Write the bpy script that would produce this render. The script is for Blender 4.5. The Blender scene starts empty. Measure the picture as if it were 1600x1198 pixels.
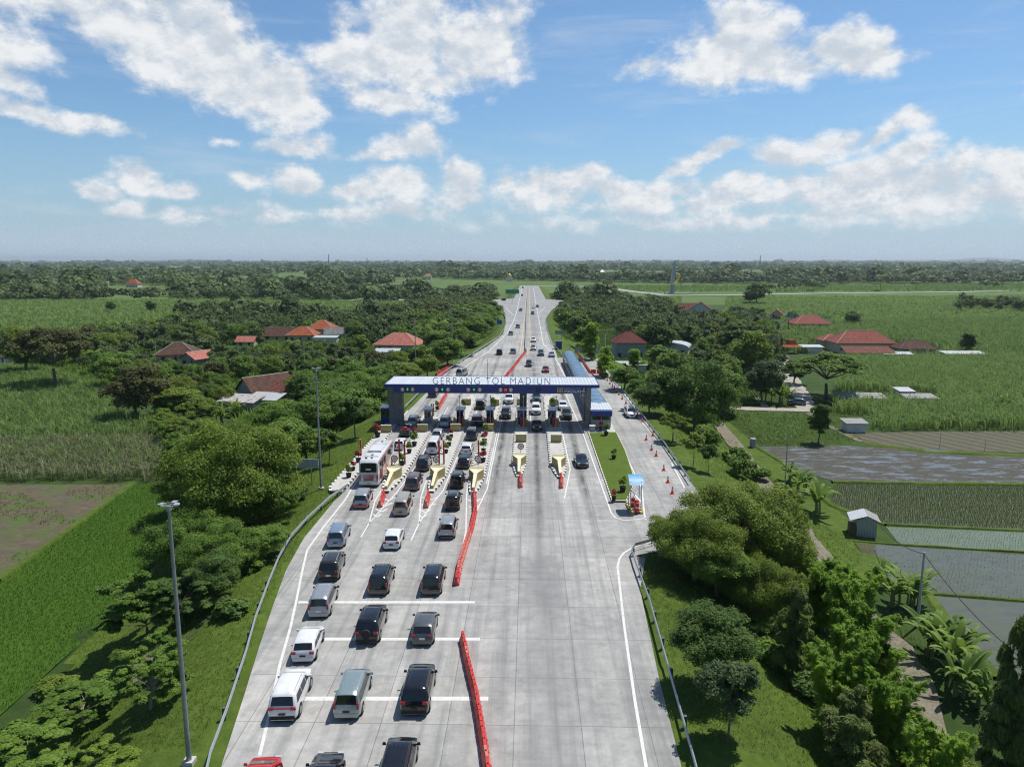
import bpy, math, random
import numpy as np
from mathutils import Vector, Matrix
R = math.radians
C = bpy.context.scene.collection
scene = bpy.context.scene
# ------------------------------------------------------------------ camera model
CH, TH = 28.0, R(9.5)
FPX, CX, CY = 1140.0, 800.0, 599.0
PSI = math.atan((828 - CX) / FPX * 1.0 / 1.0 * math.cos(TH))
_f = Vector((-math.sin(PSI) * math.cos(TH), math.cos(PSI) * math.cos(TH), -math.sin(TH)))
_r = Vector((math.cos(PSI), math.sin(PSI), 0))
_u = _r.cross(_f)
CAM = Vector((0, 0, CH))
def ray(px, py):
    return _f + _r * ((px - CX) / FPX) + _u * ((CY - py) / FPX)
def P(px, py, z=0.0):
    d = ray(px, py); t = (z - CH) / d.z
    return CAM + d * t
def PY(px, py, Y):
    d = ray(px, py); return CAM + d * (Y / d.y)
def proj(p):
    v = Vector(p) - CAM; zc = v.dot(_f)
    return CX + FPX * v.dot(_r) / zc, CY - FPX * v.dot(_u) / zc, zc
FZ = -4.5
# pavement corridor edges (Y, X)
def _edge(pts): return [(P(a, b).y, P(a, b).x) for a, b in pts]
LE = _edge([(330, 1250), (345, 1198), (380, 1090), (405, 1010), (425, 950), (447, 890), (475, 840), (522, 783), (534, 772)])
LE += [(95, -24.9), (128, -24.9), (133, -23.2)] + _edge([(645, 635), (704, 574), (760, 542), (786, 522), (791, 504)])
LE += [(400, -13.5), (470, -19), (540, -29), (560, -12), (840, -11.5), (860, -11.5)]
RE = _edge([(1085, 1250), (1065, 1198), (1030, 1060), (1000, 920), (990, 868)])
RE += [(66.5, 11.2), (69, 14.2), (70.5, 21), (76, 22.5), (80, 20.9), (100, 20.7), (150, 20.6), (175, 20.3), (212, 20.3), (214, 8.3), (300, 7.7), (370, 8.4), (430, 13), (480, 19), (530, 27), (550, 12), (840, 10.2), (860, 10.2)]
LE.sort(); RE.sort()
def lerp_tab(tab, y):
    if y <= tab[0][0]: return tab[0][1]
    for (a, b), (c, d) in zip(tab, tab[1:]):
        if y <= c: return b + (d - b) * (y - a) / max(c - a, 1e-6)
    return tab[-1][1]
def sstep(t):
    t = max(0.0, min(1.0, t)); return t * t * (3 - 2 * t)
def corr(x, y):
    l = lerp_tab(LE, y); r = lerp_tab(RE, y)
    return max(l - x, x - r)
def hz(x, y):
    d = corr(x, y)
    w = 15.0 if x < 0 else 13.0
    if y > 230: w = 9.0
    far = 1 - sstep((y - 850) / 60)
    e = FZ + (-FZ - 0.07) * (1 - sstep((d - 1.6) / w)) * far if d > 0 else (FZ + (-FZ - 0.25) * far)
    if 0 < d <= 1.6: e = FZ + (-FZ - 0.07) * far
    if d > 6 and y < 200: e += 0.22 * math.sin(x * .9 + y * .31) * math.sin(y * .53 - x * .2) * (1 - sstep((d - 14) / 8))
    return e
def Pg(px, py):
    z = 0.0
    p = P(px, py, 0)
    for _ in range(40):
        h = hz(p.x, p.y)
        z = z * .6 + h * .4
        p = P(px, py, z)
    return Vector((p.x, p.y, hz(p.x, p.y)))
# ------------------------------------------------------------------ tagging
def tag(o, label=None, cat=None, group=None, kind=None):
    if label: o['label'] = label
    if cat: o['category'] = cat
    if group: o['group'] = group
    if kind: o['kind'] = kind
    return o
def thing(name, label, cat, loc=(0, 0, 0), rz=0.0, group=None):
    o = bpy.data.objects.new(name, None); C.objects.link(o)
    o.empty_display_size = .3
    o.location = loc; o.rotation_euler = (0, 0, rz)
    return tag(o, label, cat, group)
KIDS = {}
def link(name, me, parent=None, loc=None):
    o = bpy.data.objects.new(name, me); C.objects.link(o)
    if parent is not None:
        o.parent = parent; KIDS.setdefault(parent.as_pointer(), []).append(o)
    if loc is not None: o.location = loc
    return o
def copy_tree(o, parent=None):
    c = o.copy(); C.objects.link(c)
    if parent is not None:
        c.parent = parent; KIDS.setdefault(parent.as_pointer(), []).append(c)
    for ch in KIDS.get(o.as_pointer(), []): copy_tree(ch, c)
    return c
def place(o, loc, rz=0.0, s=1.0, label=None, group=None):
    o.location = loc; o.rotation_euler = (0, 0, rz)
    o.scale = (s, s, s) if not isinstance(s, tuple) else s
    if label: o['label'] = label
    if group: o['group'] = group
    return o
class Proto:
    """first use moves the prototype, later uses copy it"""
    def __init__(s, root): s.root = root; s.used = False
    def put(s, loc, rz=0.0, sc=1.0, label=None, group=None):
        o = copy_tree(s.root) if s.used else s.root
        s.used = True
        return place(o, loc, rz, sc, label, group)
# ------------------------------------------------------------------ mesh builder
class MB:
    def __init__(s): s.v = []; s.f = []; s.m = []
    def add(s, vs, fs, m=0):
        n = len(s.v); s.v += [tuple(v) for v in vs]
        for f in fs: s.f.append([i + n for i in f]); s.m.append(m)
        return s
    def box(s, x0, x1, y0, y1, z0, z1, m=0):
        vs = [(x0, y0, z0), (x1, y0, z0), (x1, y1, z0), (x0, y1, z0), (x0, y0, z1), (x1, y0, z1), (x1, y1, z1), (x0, y1, z1)]
        return s.add(vs, [(0, 3, 2, 1), (4, 5, 6, 7), (0, 1, 5, 4), (1, 2, 6, 5), (2, 3, 7, 6), (3, 0, 4, 7)], m)
    def cbox(s, c, d, m=0, rz=0.0, top=1.0):
        w, l, h = d; ca, sa = math.cos(rz), math.sin(rz); vs = []
        for z, k in ((-h / 2, 1), (h / 2, top)):
            for x, y in ((-w / 2, -l / 2), (w / 2, -l / 2), (w / 2, l / 2), (-w / 2, l / 2)):
                x *= k; y *= k
                vs.append((c[0] + x * ca - y * sa, c[1] + x * sa + y * ca, c[2] + z))
        return s.add(vs, [(0, 3, 2, 1), (4, 5, 6, 7), (0, 1, 5, 4), (1, 2, 6, 5), (2, 3, 7, 6), (3, 0, 4, 7)], m)
    def cyl(s, p0, p1, r0, r1=None, n=10, m=0, caps=True):
        if r1 is None: r1 = r0
        p0 = Vector(p0); p1 = Vector(p1); d = (p1 - p0).normalized()
        a = d.orthogonal().normalized(); b = d.cross(a); vs = []
        for p, r in ((p0, r0), (p1, r1)):
            for i in range(n):
                t = 2 * math.pi * i / n
                vs.append(p + a * (r * math.cos(t)) + b * (r * math.sin(t)))
        fs = [(i, (i + 1) % n, n + (i + 1) % n, n + i) for i in range(n)]
        if caps: fs += [tuple(range(n))[::-1], tuple(range(n, 2 * n))]
        return s.add(vs, fs, m)
    def tube(s, pts, rs, n=6, m=0):
        for i in range(len(pts) - 1):
            a, b = (rs[i], rs[i + 1]) if isinstance(rs, (list, tuple)) else (rs, rs)
            s.cyl(pts[i], pts[i + 1], a, b, n, m, caps=True)
        return s
    def prism(s, poly, z0, z1, m=0, mt=None):
        n = len(poly)
        vs = [(x, y, z0) for x, y in poly] + [(x, y, z1) for x, y in poly]
        s.add(vs, [(i, (i + 1) % n, n + (i + 1) % n, n + i) for i in range(n)] + [tuple(range(n))[::-1]], m)
        return s.add([(x, y, z1) for x, y in poly], [tuple(range(n))], m if mt is None else mt)
    def lathe(s, prof, n=12, m=0, c=(0, 0, 0)):
        vs = []; k = len(prof)
        for r, z in prof:
            for i in range(n):
                t = 2 * math.pi * i / n; vs.append((c[0] + r * math.cos(t), c[1] + r * math.sin(t), c[2] + z))
        fs = [(j * n + i, j * n + (i + 1) % n, (j + 1) * n + (i + 1) % n, (j + 1) * n + i) for j in range(k - 1) for i in range(n)]
        return s.add(vs, fs + [tuple(range(n))[::-1], tuple(range((k - 1) * n, k * n))], m)
    def mesh(s, name, mats, smooth=False, angle=None):
        me = bpy.data.meshes.new(name); me.from_pydata(s.v, [], s.f)
        for mt in (mats if isinstance(mats, (list, tuple)) else [mats]): me.materials.append(mt)
        me.polygons.foreach_set('material_index', s.m)
        if smooth: me.polygons.foreach_set('use_smooth', [True] * len(s.f))
        me.update()
        if smooth and angle:
            try: me.set_sharp_from_angle(angle=R(angle))
            except Exception: pass
        return me
    def build(s, name, mats, parent=None, loc=None, smooth=False, angle=40):
        return link(name, s.mesh(name, mats, smooth, angle), parent, loc)
def sheet(name, poly, z, mat, kind='structure'):
    mb = MB(); mb.add([(x, y, z) for x, y in poly], [tuple(range(len(poly)))])
    o = mb.build(name, mat); o['kind'] = kind
    # make sure it faces up
    if o.data.polygons[0].normal.z < 0: o.data.flip_normals()
    return o
def npmesh(name, V, F, mat, tint=None, k=4):
    V = np.asarray(V, np.float32).reshape(-1, 3); F = np.asarray(F, np.int32).reshape(-1, k)
    me = bpy.data.meshes.new(name)
    me.vertices.add(len(V)); me.vertices.foreach_set('co', V.ravel())
    me.loops.add(F.size); me.loops.foreach_set('vertex_index', F.ravel())
    me.polygons.add(len(F)); me.polygons.foreach_set('loop_start', np.arange(0, F.size, k, dtype=np.int32))
    me.update(calc_edges=True)
    if tint is not None:
        a = me.attributes.new('tint', 'FLOAT', 'POINT'); a.data.foreach_set('value', np.asarray(tint, np.float32).ravel())
    me.materials.append(mat)
    return me
# ------------------------------------------------------------------ materials
class N:
    """tiny node helper"""
    def __init__(s, name):
        s.mat = bpy.data.materials.new(name); s.mat.use_nodes = True
        s.t = s.mat.node_tree; s.t.nodes.clear()
        s.out = s.t.nodes.new('ShaderNodeOutputMaterial')
        s.b = s.t.nodes.new('ShaderNodeBsdfPrincipled')
        s.t.links.new(s.b.outputs[0], s.out.inputs[0])
    def n(s, typ, **kw):
        nd = s.t.nodes.new('ShaderNode' + typ)
        for k, v in kw.items():
            if k.startswith('i_'):
                key = k[2:]; key = int(key) if key.isdigit() else key.replace('_', ' ')
                nd.inputs[key].default_value = v
            else: setattr(nd, k, v)
        return nd
    def l(s, a, b): s.t.links.new(a, b)
    def co(s, scale=(1, 1, 1), rz=0.0, world=False):
        if world:
            g = s.n('NewGeometry'); src = g.outputs['Position']
        else:
            g = s.n('TexCoord'); src = g.outputs['Object']
        m = s.n('Mapping'); m.inputs['Scale'].default_value = scale; m.inputs['Rotation'].default_value = (0, 0, rz)
        s.l(src, m.inputs[0]); return m.outputs[0]
    def noise(s, vec, scale=5, detail=4, rough=.55):
        nd = s.n('TexNoise'); nd.inputs['Scale'].default_value = scale; nd.inputs['Detail'].default_value = detail; nd.inputs['Roughness'].default_value = rough
        if vec is not None: s.l(vec, nd.inputs['Vector'])
        return nd.outputs['Fac']
    def ramp(s, fac, stops, interp='LINEAR'):
        nd = s.n('ValToRGB'); cr = nd.color_ramp; cr.interpolation = interp
        while len(cr.elements) < len(stops): cr.elements.new(.5)
        for e, (p, c) in zip(cr.elements, stops):
            e.position = p; e.color = (*c, 1) if len(c) == 3 else c
        s.l(fac, nd.inputs[0]); return nd.outputs[0]
    def mix(s, fac, a, b, mode='MIX'):
        nd = s.n('Mix', data_type='RGBA', blend_type=mode)
        for sock, v in ((nd.inputs[0], fac), (nd.inputs[6], a), (nd.inputs[7], b)):
            if isinstance(v, (int, float)): sock.default_value = v
            elif isinstance(v, tuple): sock.default_value = (*v, 1) if len(v) == 3 else v
            else: s.l(v, sock)
        return nd.outputs[2]
    def math(s, op, a, b=None, c=None):
        nd = s.n('Math', operation=op)
        for i, v in enumerate((a, b, c)):
            if v is None: continue
            if isinstance(v, (int, float)): nd.inputs[i].default_value = v
            else: s.l(v, nd.inputs[i])
        return nd.outputs[0]
    def bump(s, h, strength=.3, dist=.05):
        nd = s.n('Bump'); nd.inputs['Strength'].default_value = strength; nd.inputs['Distance'].default_value = dist
        s.l(h, nd.inputs['Height']); s.l(nd.outputs[0], s.b.inputs['Normal'])
    def col(s, v):
        if isinstance(v, tuple): s.b.inputs['Base Color'].default_value = (*v, 1)
        else: s.l(v, s.b.inputs['Base Color'])
        return s
    def set(s, rough=.8, metal=0, spec=None, coat=None):
        s.b.inputs['Roughness'].default_value = rough; s.b.inputs['Metallic'].default_value = metal
        if spec is not None: s.b.inputs['Specular IOR Level'].default_value = spec
        if coat is not None: s.b.inputs['Coat Weight'].default_value = coat; s.b.inputs['Coat Roughness'].default_value = .08
        return s
MC = {}
def M(name, col=(.5, .5, .5), rough=.7, metal=0, var=.12, scale=3.0, spec=None, coat=None, dirt=None):
    """plain procedural material: base colour broken up by two noises"""
    if name in MC: return MC[name]
    n = N(name); v = n.co()
    f = n.noise(v, scale, 5, .6)
    c = n.ramp(f, [(.3, tuple(x * (1 - var) for x in col)), (.7, tuple(min(1, x * (1 + var)) for x in col))])
    if dirt:
        f2 = n.noise(v, scale * 2.3, 6, .7)
        k = n.ramp(f2, [(.52, (0, 0, 0)), (.72, (1, 1, 1))])
        c = n.mix(k, c, dirt)
    n.col(c); n.set(rough, metal, spec, coat)
    MC[name] = n.mat; return n.mat
def mat_concrete():
    n = N('road_concrete'); v = n.co(world=True)
    base = n.ramp(n.noise(v, .09, 6, .6), [(.28, (.30, .30, .29)), (.5, (.405, .40, .385)), (.72, (.51, .50, .475))])
    # slab to slab difference (4.1 m wide x 6 m long slabs)
    br = n.n('TexBrick'); br.offset = 0.0; br.inputs['Scale'].default_value = 1.0
    br.inputs['Mortar Size'].default_value = .03; br.inputs['Mortar Smooth'].default_value = .2
    br.inputs['Brick Width'].default_value = 4.1; br.inputs['Row Height'].default_value = 5.2
    br.inputs['Color1'].default_value = (.78, .78, .78, 1); br.inputs['Color2'].default_value = (1.04, 1.04, 1.03, 1)
    br.inputs['Mortar'].default_value = (.36, .36, .36, 1)
    m2 = n.n('Mapping'); m2.inputs['Location'].default_value = (.85, 1.0, 0); n.l(v, m2.inputs[0]); n.l(m2.outputs[0], br.inputs['Vector'])
    c = n.mix(.8, base, br.outputs['Color'], 'MULTIPLY')
    fine = n.ramp(n.noise(v, .8, 8, .72), [(.3, (.70, .70, .70)), (.7, (1.18, 1.18, 1.17))]); c = n.mix(1.0, c, fine, 'MULTIPLY')
    # cross strokes and patches
    vc = n.co((.12, 1.6, 1), world=True)
    c = n.mix(n.ramp(n.noise(vc, 1.0, 5, .65), [(.45, (0, 0, 0)), (.8, (.34, .34, .34))]), c, (.47, .47, .46))
    # long streaks from tyres and oil along the lanes
    vs = n.co((1.3, .035, 1), world=True)
    st = n.ramp(n.noise(vs, 1.0, 5, .6), [(.46, (0, 0, 0)), (.72, (.7, .7, .7))])
    c = n.mix(st, c, (.185, .19, .19))
    # darker old strip of slabs on the exit side and wide lane wear
    sx = n.n('SeparateXYZ'); g = n.n('NewGeometry'); n.l(g.outputs['Position'], sx.inputs[0])
    def band(x0, w, soft):
        d = n.math('ABSOLUTE', n.math('SUBTRACT', sx.outputs[0], x0))
        return n.math('SUBTRACT', 1.0, n.math('SMOOTHSTEP', d, w - soft, w + soft) if False else n.math('MINIMUM', 1.0, n.math('MAXIMUM', 0.0, n.math('DIVIDE', n.math('SUBTRACT', d, w - soft), 2 * soft))))
    nz = n.ramp(n.noise(n.co((.25, .05, 1), world=True), 1.0, 5, .6), [(.35, (.15, .15, .15)), (.65, (1, 1, 1))])
    b1 = n.math('MULTIPLY', band(1.5, 1.6, .9), nz)
    c = n.mix(n.math('MULTIPLY', b1, .72), c, (.19, .195, .195))
    # dark drip line in the middle of each toll lane near the plaza
    py = sx.outputs[1]
    near = n.math('MULTIPLY', n.math('MINIMUM', 1.0, n.math('MAXIMUM', 0.0, n.math('DIVIDE', n.math('SUBTRACT', py, 62.0), 30.0))),
                  n.math('MINIMUM', 1.0, n.math('MAXIMUM', 0.0, n.math('DIVIDE', n.math('SUBTRACT', 235.0, py), 60.0))))
    nl = n.ramp(n.noise(n.co((.9, .3, 1), world=True), 1.0, 4, .6), [(.3, (.25, .25, .25)), (.6, (1, 1, 1))])
    tot = None
    for x0 in (-20.4, -14.7, -9.3, -4.3, 1.15, 7.0):
        b = band(x0 , .34, .30)
        tot = b if tot is None else n.math('MAXIMUM', tot, b)
    c = n.mix(n.math('MULTIPLY', n.math('MULTIPLY', tot, near), n.math('MULTIPLY', nl, .95)), c, (.07, .07, .07))
    # older grey surfacing far beyond the plaza
    farm = n.math('MINIMUM', 1.0, n.math('MAXIMUM', 0.0, n.math('DIVIDE', n.math('SUBTRACT', py, 300.0), 60.0)))
    c = n.mix(n.math('MULTIPLY', farm, .5), c, (.24, .25, .26))
    # oil spots
    c = n.mix(n.ramp(n.noise(v, 1.1, 3, .5), [(.68, (0, 0, 0)), (.76, (.45, .45, .45))]), c, (.17, .17, .165))
    n.col(c); n.set(.85, spec=.3)
    n.bump(n.noise(v, 9, 4), .15, .02)
    return n.mat
def mat_grass(name, c1, c2, c3, scale=.25, soil=None, soilamt=.62):
    n = N(name); v = n.co(world=True)
    a = n.noise(v, scale, 6, .65); b = n.noise(v, scale * 9, 5, .7)
    c = n.mix(b, n.ramp(a, [(.3, c1), (.55, c2), (.75, c3)]), n.ramp(b, [(.3, c1), (.7, c3)]))
    if soil:
        k = n.noise(v, scale * 1.7, 7, .7)
        c = n.mix(n.ramp(k, [(soilamt, (0, 0, 0)), (soilamt + .08, (1, 1, 1))]), c, soil)
    n.col(c); n.set(.9, spec=.15)
    n.bump(n.noise(v, 6, 5, .7), .8, .12)
    return n.mat
def mat_leaf(name, dark, light, trans=.28, hue=(1, 1, 1)):
    n = N(name)
    at = n.n('Attribute', attribute_name='tint'); oi = n.n('ObjectInfo')
    f = n.math('ADD', n.math('MULTIPLY', at.outputs['Fac'], .75), n.math('MULTIPLY', oi.outputs['Random'], .25))
    c = n.ramp(f, [(.05, dark), (.95, light)])
    n.col(c); n.set(.62, spec=.25)
    tr = n.n('BsdfTranslucent'); n.l(n.mix(.5, c, tuple(min(1, x * 1.5) for x in light)), tr.inputs['Color'])
    mx = n.n('MixShader'); mx.inputs[0].default_value = trans
    n.l(n.b.outputs[0], mx.inputs[1]); n.l(tr.outputs[0], mx.inputs[2]); n.l(mx.outputs[0], n.out.inputs[0])
    return n.mat
def mat_tiles(name, c1, c2, scale=3.3, moss=None):
    n = N(name); v = n.co()
    wv = n.n('TexWave', wave_type='BANDS', bands_direction='Z'); wv.inputs['Scale'].default_value = scale * .5; wv.inputs['Distortion'].default_value = .4; n.l(v, wv.inputs['Vector'])
    c = n.ramp(n.noise(v, .9, 8, .8), [(.36, tuple(x * .8 for x in c1)), (.62, c2)])
    c = n.mix(n.math('MULTIPLY', wv.outputs['Fac'], .45), c, tuple(x * .55 for x in c1))
    if moss:
        k = n.ramp(n.noise(v, 2.6, 6, .8), [(.43, (0, 0, 0)), (.53, (1, 1, 1))]); c = n.mix(k, c, moss)
    n.col(c); n.set(.85, spec=.2); n.bump(wv.outputs['Fac'], .5, .05)
    return n.mat
def mat_mud(name, dry, wet, amt=.5, scale=.25, stretch=(1, 2.4, 1), rw=.08, green=None, gamt=.55):
    n = N(name); v = n.co(stretch, world=True)
    f = n.ramp(n.noise(v, scale, 9, .72), [(amt - .03, (0, 0, 0)), (amt + .03, (1, 1, 1))])
    d = n.ramp(n.noise(v, scale * 6, 6, .7), [(.3, tuple(x * .6 for x in dry)), (.7, tuple(x * 1.35 for x in dry))])
    if green: d = n.mix(n.ramp(n.noise(v, scale * 1.6, 7, .7), [(gamt, (0, 0, 0)), (gamt + .12, (1, 1, 1))]), d, green)
    n.col(n.mix(f, d, wet)); n.l(n.ramp(f, [(0, (.9, .9, .9)), (1, (rw, rw, rw))]), n.b.inputs['Roughness'])
    n.bump(n.mix(f, n.noise(v, scale * 12, 5, .7), (.5, .5, .5)), .5, .08)
    return n.mat
def mat_water(name, col, rough=.06, green=None):
    n = N(name); v = n.co((1, 3, 1), world=True)
    c = n.ramp(n.noise(v, .35, 6, .7), [(.3, tuple(x * .8 for x in col)), (.7, tuple(x * 1.25 for x in col))])
    if green: c = n.mix(n.ramp(n.noise(v, .5, 7, .75), [(.42, (0, 0, 0)), (.62, (.85, .85, .85))]), c, green)
    n.col(c); n.set(rough, spec=.5); n.bump(n.noise(v, 1.6, 5, .7), .12, .03)
    return n.mat
def mat_stripes(name, ca, cb, period=1.0, axis='X', world=False, width=.5):
    n = N(name); g = n.co(world=world); s = n.n('SeparateXYZ'); n.l(g, s.inputs[0])
    if axis == 'XY': src = n.math('ADD', s.outputs[0], s.outputs[1])
    else: src = s.outputs['XYZ'.index(axis)]
    f = n.math('FRACT', n.math('DIVIDE', src, period)); f = n.math('LESS_THAN', f, width)
    d = n.noise(g, 4, 5, .6)
    c = n.mix(f, cb, ca); c = n.mix(n.ramp(d, [(.45, (0, 0, 0)), (.8, (.4, .4, .4))]), c, (.25, .24, .22))
    n.col(c); n.set(.8); return n.mat
def mat_corr(name, col, period=.25, axis='X', rough=.4, metal=.3, dirt=None, var=.1):
    """corrugated sheet: ridges as bump, weathering as noise"""
    n = N(name); g = n.co(); s = n.n('SeparateXYZ'); n.l(g, s.inputs[0])
    w = n.math('SINE', n.math('MULTIPLY', s.outputs['XYZ'.index(axis)], 2 * math.pi / period))
    c = n.ramp(n.noise(g, 1.3, 5, .7), [(.3, tuple(x * (1 - var) for x in col)), (.7, tuple(min(1, x * (1 + var)) for x in col))])
    if dirt: c = n.mix(n.ramp(n.noise(g, .7, 6, .75), [(.5, (0, 0, 0)), (.62, (1, 1, 1))]), c, dirt)
    c = n.mix(n.math('MULTIPLY', n.math('LESS_THAN', w, -.6), .35), c, tuple(x * .5 for x in col))
    n.col(c); n.set(rough, metal); n.bump(w, .6, .03); return n.mat
MAT = {}
MAT['concrete'] = mat_concrete()
MAT['farfield'] = mat_grass('far_fields', (.06, .11, .025), (.09, .16, .035), (.15, .20, .07), .004)
MAT['soil'] = mat_grass('base_ground', (.022, .048, .010), (.04, .08, .016), (.075, .115, .028), .03)
MAT['verge'] = mat_grass('verge_grass', (.045, .080, .012), (.075, .13, .016), (.13, .18, .032), .12, (.15, .13, .07), .66)
MAT['lawn'] = mat_grass('lawn_grass', (.06, .105, .014), (.085, .14, .018), (.125, .175, .028), .5)
MAT['cane_ground'] = mat_grass('cane_ground', (.03, .06, .012), (.045, .085, .016), (.06, .11, .02), .3)
MAT['rice'] = mat_grass('rice_ground', (.035, .085, .009), (.052, .115, .012), (.075, .145, .014), .15)
MAT['fallow'] = mat_mud('fallow_field', (.10, .078, .046), (.09, .095, .10), .64, .14, (1, 1.6, 1), .25, (.065, .105, .018), .47)
def mat_furrow():
    n = N('plowed_soil'); v = n.co(world=True); s = n.n('SeparateXYZ'); n.l(v, s.inputs[0])
    a = n.math('FRACT', n.math('ADD', n.math('DIVIDE', n.math('SUBTRACT', s.outputs[0], n.math('MULTIPLY', s.outputs[1], -.55)), 3.2), n.math('MULTIPLY', n.noise(v, .5, 4), .12)))
    f = n.math('LESS_THAN', a, .2)
    c = n.ramp(n.noise(v, .9, 7, .75), [(.3, (.07, .065, .04)), (.5, (.11, .10, .065)), (.7, (.10, .12, .045))])
    n.col(n.mix(f, c, (.045, .05, .025))); n.set(.95); n.bump(n.noise(v, 4, 6, .7), .8, .1); return n.mat
MAT['plowed'] = mat_furrow()
MAT['mud'] = mat_mud('wet_mud', (.060, .058, .044), (.13, .14, .145), .55, .22, (1, 3.0, 1), .12, (.07, .09, .03), .66)
MAT['seedwater'] = mat_water('seedling_water', (.065, .065, .035), .35, (.08, .115, .025))
MAT['palewater'] = mat_water('pale_paddy_water', (.13, .15, .10), .3, (.12, .17, .06))
MAT['greywater'] = mat_water('grey_paddy_water', (.10, .092, .060), .17, (.10, .12, .045))
MAT['dirt'] = mat_mud('dirt_track', (.19, .165, .12), (.14, .13, .11), .75, .4, (1, 1, 1), .8, (.07, .12, .025), .6)
MAT['pathconc'] = mat_mud('village_lane', (.36, .33, .28), (.2, .19, .17), .78, .4, (1, 1, 1), .8, (.10, .13, .04), .66)
MAT['white'] = M('white_marking', (.66, .66, .64), .7, dirt=(.45, .45, .44), scale=1.5, var=.08)
MAT['yellowline'] = M('yellow_marking', (.62, .48, .16), .7, scale=2)
MAT['bark'] = M('bark', (.16, .125, .09), .95, var=.35, scale=4)
MAT['palebark'] = M('pale_bark', (.34, .30, .25), .9, var=.3, scale=4)
MAT['steel'] = M('galvanised_steel', (.42, .44, .46), .42, .6, var=.12, scale=4)
MAT['pole'] = M('pole_grey', (.30, .33, .36), .45, .5, var=.12, scale=1.2)
MAT['darksteel'] = M('post_green_grey', (.10, .125, .12), .6, .3)
MAT['concgrey'] = M('cast_concrete', (.34, .33, .31), .85, var=.2, scale=1.2, dirt=(.2, .19, .18))
MAT['paleconc'] = M('pale_concrete', (.50, .49, .46), .85, var=.15, scale=1.2, dirt=(.33, .32, .29))
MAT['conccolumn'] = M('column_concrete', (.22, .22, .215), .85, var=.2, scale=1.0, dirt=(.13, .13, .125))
MAT['blue'] = M('gate_blue', (.020, .045, .22), .45, var=.12, scale=.6)
MAT['red'] = M('barrier_red', (.62, .035, .025), .45, var=.15, scale=1.5, dirt=(.55, .15, .12))
MAT['pinkred'] = M('faded_barrier_red', (.66, .16, .12), .55, var=.15, scale=1.5)
MAT['whiteplastic'] = M('barrier_white', (.72, .70, .68), .5, var=.08)
MAT['conered'] = M('cone_orange_red', (.72, .07, .03), .5)
MAT['black'] = M('black_rubber', (.015, .015, .016), .75, var=.2)
MAT['glass'] = M('dark_glass', (.012, .015, .018), .07, spec=.8, var=.1)
MAT['chrome'] = M('chrome', (.6, .6, .62), .2, 1)
MAT['redlens'] = M('red_lens', (.28, .010, .010), .2, coat=.6)
MAT['clearlens'] = M('clear_lens', (.65, .68, .7), .12, .3, coat=.8)
MAT['plate'] = M('plate_black', (.02, .02, .02), .5)
MAT['platewhite'] = M('plate_white', (.75, .75, .75), .5)
MAT['cream'] = M('cream_paint', (.74, .70, .50), .7, var=.08, scale=1.5, dirt=(.55, .49, .30))
MAT['mustard'] = M('mustard_paint', (.40, .33, .14), .7, var=.1, scale=1.5)
MAT['redpost'] = M('red_post', (.50, .04, .02), .5)
MAT['wallwhite'] = M('wall_white', (.62, .62, .60), .85, dirt=(.42, .41, .37), scale=.8)
MAT['wallcream'] = M('wall_cream', (.55, .48, .36), .85, dirt=(.36, .32, .25), scale=.8)
MAT['wallgrey'] = M('wall_grey', (.33, .34, .36), .85, dirt=(.22, .22, .22), scale=.8)
MAT['wallgreen'] = M('wall_pale_green', (.45, .55, .48), .85, dirt=(.33, .36, .3), scale=.8)
MAT['wood'] = M('dark_wood', (.13, .08, .045), .8, var=.3)
MAT['stone'] = MAT['concgrey']
MAT['kerb_bw'] = mat_stripes('kerb_black_white', (.72, .72, .68), (.02, .02, .02), 1.3, 'Y', True)
MAT['kerb_by'] = mat_stripes('kerb_black_yellow', (.62, .50, .08), (.035, .035, .035), 1.1, 'XY', True)
MAT['kerb_cw'] = mat_stripes('kerb_cream_black', (.74, .72, .55), (.10, .10, .08), 1.0, 'Y', True, .62)
MAT['roofmetal'] = mat_corr('white_metal_roof', (.68, .71, .74), .5, 'X', .38, .25)
MAT['vault'] = mat_corr('blue_vault_sheet', (.14, .25, .38), .9, 'Y', .35, .1, var=.25)
MAT['tin'] = mat_corr('tin_white', (.60, .61, .61), .3, 'X', .4, .4)
MAT['tinrust'] = mat_corr('tin_rusty', (.52, .50, .48), .3, 'X', .5, .3, (.22, .10, .06))
MAT['asbestos'] = mat_corr('grey_fibre_roof', (.30, .30, .29), .3, 'X', .8, 0, (.18, .17, .15))
MAT['tile_orange'] = mat_tiles('tiles_orange', (.32, .08, .035), (.46, .14, .065))
MAT['tile_red'] = mat_tiles('tiles_red', (.25, .07, .05), (.37, .125, .095))
MAT['tile_pink'] = mat_tiles('tiles_pink', (.42, .13, .10), (.56, .23, .18))
MAT['tile_brown'] = mat_tiles('tiles_brown', (.08, .042, .03), (.16, .085, .06))
MAT['tile_moss'] = mat_tiles('tiles_red_mossy', (.28, .075, .045), (.42, .13, .09), 3.3, (.07, .045, .035))
MAT['tile_grey'] = mat_tiles('tiles_grey', (.16, .16, .16), (.28, .28, .28))
MAT['tile_maroon'] = mat_tiles('tiles_maroon', (.12, .035, .03), (.19, .06, .05))
L = {}
L['lime'] = mat_leaf('leaf_lime', (.070, .125, .014), (.24, .33, .040))
L['mid'] = mat_leaf('leaf_mid', (.055, .12, .015), (.21, .33, .048))
L['dark'] = mat_leaf('leaf_dark', (.036, .082, .016), (.145, .235, .045))
L['olive'] = mat_leaf('leaf_olive', (.070, .115, .014), (.25, .33, .045))
L['bluegreen'] = mat_leaf('leaf_dull', (.038, .078, .026), (.14, .20, .075))
L['brown'] = mat_leaf('leaf_brownish', (.060, .072, .022), (.165, .175, .05))
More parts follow.
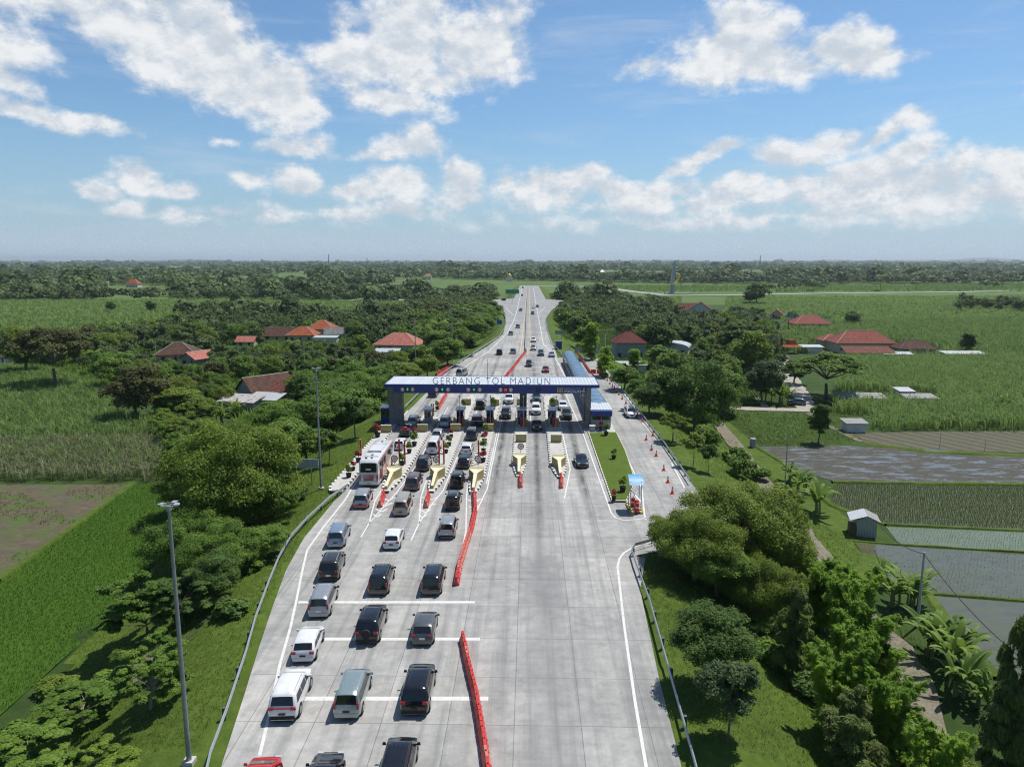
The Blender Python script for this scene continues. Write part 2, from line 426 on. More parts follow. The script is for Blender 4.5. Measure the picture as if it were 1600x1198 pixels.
L['bright'] = mat_leaf('leaf_bright', (.10, .21, .018), (.32, .47, .06), .5)
L['casu'] = mat_leaf('leaf_casuarina', (.060, .10, .022), (.20, .25, .065))
L['banana'] = mat_leaf('leaf_banana', (.045, .105, .016), (.20, .30, .05), .3)
L['cane'] = mat_leaf('leaf_cane', (.055, .12, .022), (.28, .40, .11), .3)
L['canedry'] = mat_leaf('leaf_cane_dry', (.085, .125, .038), (.28, .30, .15), .3)
L['rice'] = mat_leaf('leaf_rice', (.040, .095, .010), (.12, .22, .022), .3)
L['grass'] = mat_leaf('leaf_grass', (.075, .13, .014), (.21, .28, .045), .35)
L['seed'] = mat_leaf('leaf_seedling', (.07, .115, .02), (.19, .22, .06), .35)
L['farwood'] = mat_leaf('leaf_far', (.026, .064, .020), (.155, .215, .062), .2)
L['flower'] = mat_leaf('leaf_flower', (.25, .04, .05), (.45, .10, .10), .3)
# ------------------------------------------------------------------ terrain
def build_ground():
    xs = np.concatenate([-np.geomspace(70, 30000, 34)[::-1], np.arange(-68, 68, 1.1), np.geomspace(70, 30000, 34)])
    ys = np.concatenate([[-3000, -300, -60, 0, 10], np.arange(16, 235, 1.1), np.arange(236, 940, 7.0), np.geomspace(960, 30000, 26)])
    V = np.array([(x, y, hz(x, y)) for y in ys for x in xs], np.float32)
    nx = len(xs); i, j = np.meshgrid(np.arange(nx - 1), np.arange(len(ys) - 1))
    a = (j * nx + i).ravel(); F = np.stack([a, a + 1, a + nx + 1, a + nx], 1)
    me = npmesh('ground', V, F, MAT['soil'])
    me.materials.append(MAT['verge']); me.materials.append(MAT['farfield'])
    # verge material on the embankment
    cx = V[F].mean(axis=1); mi = np.zeros(len(F), np.int32)
    for k, (x, y, z) in enumerate(cx):
        if y > 560: mi[k] = 2
        if 12 < y < 860:
            d = corr(x, y); lim = 17 if x < 0 else 20
            if y > 215: lim = 11
            if d < lim: mi[k] = 1
    me.polygons.foreach_set('material_index', mi)
    me.polygons.foreach_set('use_smooth', np.ones(len(F), bool))
    o = link('ground', me); o['kind'] = 'structure'
build_ground()
def build_road():
    ys = sorted(set([y for y, _ in LE] + [y for y, _ in RE] + list(range(24, 860, 6)))); ys = [y for y in ys if 22 <= y <= 860]
    mb = MB(); vs = []; fs = []
    for y in ys:
        l, r = lerp_tab(LE, y), lerp_tab(RE, y)
        vs += [(l, y, -.4), (l, y, 0), (r, y, 0), (r, y, -.4)]
    for k in range(len(ys) - 1):
        a = 4 * k
        for q in range(3): fs.append((a + q, a + q + 1, a + q + 5, a + q + 4)[::-1])
    mb.add(vs, fs); o = mb.build('toll_road', MAT['concrete']); o['kind'] = 'structure'
build_road()
def ribbon_px(pts, w=.16, z=.008, dash=None):
    ps = [P(a, b, 0) for a, b in pts]; out = []
    # resample
    rs = [ps[0]]
    for a, b in zip(ps, ps[1:]):
        n = max(1, int((b - a).length / 4)); rs += [a.lerp(b, (k + 1) / n) for k in range(n)]
    return ribbon(rs, w, z)
def ribbon(rs, w, z, mb=None):
    mb = mb or MB(); vs = []
    for i, p in enumerate(rs):
        t = (rs[min(i + 1, len(rs) - 1)] - rs[max(i - 1, 0)]); t.z = 0; t.normalize(); nrm = Vector((-t.y, t.x, 0)) * (w / 2)
        vs += [(p.x - nrm.x, p.y - nrm.y, z), (p.x + nrm.x, p.y + nrm.y, z)]
    fs = [(2 * i, 2 * i + 2, 2 * i + 3, 2 * i + 1) for i in range(len(rs) - 1)]
    a, b, c = Vector(vs[0]), Vector(vs[2]), Vector(vs[1])
    if (b - a).cross(c - a).z < 0: fs = [f[::-1] for f in fs]
    return mb.add(vs, fs)
def mark(pts, w=.16, z=.008, m='white'):
    o = ribbon_px(pts, w, z).build('road_marking', MAT[m]); o['kind'] = 'structure'
mark([(403, 1198), (405, 1182), (417.5, 1130), (437.5, 1037), (453.8, 980), (462.6, 940), (471.8, 894), (480, 859), (504.9, 824), (539.8, 780), (549, 764), (590, 705), (637, 641)], .2)
mark([(1009.8, 1198), (992, 1094), (975, 975), (965, 884.6), (968, 872), (975, 863), (988.8, 855), (1005, 849), (1030, 844.5)], .2)
mark([(877, 600), (911, 676.7), (951.8, 791.9), (955, 801), (961.8, 808.6), (975, 812.8), (998.5, 811), (1010, 809)], .18)
mark([(1003, 763), (1007, 803.6), (1009, 812)], .16)
mark([(955, 663), (975, 704), (1001, 760)], .14)
mark([(960, 590), (1003.5, 660), (1020, 676.7)], .16); mark([(1049.4, 723.4), (1070, 762)], .2)
for y, x0, x1, w in ((940.5, 466, 742, .42), (998, 498, 750, .42), (1091, 470, 763, .44)): mark([(x0, y), (x1, y)], w, .010)
for y, x0, x1 in ((566, 832, 853), (573.5, 830, 862), (581.5, 829, 866), (588, 850, 872)): mark([(x0, y), (x1, y)], .5, .010)
# gore outlines in front of the island tips
mark([(563.9, 839), (576.7, 817), (586, 782), (595, 767), (606, 745), (640, 687), (668, 640)], .15)
mark([(576.7, 817), (609.8, 780), (620, 769), (652, 725), (684, 665), (700, 636)], .15)
mark([(642, 844.7), (654.8, 817), (657.5, 777), (664, 757), (700, 683), (720, 640)], .15)
mark([(654.8, 817), (675.9, 786), (692, 767), (702, 743), (742, 650), (750, 630)], .15)
mark([(724, 850), (728, 830), (729, 777), (731, 752), (760, 652), (764, 636)], .15)
mark([(743.8, 800), (761.5, 763), (767, 735), (787, 640), (790, 625)], .15)
for cx, cy, dx in ((601, 788, 11), (596, 797, 9), (589, 805, 6), (606, 779, 12), (668, 789, 13), (664, 798, 9), (660, 806, 6), (672, 778, 14), (741, 782, 10), (740, 792, 8)):
    mark([(cx - dx, cy - 2), (cx + dx * .1, cy + 2.5)], .22, .009); mark([(cx + dx * .1, cy + 2.5), (cx + dx, cy - 2.5)], .22, .0095)
mark([(882, 778.5), (891, 732.6), (877.5, 670), (866, 620)], .16); mark([(760, 756), (778, 668)], .14)
mark([(829.5, 676), (829, 640)], .15); mark([(853, 676), (850, 640)], .12)
# lines beyond the plaza
mark([(704, 590), (720, 577), (765, 548), (793, 520), (803, 500), (807, 488), (816, 449)], .25)
mark([(884, 590), (868, 560), (857, 545), (849, 538), (846, 520), (838, 478), (833, 449)], .25)
mark([(813, 550), (818, 510), (822, 470), (824, 449)], .2, m='yellowline'); mark([(829, 548), (828, 510), (827.5, 470), (827, 449)], .2, m='yellowline')
mark([(789, 480), (802, 492)], .3); mark([(852, 480), (842, 489)], .3)
# cross roads far away
def lane_px(name, pts, w, z, mat):
    rs = []
    ps = [P(a, b, z) for a, b in pts]
    for a, b in zip(ps, ps[1:]): rs += [a.lerp(b, k / 6) for k in range(6)]
    rs.append(ps[-1]); o = ribbon(rs, w, z).build(name, MAT[mat]); o['kind'] = 'structure'
lane_px('expressway', [(935, 448), (985, 455), (1045, 461.5), (1120, 461), (1300, 458), (1500, 456), (1660, 452)], 14, FZ + .35, 'concgrey')
lane_px('expressway', [(540, 468), (640, 468.5), (735, 468)], 14, FZ + .35, 'paleconc')
lane_px('expressway', [(890, 462), (915, 458), (945, 449), (880, 446.5), (842, 446.5)], 9, FZ + .4, 'paleconc')
# ------------------------------------------------------------------ fields
def field(name, px, mat, dz=.05):
    return sheet(name, [(P(a, b, FZ).x, P(a, b, FZ).y) for a, b in px], FZ + dz, MAT[mat])
FLD = {
 'cane_left': [(-220, 578), (60, 574), (170, 610), (190, 652), (330, 668), (290, 750), (-240, 752)],
 'fallow': [(-330, 757), (207, 757), (-3, 909), (-330, 1050)],
 'rice': [(207, 757), (268, 757), (300, 790), (225, 900), (160, 975), (0, 1118), (-400, 1300), (-400, 1150), (-3, 909)],
 'plowed': [(1322, 676), (1850, 671), (1850, 716), (1450, 703), (1352, 692)],
 'mud': [(1183, 698), (1330, 697), (1850, 722), (1850, 758), (1305, 752), (1245, 736)],
 'seedling': [(1312, 756), (1850, 765), (1850, 838), (1384, 818), (1300, 790), (1290, 775)],
 'pale': [(1384, 823), (1850, 842), (1850, 876), (1405, 850)],
 'grey': [(1334, 846), (1400, 853), (1850, 880), (1850, 955), (1452, 926), (1372, 900)],
 'lower': [(1448, 930), (1850, 962), (1850, 1130), (1560, 1060), (1490, 985)],
}
field('harvested_field', FLD['fallow'], 'fallow'); field('rice_field', FLD['rice'], 'rice', .07)
field('plowed_field', FLD['plowed'], 'plowed'); field('muddy_field', FLD['mud'], 'mud'); field('rice_paddy', FLD['seedling'], 'seedwater')
field('rice_paddy', FLD['pale'], 'palewater'); field('rice_paddy', FLD['grey'], 'greywater'); field('rice_paddy', FLD['lower'], 'greywater', .06)
field('cane_field_soil', FLD['cane_left'], 'cane_ground')
field('flooded_field', [(1290, 429.5), (1450, 432), (1700, 431), (1700, 439), (1420, 437.5)], 'palewater', .3); field('flooded_field', [(1180, 425), (1340, 424.5), (1400, 426.5), (1200, 427)], 'palewater', .3)
def bund(px, w=.9, h=.3):
    ps = [P(a, b, FZ) for a, b in px]; rs = []
    for a, b in zip(ps, ps[1:]):
        n = max(1, int((b - a).length / 2)); rs += [a.lerp(b, k / n) for k in range(n)]
    rs.append(ps[-1]); mb = MB(); vs = []; rnd = random.Random(len(px) * 7)
    for i, p in enumerate(rs):
        t = rs[min(i + 1, len(rs) - 1)] - rs[max(i - 1, 0)]; t.z = 0; t.normalize(); nr = Vector((-t.y, t.x, 0))
        ww = w * rnd.uniform(.75, 1.25); hh = h * rnd.uniform(.7, 1.2)
        for k, zz in ((-.5, -.02), (-.28, hh), (.28, hh), (.5, -.02)): q = p + nr * (k * ww); vs.append((q.x, q.y, FZ + zz))
    fs = [(4 * i + q, 4 * i + q + 4, 4 * i + q + 5, 4 * i + q + 1) for i in range(len(rs) - 1) for q in range(3)]
    mb.add(vs, [f[::-1] for f in fs]); o = mb.build('field_bank', MAT['verge'], smooth=True); o['kind'] = 'structure'
bund([(-3, 909), (207, 757)], 1.1, .35); bund([(1352, 693), (1450, 707), (1700, 716), (1850, 721)], 2.2, .3); bund([(1300, 754), (1700, 759), (1850, 762)], 1.2)
bund([(1384, 820), (1700, 834), (1850, 840)], .7, .22); bund([(1334, 846), (1400, 851), (1700, 870), (1850, 878)], .6, .2); bund([(1452, 928), (1700, 947), (1850, 958)], .6, .2)
bund([(1183, 698), (1245, 737), (1300, 790), (1384, 821)], 1.2, .25); bund([(1372, 900), (1450, 928), (1490, 985), (1560, 1062)], 1.4, .25)
def lane_g(name, pts, w, mat, dz=.05, z=FZ):
    ps = [P(a, b, FZ) for a, b in pts]; rs = []
    for a, b in zip(ps, ps[1:]):
        n = max(1, int((b - a).length / 2)); rs += [a.lerp(b, k / n) for k in range(n)]
    rs.append(ps[-1]); mb = MB(); vs = []; rnd = random.Random(int(w * 100))
    for i, p in enumerate(rs):
        t = rs[min(i + 1, len(rs) - 1)] - rs[max(i - 1, 0)]; t.z = 0; t.normalize(); nr = Vector((-t.y, t.x, 0))
        for k in (-.5, 0, .5):
            q = p + nr * (k * w * rnd.uniform(.85, 1.15)); vs.append((q.x, q.y, max(hz(q.x, q.y), FZ) + dz))
    fs = [(3 * i + q, 3 * i + q + 3, 3 * i + q + 4, 3 * i + q + 1) for i in range(len(rs) - 1) for q in range(2)]
    mb.add(vs, [f[::-1] for f in fs]); o = mb.build(name, MAT[mat]); o['kind'] = 'structure'
lane_g('dirt_path', [(1120, 660), (1165, 715), (1215, 785), (1252, 830), (1290, 900), (1345, 960), (1400, 1010), (1438, 1075), (1450, 1130), (1470, 1250)], 2.4, 'dirt', .09)
lane_g('village_lane', [(1140, 638), (1200, 640), (1262, 641), (1290, 640)], 3.6, 'pathconc', .12)
lane_g('village_lane', [(1262, 641), (1252, 618), (1238, 596), (1225, 575), (1222, 555)], 4.2, 'pathconc', .10)
lane_g('footpath', [(1152, 590), (1172, 604), (1183, 620), (1196, 636)], 1.6, 'pathconc', .09)
lane_g('drainage_ditch', [(288, 1063), (318, 1040), (345, 1022), (368, 1012), (390, 1008)], .38, 'mud', .05)
lane_g('bare_earth', [(205, 1110), (230, 1075), (262, 1050)], 1.6, 'dirt', .06)
lane_g('dirt_path', [(1262, 645), (1300, 668), (1345, 690)], 1.2, 'dirt', .07)
# ------------------------------------------------------------------ light and sky
SUN = Vector((.35, .32, 1.0)).normalized()
sl = bpy.data.lights.new('sun', 'SUN'); sl.energy = 4.7; sl.angle = R(.53); sl.color = (1.0, .955, .89)
so = bpy.data.objects.new('sun', sl); C.objects.link(so); so.rotation_euler = SUN.to_track_quat('Z', 'Y').to_euler(); so.location = (0, 0, 300)
w = bpy.data.worlds.new("World"); scene.world = w; w.use_nodes = True
wt = w.node_tree; wt.nodes.clear()
class WN(N):
    def __init__(s, t): s.t = t
def wnode(t): return WN(t)
W = wnode(wt)
wout = wt.nodes.new('ShaderNodeOutputWorld'); bg = wt.nodes.new('ShaderNodeBackground'); bg.inputs['Strength'].default_value = .1
wt.links.new(bg.outputs[0], wout.inputs[0])
sky = wt.nodes.new('ShaderNodeTexSky'); sky.sky_type = 'NISHITA'; sky.sun_disc = False
sky.sun_elevation = math.asin(SUN.z); sky.sun_rotation = math.atan2(SUN.x, SUN.y)
sky.air_density = 1.0; sky.dust_density = .6; sky.ozone_density = 2.0
tc = wt.nodes.new('ShaderNodeTexCoord')
sp = wt.nodes.new('ShaderNodeSeparateXYZ'); wt.links.new(tc.outputs['Generated'], sp.inputs[0])
az = W.math('ARCTAN2', sp.outputs[0], sp.outputs[1]); el = W.math('ARCSINE', sp.outputs[2])
cmb = wt.nodes.new('ShaderNodeCombineXYZ'); wt.links.new(az, cmb.inputs[0]); wt.links.new(el, cmb.inputs[1])
AE = cmb.outputs[0]
def px_ae(px, py):
    d = ray(px, py).normalized(); return math.atan2(d.x, d.y), math.asin(d.z)
# clouds of the photograph: centre, half sizes (px), tilt (deg, + = rising to the right), weight
BL = [(150, 30, 150, 34, -12, .9), (250, 55, 130, 60, -25, 1.1), (330, 105, 120, 52, -28, 1.15), (410, 145, 75, 36, -25, 1.1), (470, 160, 40, 24, -20, 1.0),
      (60, 75, 40, 20, -40, .5), (20, 128, 40, 14, -25, .6), (70, 182, 90, 14, -14, .95), (20, 172, 40, 10, 0, .8), (140, 195, 50, 11, -10, .9),
      (560, 95, 90, 50, 10, 1.0), (640, 70, 90, 75, 25, 1.1), (660, 20, 60, 40, 0, 1.0), (740, 75, 80, 60, 10, 1.1), (790, 60, 40, 55, 0, 1.0), (600, 150, 90, 22, -8, .95), (540, 35, 40, 20, 10, .6), (690, 125, 90, 25, 5, 1),
      (1120, 75, 70, 48, 0, 1.1), (1165, 55, 60, 55, -20, 1.15), (1200, 95, 70, 34, -10, 1.05), (1250, 105, 70, 20, -5, .9), (1330, 85, 70, 30, -8, 1.1), (1150, 22, 24, 24, 0, .9), (1000, 105, 30, 12, 0, .55), (1080, 112, 40, 18, 0, .7),
      (355, 218, 18, 8, 0, .7), (460, 234, 60, 12, -2, .85), (495, 222, 26, 14, 0, .7), (640, 228, 48, 26, 0, 1.05), (650, 210, 24, 20, 0, .8), (600, 245, 50, 10, 0, .8),
      (218, 280, 28, 22, 0, 1.05), (225, 300, 34, 10, 0, .9), (152, 303, 28, 13, -10, .9), (282, 295, 18, 13, 0, .9), (195, 335, 34, 10, 0, .8), (350, 330, 40, 9, 0, .7), (275, 331, 16, 7, 0, .7), (425, 340, 26, 8, 0, .6), (300, 340, 60, 8, 0, .5),
      (390, 278, 30, 11, -8, .95), (465, 283, 48, 20, -4, 1.05), (560, 296, 50, 16, 0, .95), (630, 285, 50, 22, 0, 1.0), (718, 285, 36, 30, 0, 1.1), (720, 315, 44, 18, 0, .9), (520, 330, 36, 12, 0, .7), (620, 325, 40, 14, 0, .7),
      (790, 290, 24, 24, 0, .9), (860, 285, 60, 22, 0, 1.05), (900, 275, 44, 18, 0, .95), (850, 310, 90, 20, 0, .9), (960, 300, 70, 20, 0, .95), (1040, 300, 60, 16, 0, .9), (1150, 300, 50, 20, 0, 1.0), (1165, 285, 30, 14, 0, .9), (1110, 320, 90, 14, 0, .8),
      (1070, 262, 34, 12, 35, .95), (1110, 240, 50, 10, 14, .9), (1215, 240, 40, 22, 0, 1.0), (1310, 222, 50, 22, 0, 1.0), (1390, 205, 40, 12, 35, .85), (1432, 180, 24, 18, 0, .95), (1260, 245, 60, 12, 0, .7),
      (1410, 245, 44, 22, 35, 1.0), (1350, 275, 80, 22, 0, 1.0), (1240, 290, 44, 18, 0, .95), (1430, 285, 90, 30, 0, 1.05), (1560, 250, 60, 26, 0, 1.05), (1520, 300, 110, 34, 0, 1.0), (1300, 310, 150, 18, 0, .8), (1640, 270, 60, 50, 0, 1), (1000, 322, 200, 16, 0, .6), (1400, 322, 230, 24, 0, .68), (1150, 345, 420, 12, 0, .5), (560, 332, 230, 12, 0, .42),
      (-60, 60, 70, 40, 0, .8), (200, 40, 120, 38, -12, 1.0), (350, 75, 100, 55, -30, 1.15), (445, 130, 62, 40, -20, 1.05), (270, 20, 90, 40, 0, .9), (1700, 120, 50, 30, 0, .8)]
def build_group():
    g = bpy.data.node_groups.new('cloud_density', 'ShaderNodeTree')
    g.interface.new_socket('V', in_out='INPUT', socket_type='NodeSocketVector')
    g.interface.new_socket('D', in_out='OUTPUT', socket_type='NodeSocketFloat')
    gi = g.nodes.new('NodeGroupInput'); go = g.nodes.new('NodeGroupOutput'); G = wnode(g)
    # warp the coordinates so outlines billow
    ns = g.nodes.new('ShaderNodeTexNoise'); ns.inputs['Scale'].default_value = 13; ns.inputs['Detail'].default_value = 3; g.links.new(gi.outputs[0], ns.inputs['Vector'])
    v1 = g.nodes.new('ShaderNodeVectorMath'); v1.operation = 'SUBTRACT'; g.links.new(ns.outputs['Color'], v1.inputs[0]); v1.inputs[1].default_value = (.5, .5, .5)
    v2 = g.nodes.new('ShaderNodeVectorMath'); v2.operation = 'MULTIPLY'; g.links.new(v1.outputs[0], v2.inputs[0]); v2.inputs[1].default_value = (.055, .03, 0)
    v3 = g.nodes.new('ShaderNodeVectorMath'); v3.operation = 'ADD'; g.links.new(v2.outputs[0], v3.inputs[0]); g.links.new(gi.outputs[0], v3.inputs[1])
    acc = None
    for (x, y, rx, ry, rot, wt_) in BL:
        a, e = px_ae(x, y); k = 1 / FPX * (1.2 if ry > 24 else 1.26); wt_ += .07 if (ry <= 24 and y > 200) else 0
        mp = g.nodes.new('ShaderNodeMapping'); mp.vector_type = 'TEXTURE'
        mp.inputs['Location'].default_value = (a, e, 0); mp.inputs['Rotation'].default_value = (0, 0, R(rot)); mp.inputs['Scale'].default_value = (rx * k, ry * k, 1)
        src = v3.outputs[0]
        if acc is not None:   # chain the blobs so they are evaluated one after another
            ch = g.nodes.new('ShaderNodeVectorMath'); ch.operation = 'MULTIPLY_ADD'
            g.links.new(acc, ch.inputs[0]); ch.inputs[1].default_value = (1e-7, 1e-7, 0); g.links.new(v3.outputs[0], ch.inputs[2]); src = ch.outputs[0]
        g.links.new(src, mp.inputs[0])
        ln = g.nodes.new('ShaderNodeVectorMath'); ln.operation = 'LENGTH'; g.links.new(mp.outputs[0], ln.inputs[0])
        d = G.math('MULTIPLY', G.math('SUBTRACT', 1.0, ln.outputs['Value']), wt_)
        acc = d if acc is None else G.math('SMOOTH_MAX', acc, d, .25)
    acc = G.math('MAXIMUM', acc, -1.2)
    g.links.new(acc, go.inputs[0]); return g
cg = build_group()
def dens(vec):
    n = wt.nodes.new('ShaderNodeGroup'); n.node_tree = cg; wt.links.new(vec, n.inputs[0]); return n.outputs[0]
def fbm(vec, scale, detail, rough):
    m = wt.nodes.new('ShaderNodeMapping'); m.inputs['Scale'].default_value = (1, 1.45, 1); wt.links.new(vec, m.inputs[0])
    n = wt.nodes.new('ShaderNodeTexNoise'); n.inputs['Scale'].default_value = scale; n.inputs['Detail'].default_value = detail; n.inputs['Roughness'].default_value = rough
    wt.links.new(m.outputs[0], n.inputs['Vector']); return n.outputs['Fac']
def offs(vec, dx, dy):
    n = wt.nodes.new('ShaderNodeVectorMath'); n.operation = 'ADD'; wt.links.new(vec, n.inputs[0]); n.inputs[1].default_value = (dx, dy, 0); return n.outputs[0]
def full(vec, det=9):
    b = dens(vec); f = fbm(vec, 17, det, .62); f2 = fbm(vec, 60, 5, .6)
    return W.math('ADD', W.math('ADD', b, W.math('MULTIPLY', W.math('SUBTRACT', f, .5), 1.85)), W.math('MULTIPLY', W.math('SUBTRACT', f2, .5), .55))
b0 = dens(AE)
def detail(vec, det):
    f = fbm(vec, 14, det, .60); f2 = fbm(vec, 52, 4, .6)
    return W.math('ADD', W.math('MULTIPLY', W.math('SUBTRACT', f, .5), 2.2), W.math('MULTIPLY', W.math('SUBTRACT', f2, .5), .55))
n0 = detail(AE, 9); n1 = detail(offs(AE, .006, .016), 5)
d0 = W.math('ADD', b0, n0)
def clampmap(v, a, b):
    n = wt.nodes.new('ShaderNodeMapRange'); n.interpolation_type = 'SMOOTHSTEP'; n.inputs[1].default_value = a; n.inputs[2].default_value = b; wt.links.new(v, n.inputs[0]); return n.outputs[0]
alpha = clampmap(d0, -.06, .68)
lit = clampmap(W.math('SUBTRACT', n0, n1), -.45, .45)
# thick middles are greyer than bright rims
core = clampmap(d0, .5, 1.5)
shade = W.math('SUBTRACT', W.math('ADD', .62, W.math('MULTIPLY', lit, .38)), W.math('MULTIPLY', core, .10))
ccol = W.ramp(shade, [(.50, (4.9, 5.8, 6.8)), (.74, (6.7, 7.2, 7.8)), (.95, (8.7, 8.9, 9.1))])
# thin high veil
mv = wt.nodes.new('ShaderNodeMapping'); mv.inputs['Scale'].default_value = (1.3, 9, 1); wt.links.new(AE, mv.inputs[0])
nv = wt.nodes.new('ShaderNodeTexNoise'); nv.inputs['Scale'].default_value = 3.2; nv.inputs['Detail'].default_value = 7; nv.inputs['Roughness'].default_value = .62; nv.inputs['Distortion'].default_value = .6; wt.links.new(mv.outputs[0], nv.inputs['Vector'])
veil = W.math('MULTIPLY', clampmap(nv.outputs['Fac'], .48, .78), .42)
# tropical milky band towards the horizon
hb = clampmap(el, .20, -.01)
base = W.mix(1.0, sky.outputs[0], (.82, 1.05, 1.20), 'MULTIPLY')
base = W.mix(W.math('MULTIPLY', hb, .62), base, (3.7, 5.3, 7.1))
c = W.mix(veil, base, (6.0, 6.9, 7.9))
c = W.mix(alpha, c, ccol)
# distant clouds sink into the haze
hz2 = clampmap(el, .065, .008)
c = W.mix(W.math('MULTIPLY', hz2, .93), c, (4.9, 6.2, 7.4))
wt.links.new(c, bg.inputs[0])
# the rest of the sky (overhead and behind): scattered cumulus from noise alone
bg2 = wt.nodes.new('ShaderNodeBackground'); bg2.inputs['Strength'].default_value = .075
g0 = fbm(AE, 5, 5, .6); ga = clampmap(g0, .56, .72)
c2 = W.mix(W.math('MULTIPLY', ga, .9), base, (7.2, 7.5, 8.0))
c2 = W.mix(W.math('LESS_THAN', el, 0.0), c2, (1.3, 1.7, 1.5))
wt.links.new(c2, bg2.inputs[0])
inside = W.math('MULTIPLY', W.math('MULTIPLY', clampmap(W.math('ABSOLUTE', az), .98, .85), clampmap(el, .56, .44)), W.math('GREATER_THAN', el, -.02))
ms = wt.nodes.new('ShaderNodeMixShader'); wt.links.new(inside, ms.inputs[0]); wt.links.new(bg2.outputs[0], ms.inputs[1]); wt.links.new(bg.outputs[0], ms.inputs[2])
wt.links.new(ms.outputs[0], wout.inputs[0])
w.cycles.sampling_method = 'MANUAL'; w.cycles.sample_map_resolution = 256
# air
hb_ = MB(); hb_.box(-16000, 16000, -400, 20500, FZ - 1.2, 135)
hv = bpy.data.materials.new('air'); hv.use_nodes = True; ht = hv.node_tree; ht.nodes.clear()
ho = ht.nodes.new('ShaderNodeOutputMaterial'); pv = ht.nodes.new('ShaderNodeVolumePrincipled')
pv.inputs['Color'].default_value = (.80, .91, 1, 1); pv.inputs['Density'].default_value = 7e-5; pv.inputs['Anisotropy'].default_value = .3
ht.links.new(pv.outputs[0], ho.inputs['Volume'])
ho_ = hb_.build('haze', hv); ho_['kind'] = 'stuff'
# far hills
def hills(name, px0, px1, Y, hmax, seed):
    mb = MB(); n = 90; vs = []; rnd = random.Random(seed); ph = [rnd.uniform(0, 6.3) for _ in range(6)]
    x0, x1 = PY(px0, 408, Y).x, PY(px1, 408, Y).x
    for i in range(n + 1):
        t = i / n; h = hmax * (.45 + .25 * math.sin(t * 9 + ph[0]) + .15 * math.sin(t * 23 + ph[1]) + .1 * math.sin(t * 51 + ph[2])) * sstep(t * 5) * sstep((1 - t) * 5)
        x = x0 + (x1 - x0) * t
        vs += [(x, Y - 900, FZ), (x, Y - 350, FZ + max(h, 1) * .6), (x, Y, FZ + max(h, 1)), (x, Y + 900, FZ)]
    mb.add(vs, [(4 * i + q, 4 * i + 4 + q, 4 * i + 5 + q, 4 * i + q + 1) for i in range(n) for q in range(3)])
    o = mb.build(name, MAT['soil'], smooth=True); o['kind'] = 'structure'
hills('hills', 850, 1800, 17500, 120, 3); hills('hills', -200, 1000, 18500, 85, 5)
# camera
cam = bpy.data.cameras.new('camera'); co = bpy.data.objects.new('camera', cam); C.objects.link(co)
cam.sensor_width = 36; cam.lens = FPX / 1600 * 36; cam.clip_end = 60000; cam.clip_start = .5
m3 = Matrix((_r, _u, -_f)).transposed(); co.matrix_world = Matrix.Translation(CAM) @ m3.to_4x4()
scene.camera = co
scene.view_settings.view_transform = 'Standard'; scene.view_settings.look = 'None'; scene.view_settings.gamma = 1; scene.view_settings.exposure = 0
scene.cycles.max_bounces = 5; scene.cycles.diffuse_bounces = 2; scene.cycles.glossy_bounces = 3; scene.cycles.transmission_bounces = 2; scene.cycles.transparent_max_bounces = 4; scene.cycles.volume_bounces = 0
scene.cycles.use_adaptive_sampling = True; scene.cycles.adaptive_threshold = .012
scene.cycles.use_denoising = True; scene.cycles.denoiser = 'OPENIMAGEDENOISE'; scene.cycles.denoising_prefilter = 'NONE'; scene.cycles.denoising_input_passes = 'RGB_ALBEDO_NORMAL'; scene.cycles.sample_clamp_indirect = 1.2
scene.cycles.filter_width = 1.15
# ------------------------------------------------------------------ leaves
def rdirs(rs, n):
    v = rs.normal(size=(n, 3)); return v / np.linalg.norm(v, axis=1)[:, None]
def quads(P0, Nn, size, aspect, rs, droop=None, fold=True):
    """leaf shaped quads at P0 with normals Nn"""
    n = len(P0); t = rdirs(rs, n) if droop is None else droop + .45 * rdirs(rs, n)
    a = t - (t * Nn).sum(1)[:, None] * Nn; a /= np.linalg.norm(a, axis=1)[:, None] + 1e-9
    b = np.cross(Nn, a); s = (size * (.65 + .7 * rs.random(n)))[:, None]
    ha, hb = a * s * .5 * aspect, b * s * .5
    V = np.stack([P0 - ha, P0 + hb - ha * .1, P0 + ha, P0 - hb - ha * .1], 1)
    return V.reshape(-1, 3)
def crown(rs, cent, rad, nleaf, size, aspect=1.3, squash=.75, up=.55, droop=None, shell=.55):
    k = len(cent); w = rad ** 2; idx = rs.choice(k, nleaf, p=w / w.sum())
    d = rdirs(rs, nleaf); d[:, 2] = np.where(d[:, 2] < -.35, -d[:, 2] * .5, d[:, 2])
    rr = (shell + (1 - shell) * rs.random(nleaf)) ** 1.0
    lump = 1 + .22 * np.sin(d[:, 0] * 5 + idx) * np.cos(d[:, 1] * 6 + idx * 2)
    P0 = cent[idx] + d * (rad[idx] * rr * lump)[:, None] * np.array([1, 1, squash])
    nn = d * .7 + np.array([0, 0, up]) + .65 * rdirs(rs, nleaf); nn /= np.linalg.norm(nn, axis=1)[:, None]
    dr = None if droop is None else np.tile(np.array(droop, float), (nleaf, 1)) + d * .6
    V = quads(P0, nn, size, aspect, rs, dr)
    ct = rs.random(k); tint = np.clip(.25 + .5 * ct[idx] + .3 * (rs.random(nleaf) - .5), 0, 1)
    return V, np.repeat(tint, 4)
KW = {'round': 8.5, 'umbrella': 15.0, 'acacia': 12.0, 'mahog': 8.5, 'young': 4.6, 'casu': 6.0, 'shrub': 3.2, 'tall': 6.5, 'billow': 14.0}
KH = {'round': 10.0, 'umbrella': 10.0, 'acacia': 9.0, 'mahog': 10.5, 'young': 6.0, 'casu': 10.0, 'shrub': 2.6, 'tall': 12.0, 'billow': 11.0}
LODN = {'hi': (46000, .155), 'mid': (15000, .25), 'lo': (4200, .44), 'xlo': (1300, .72)}
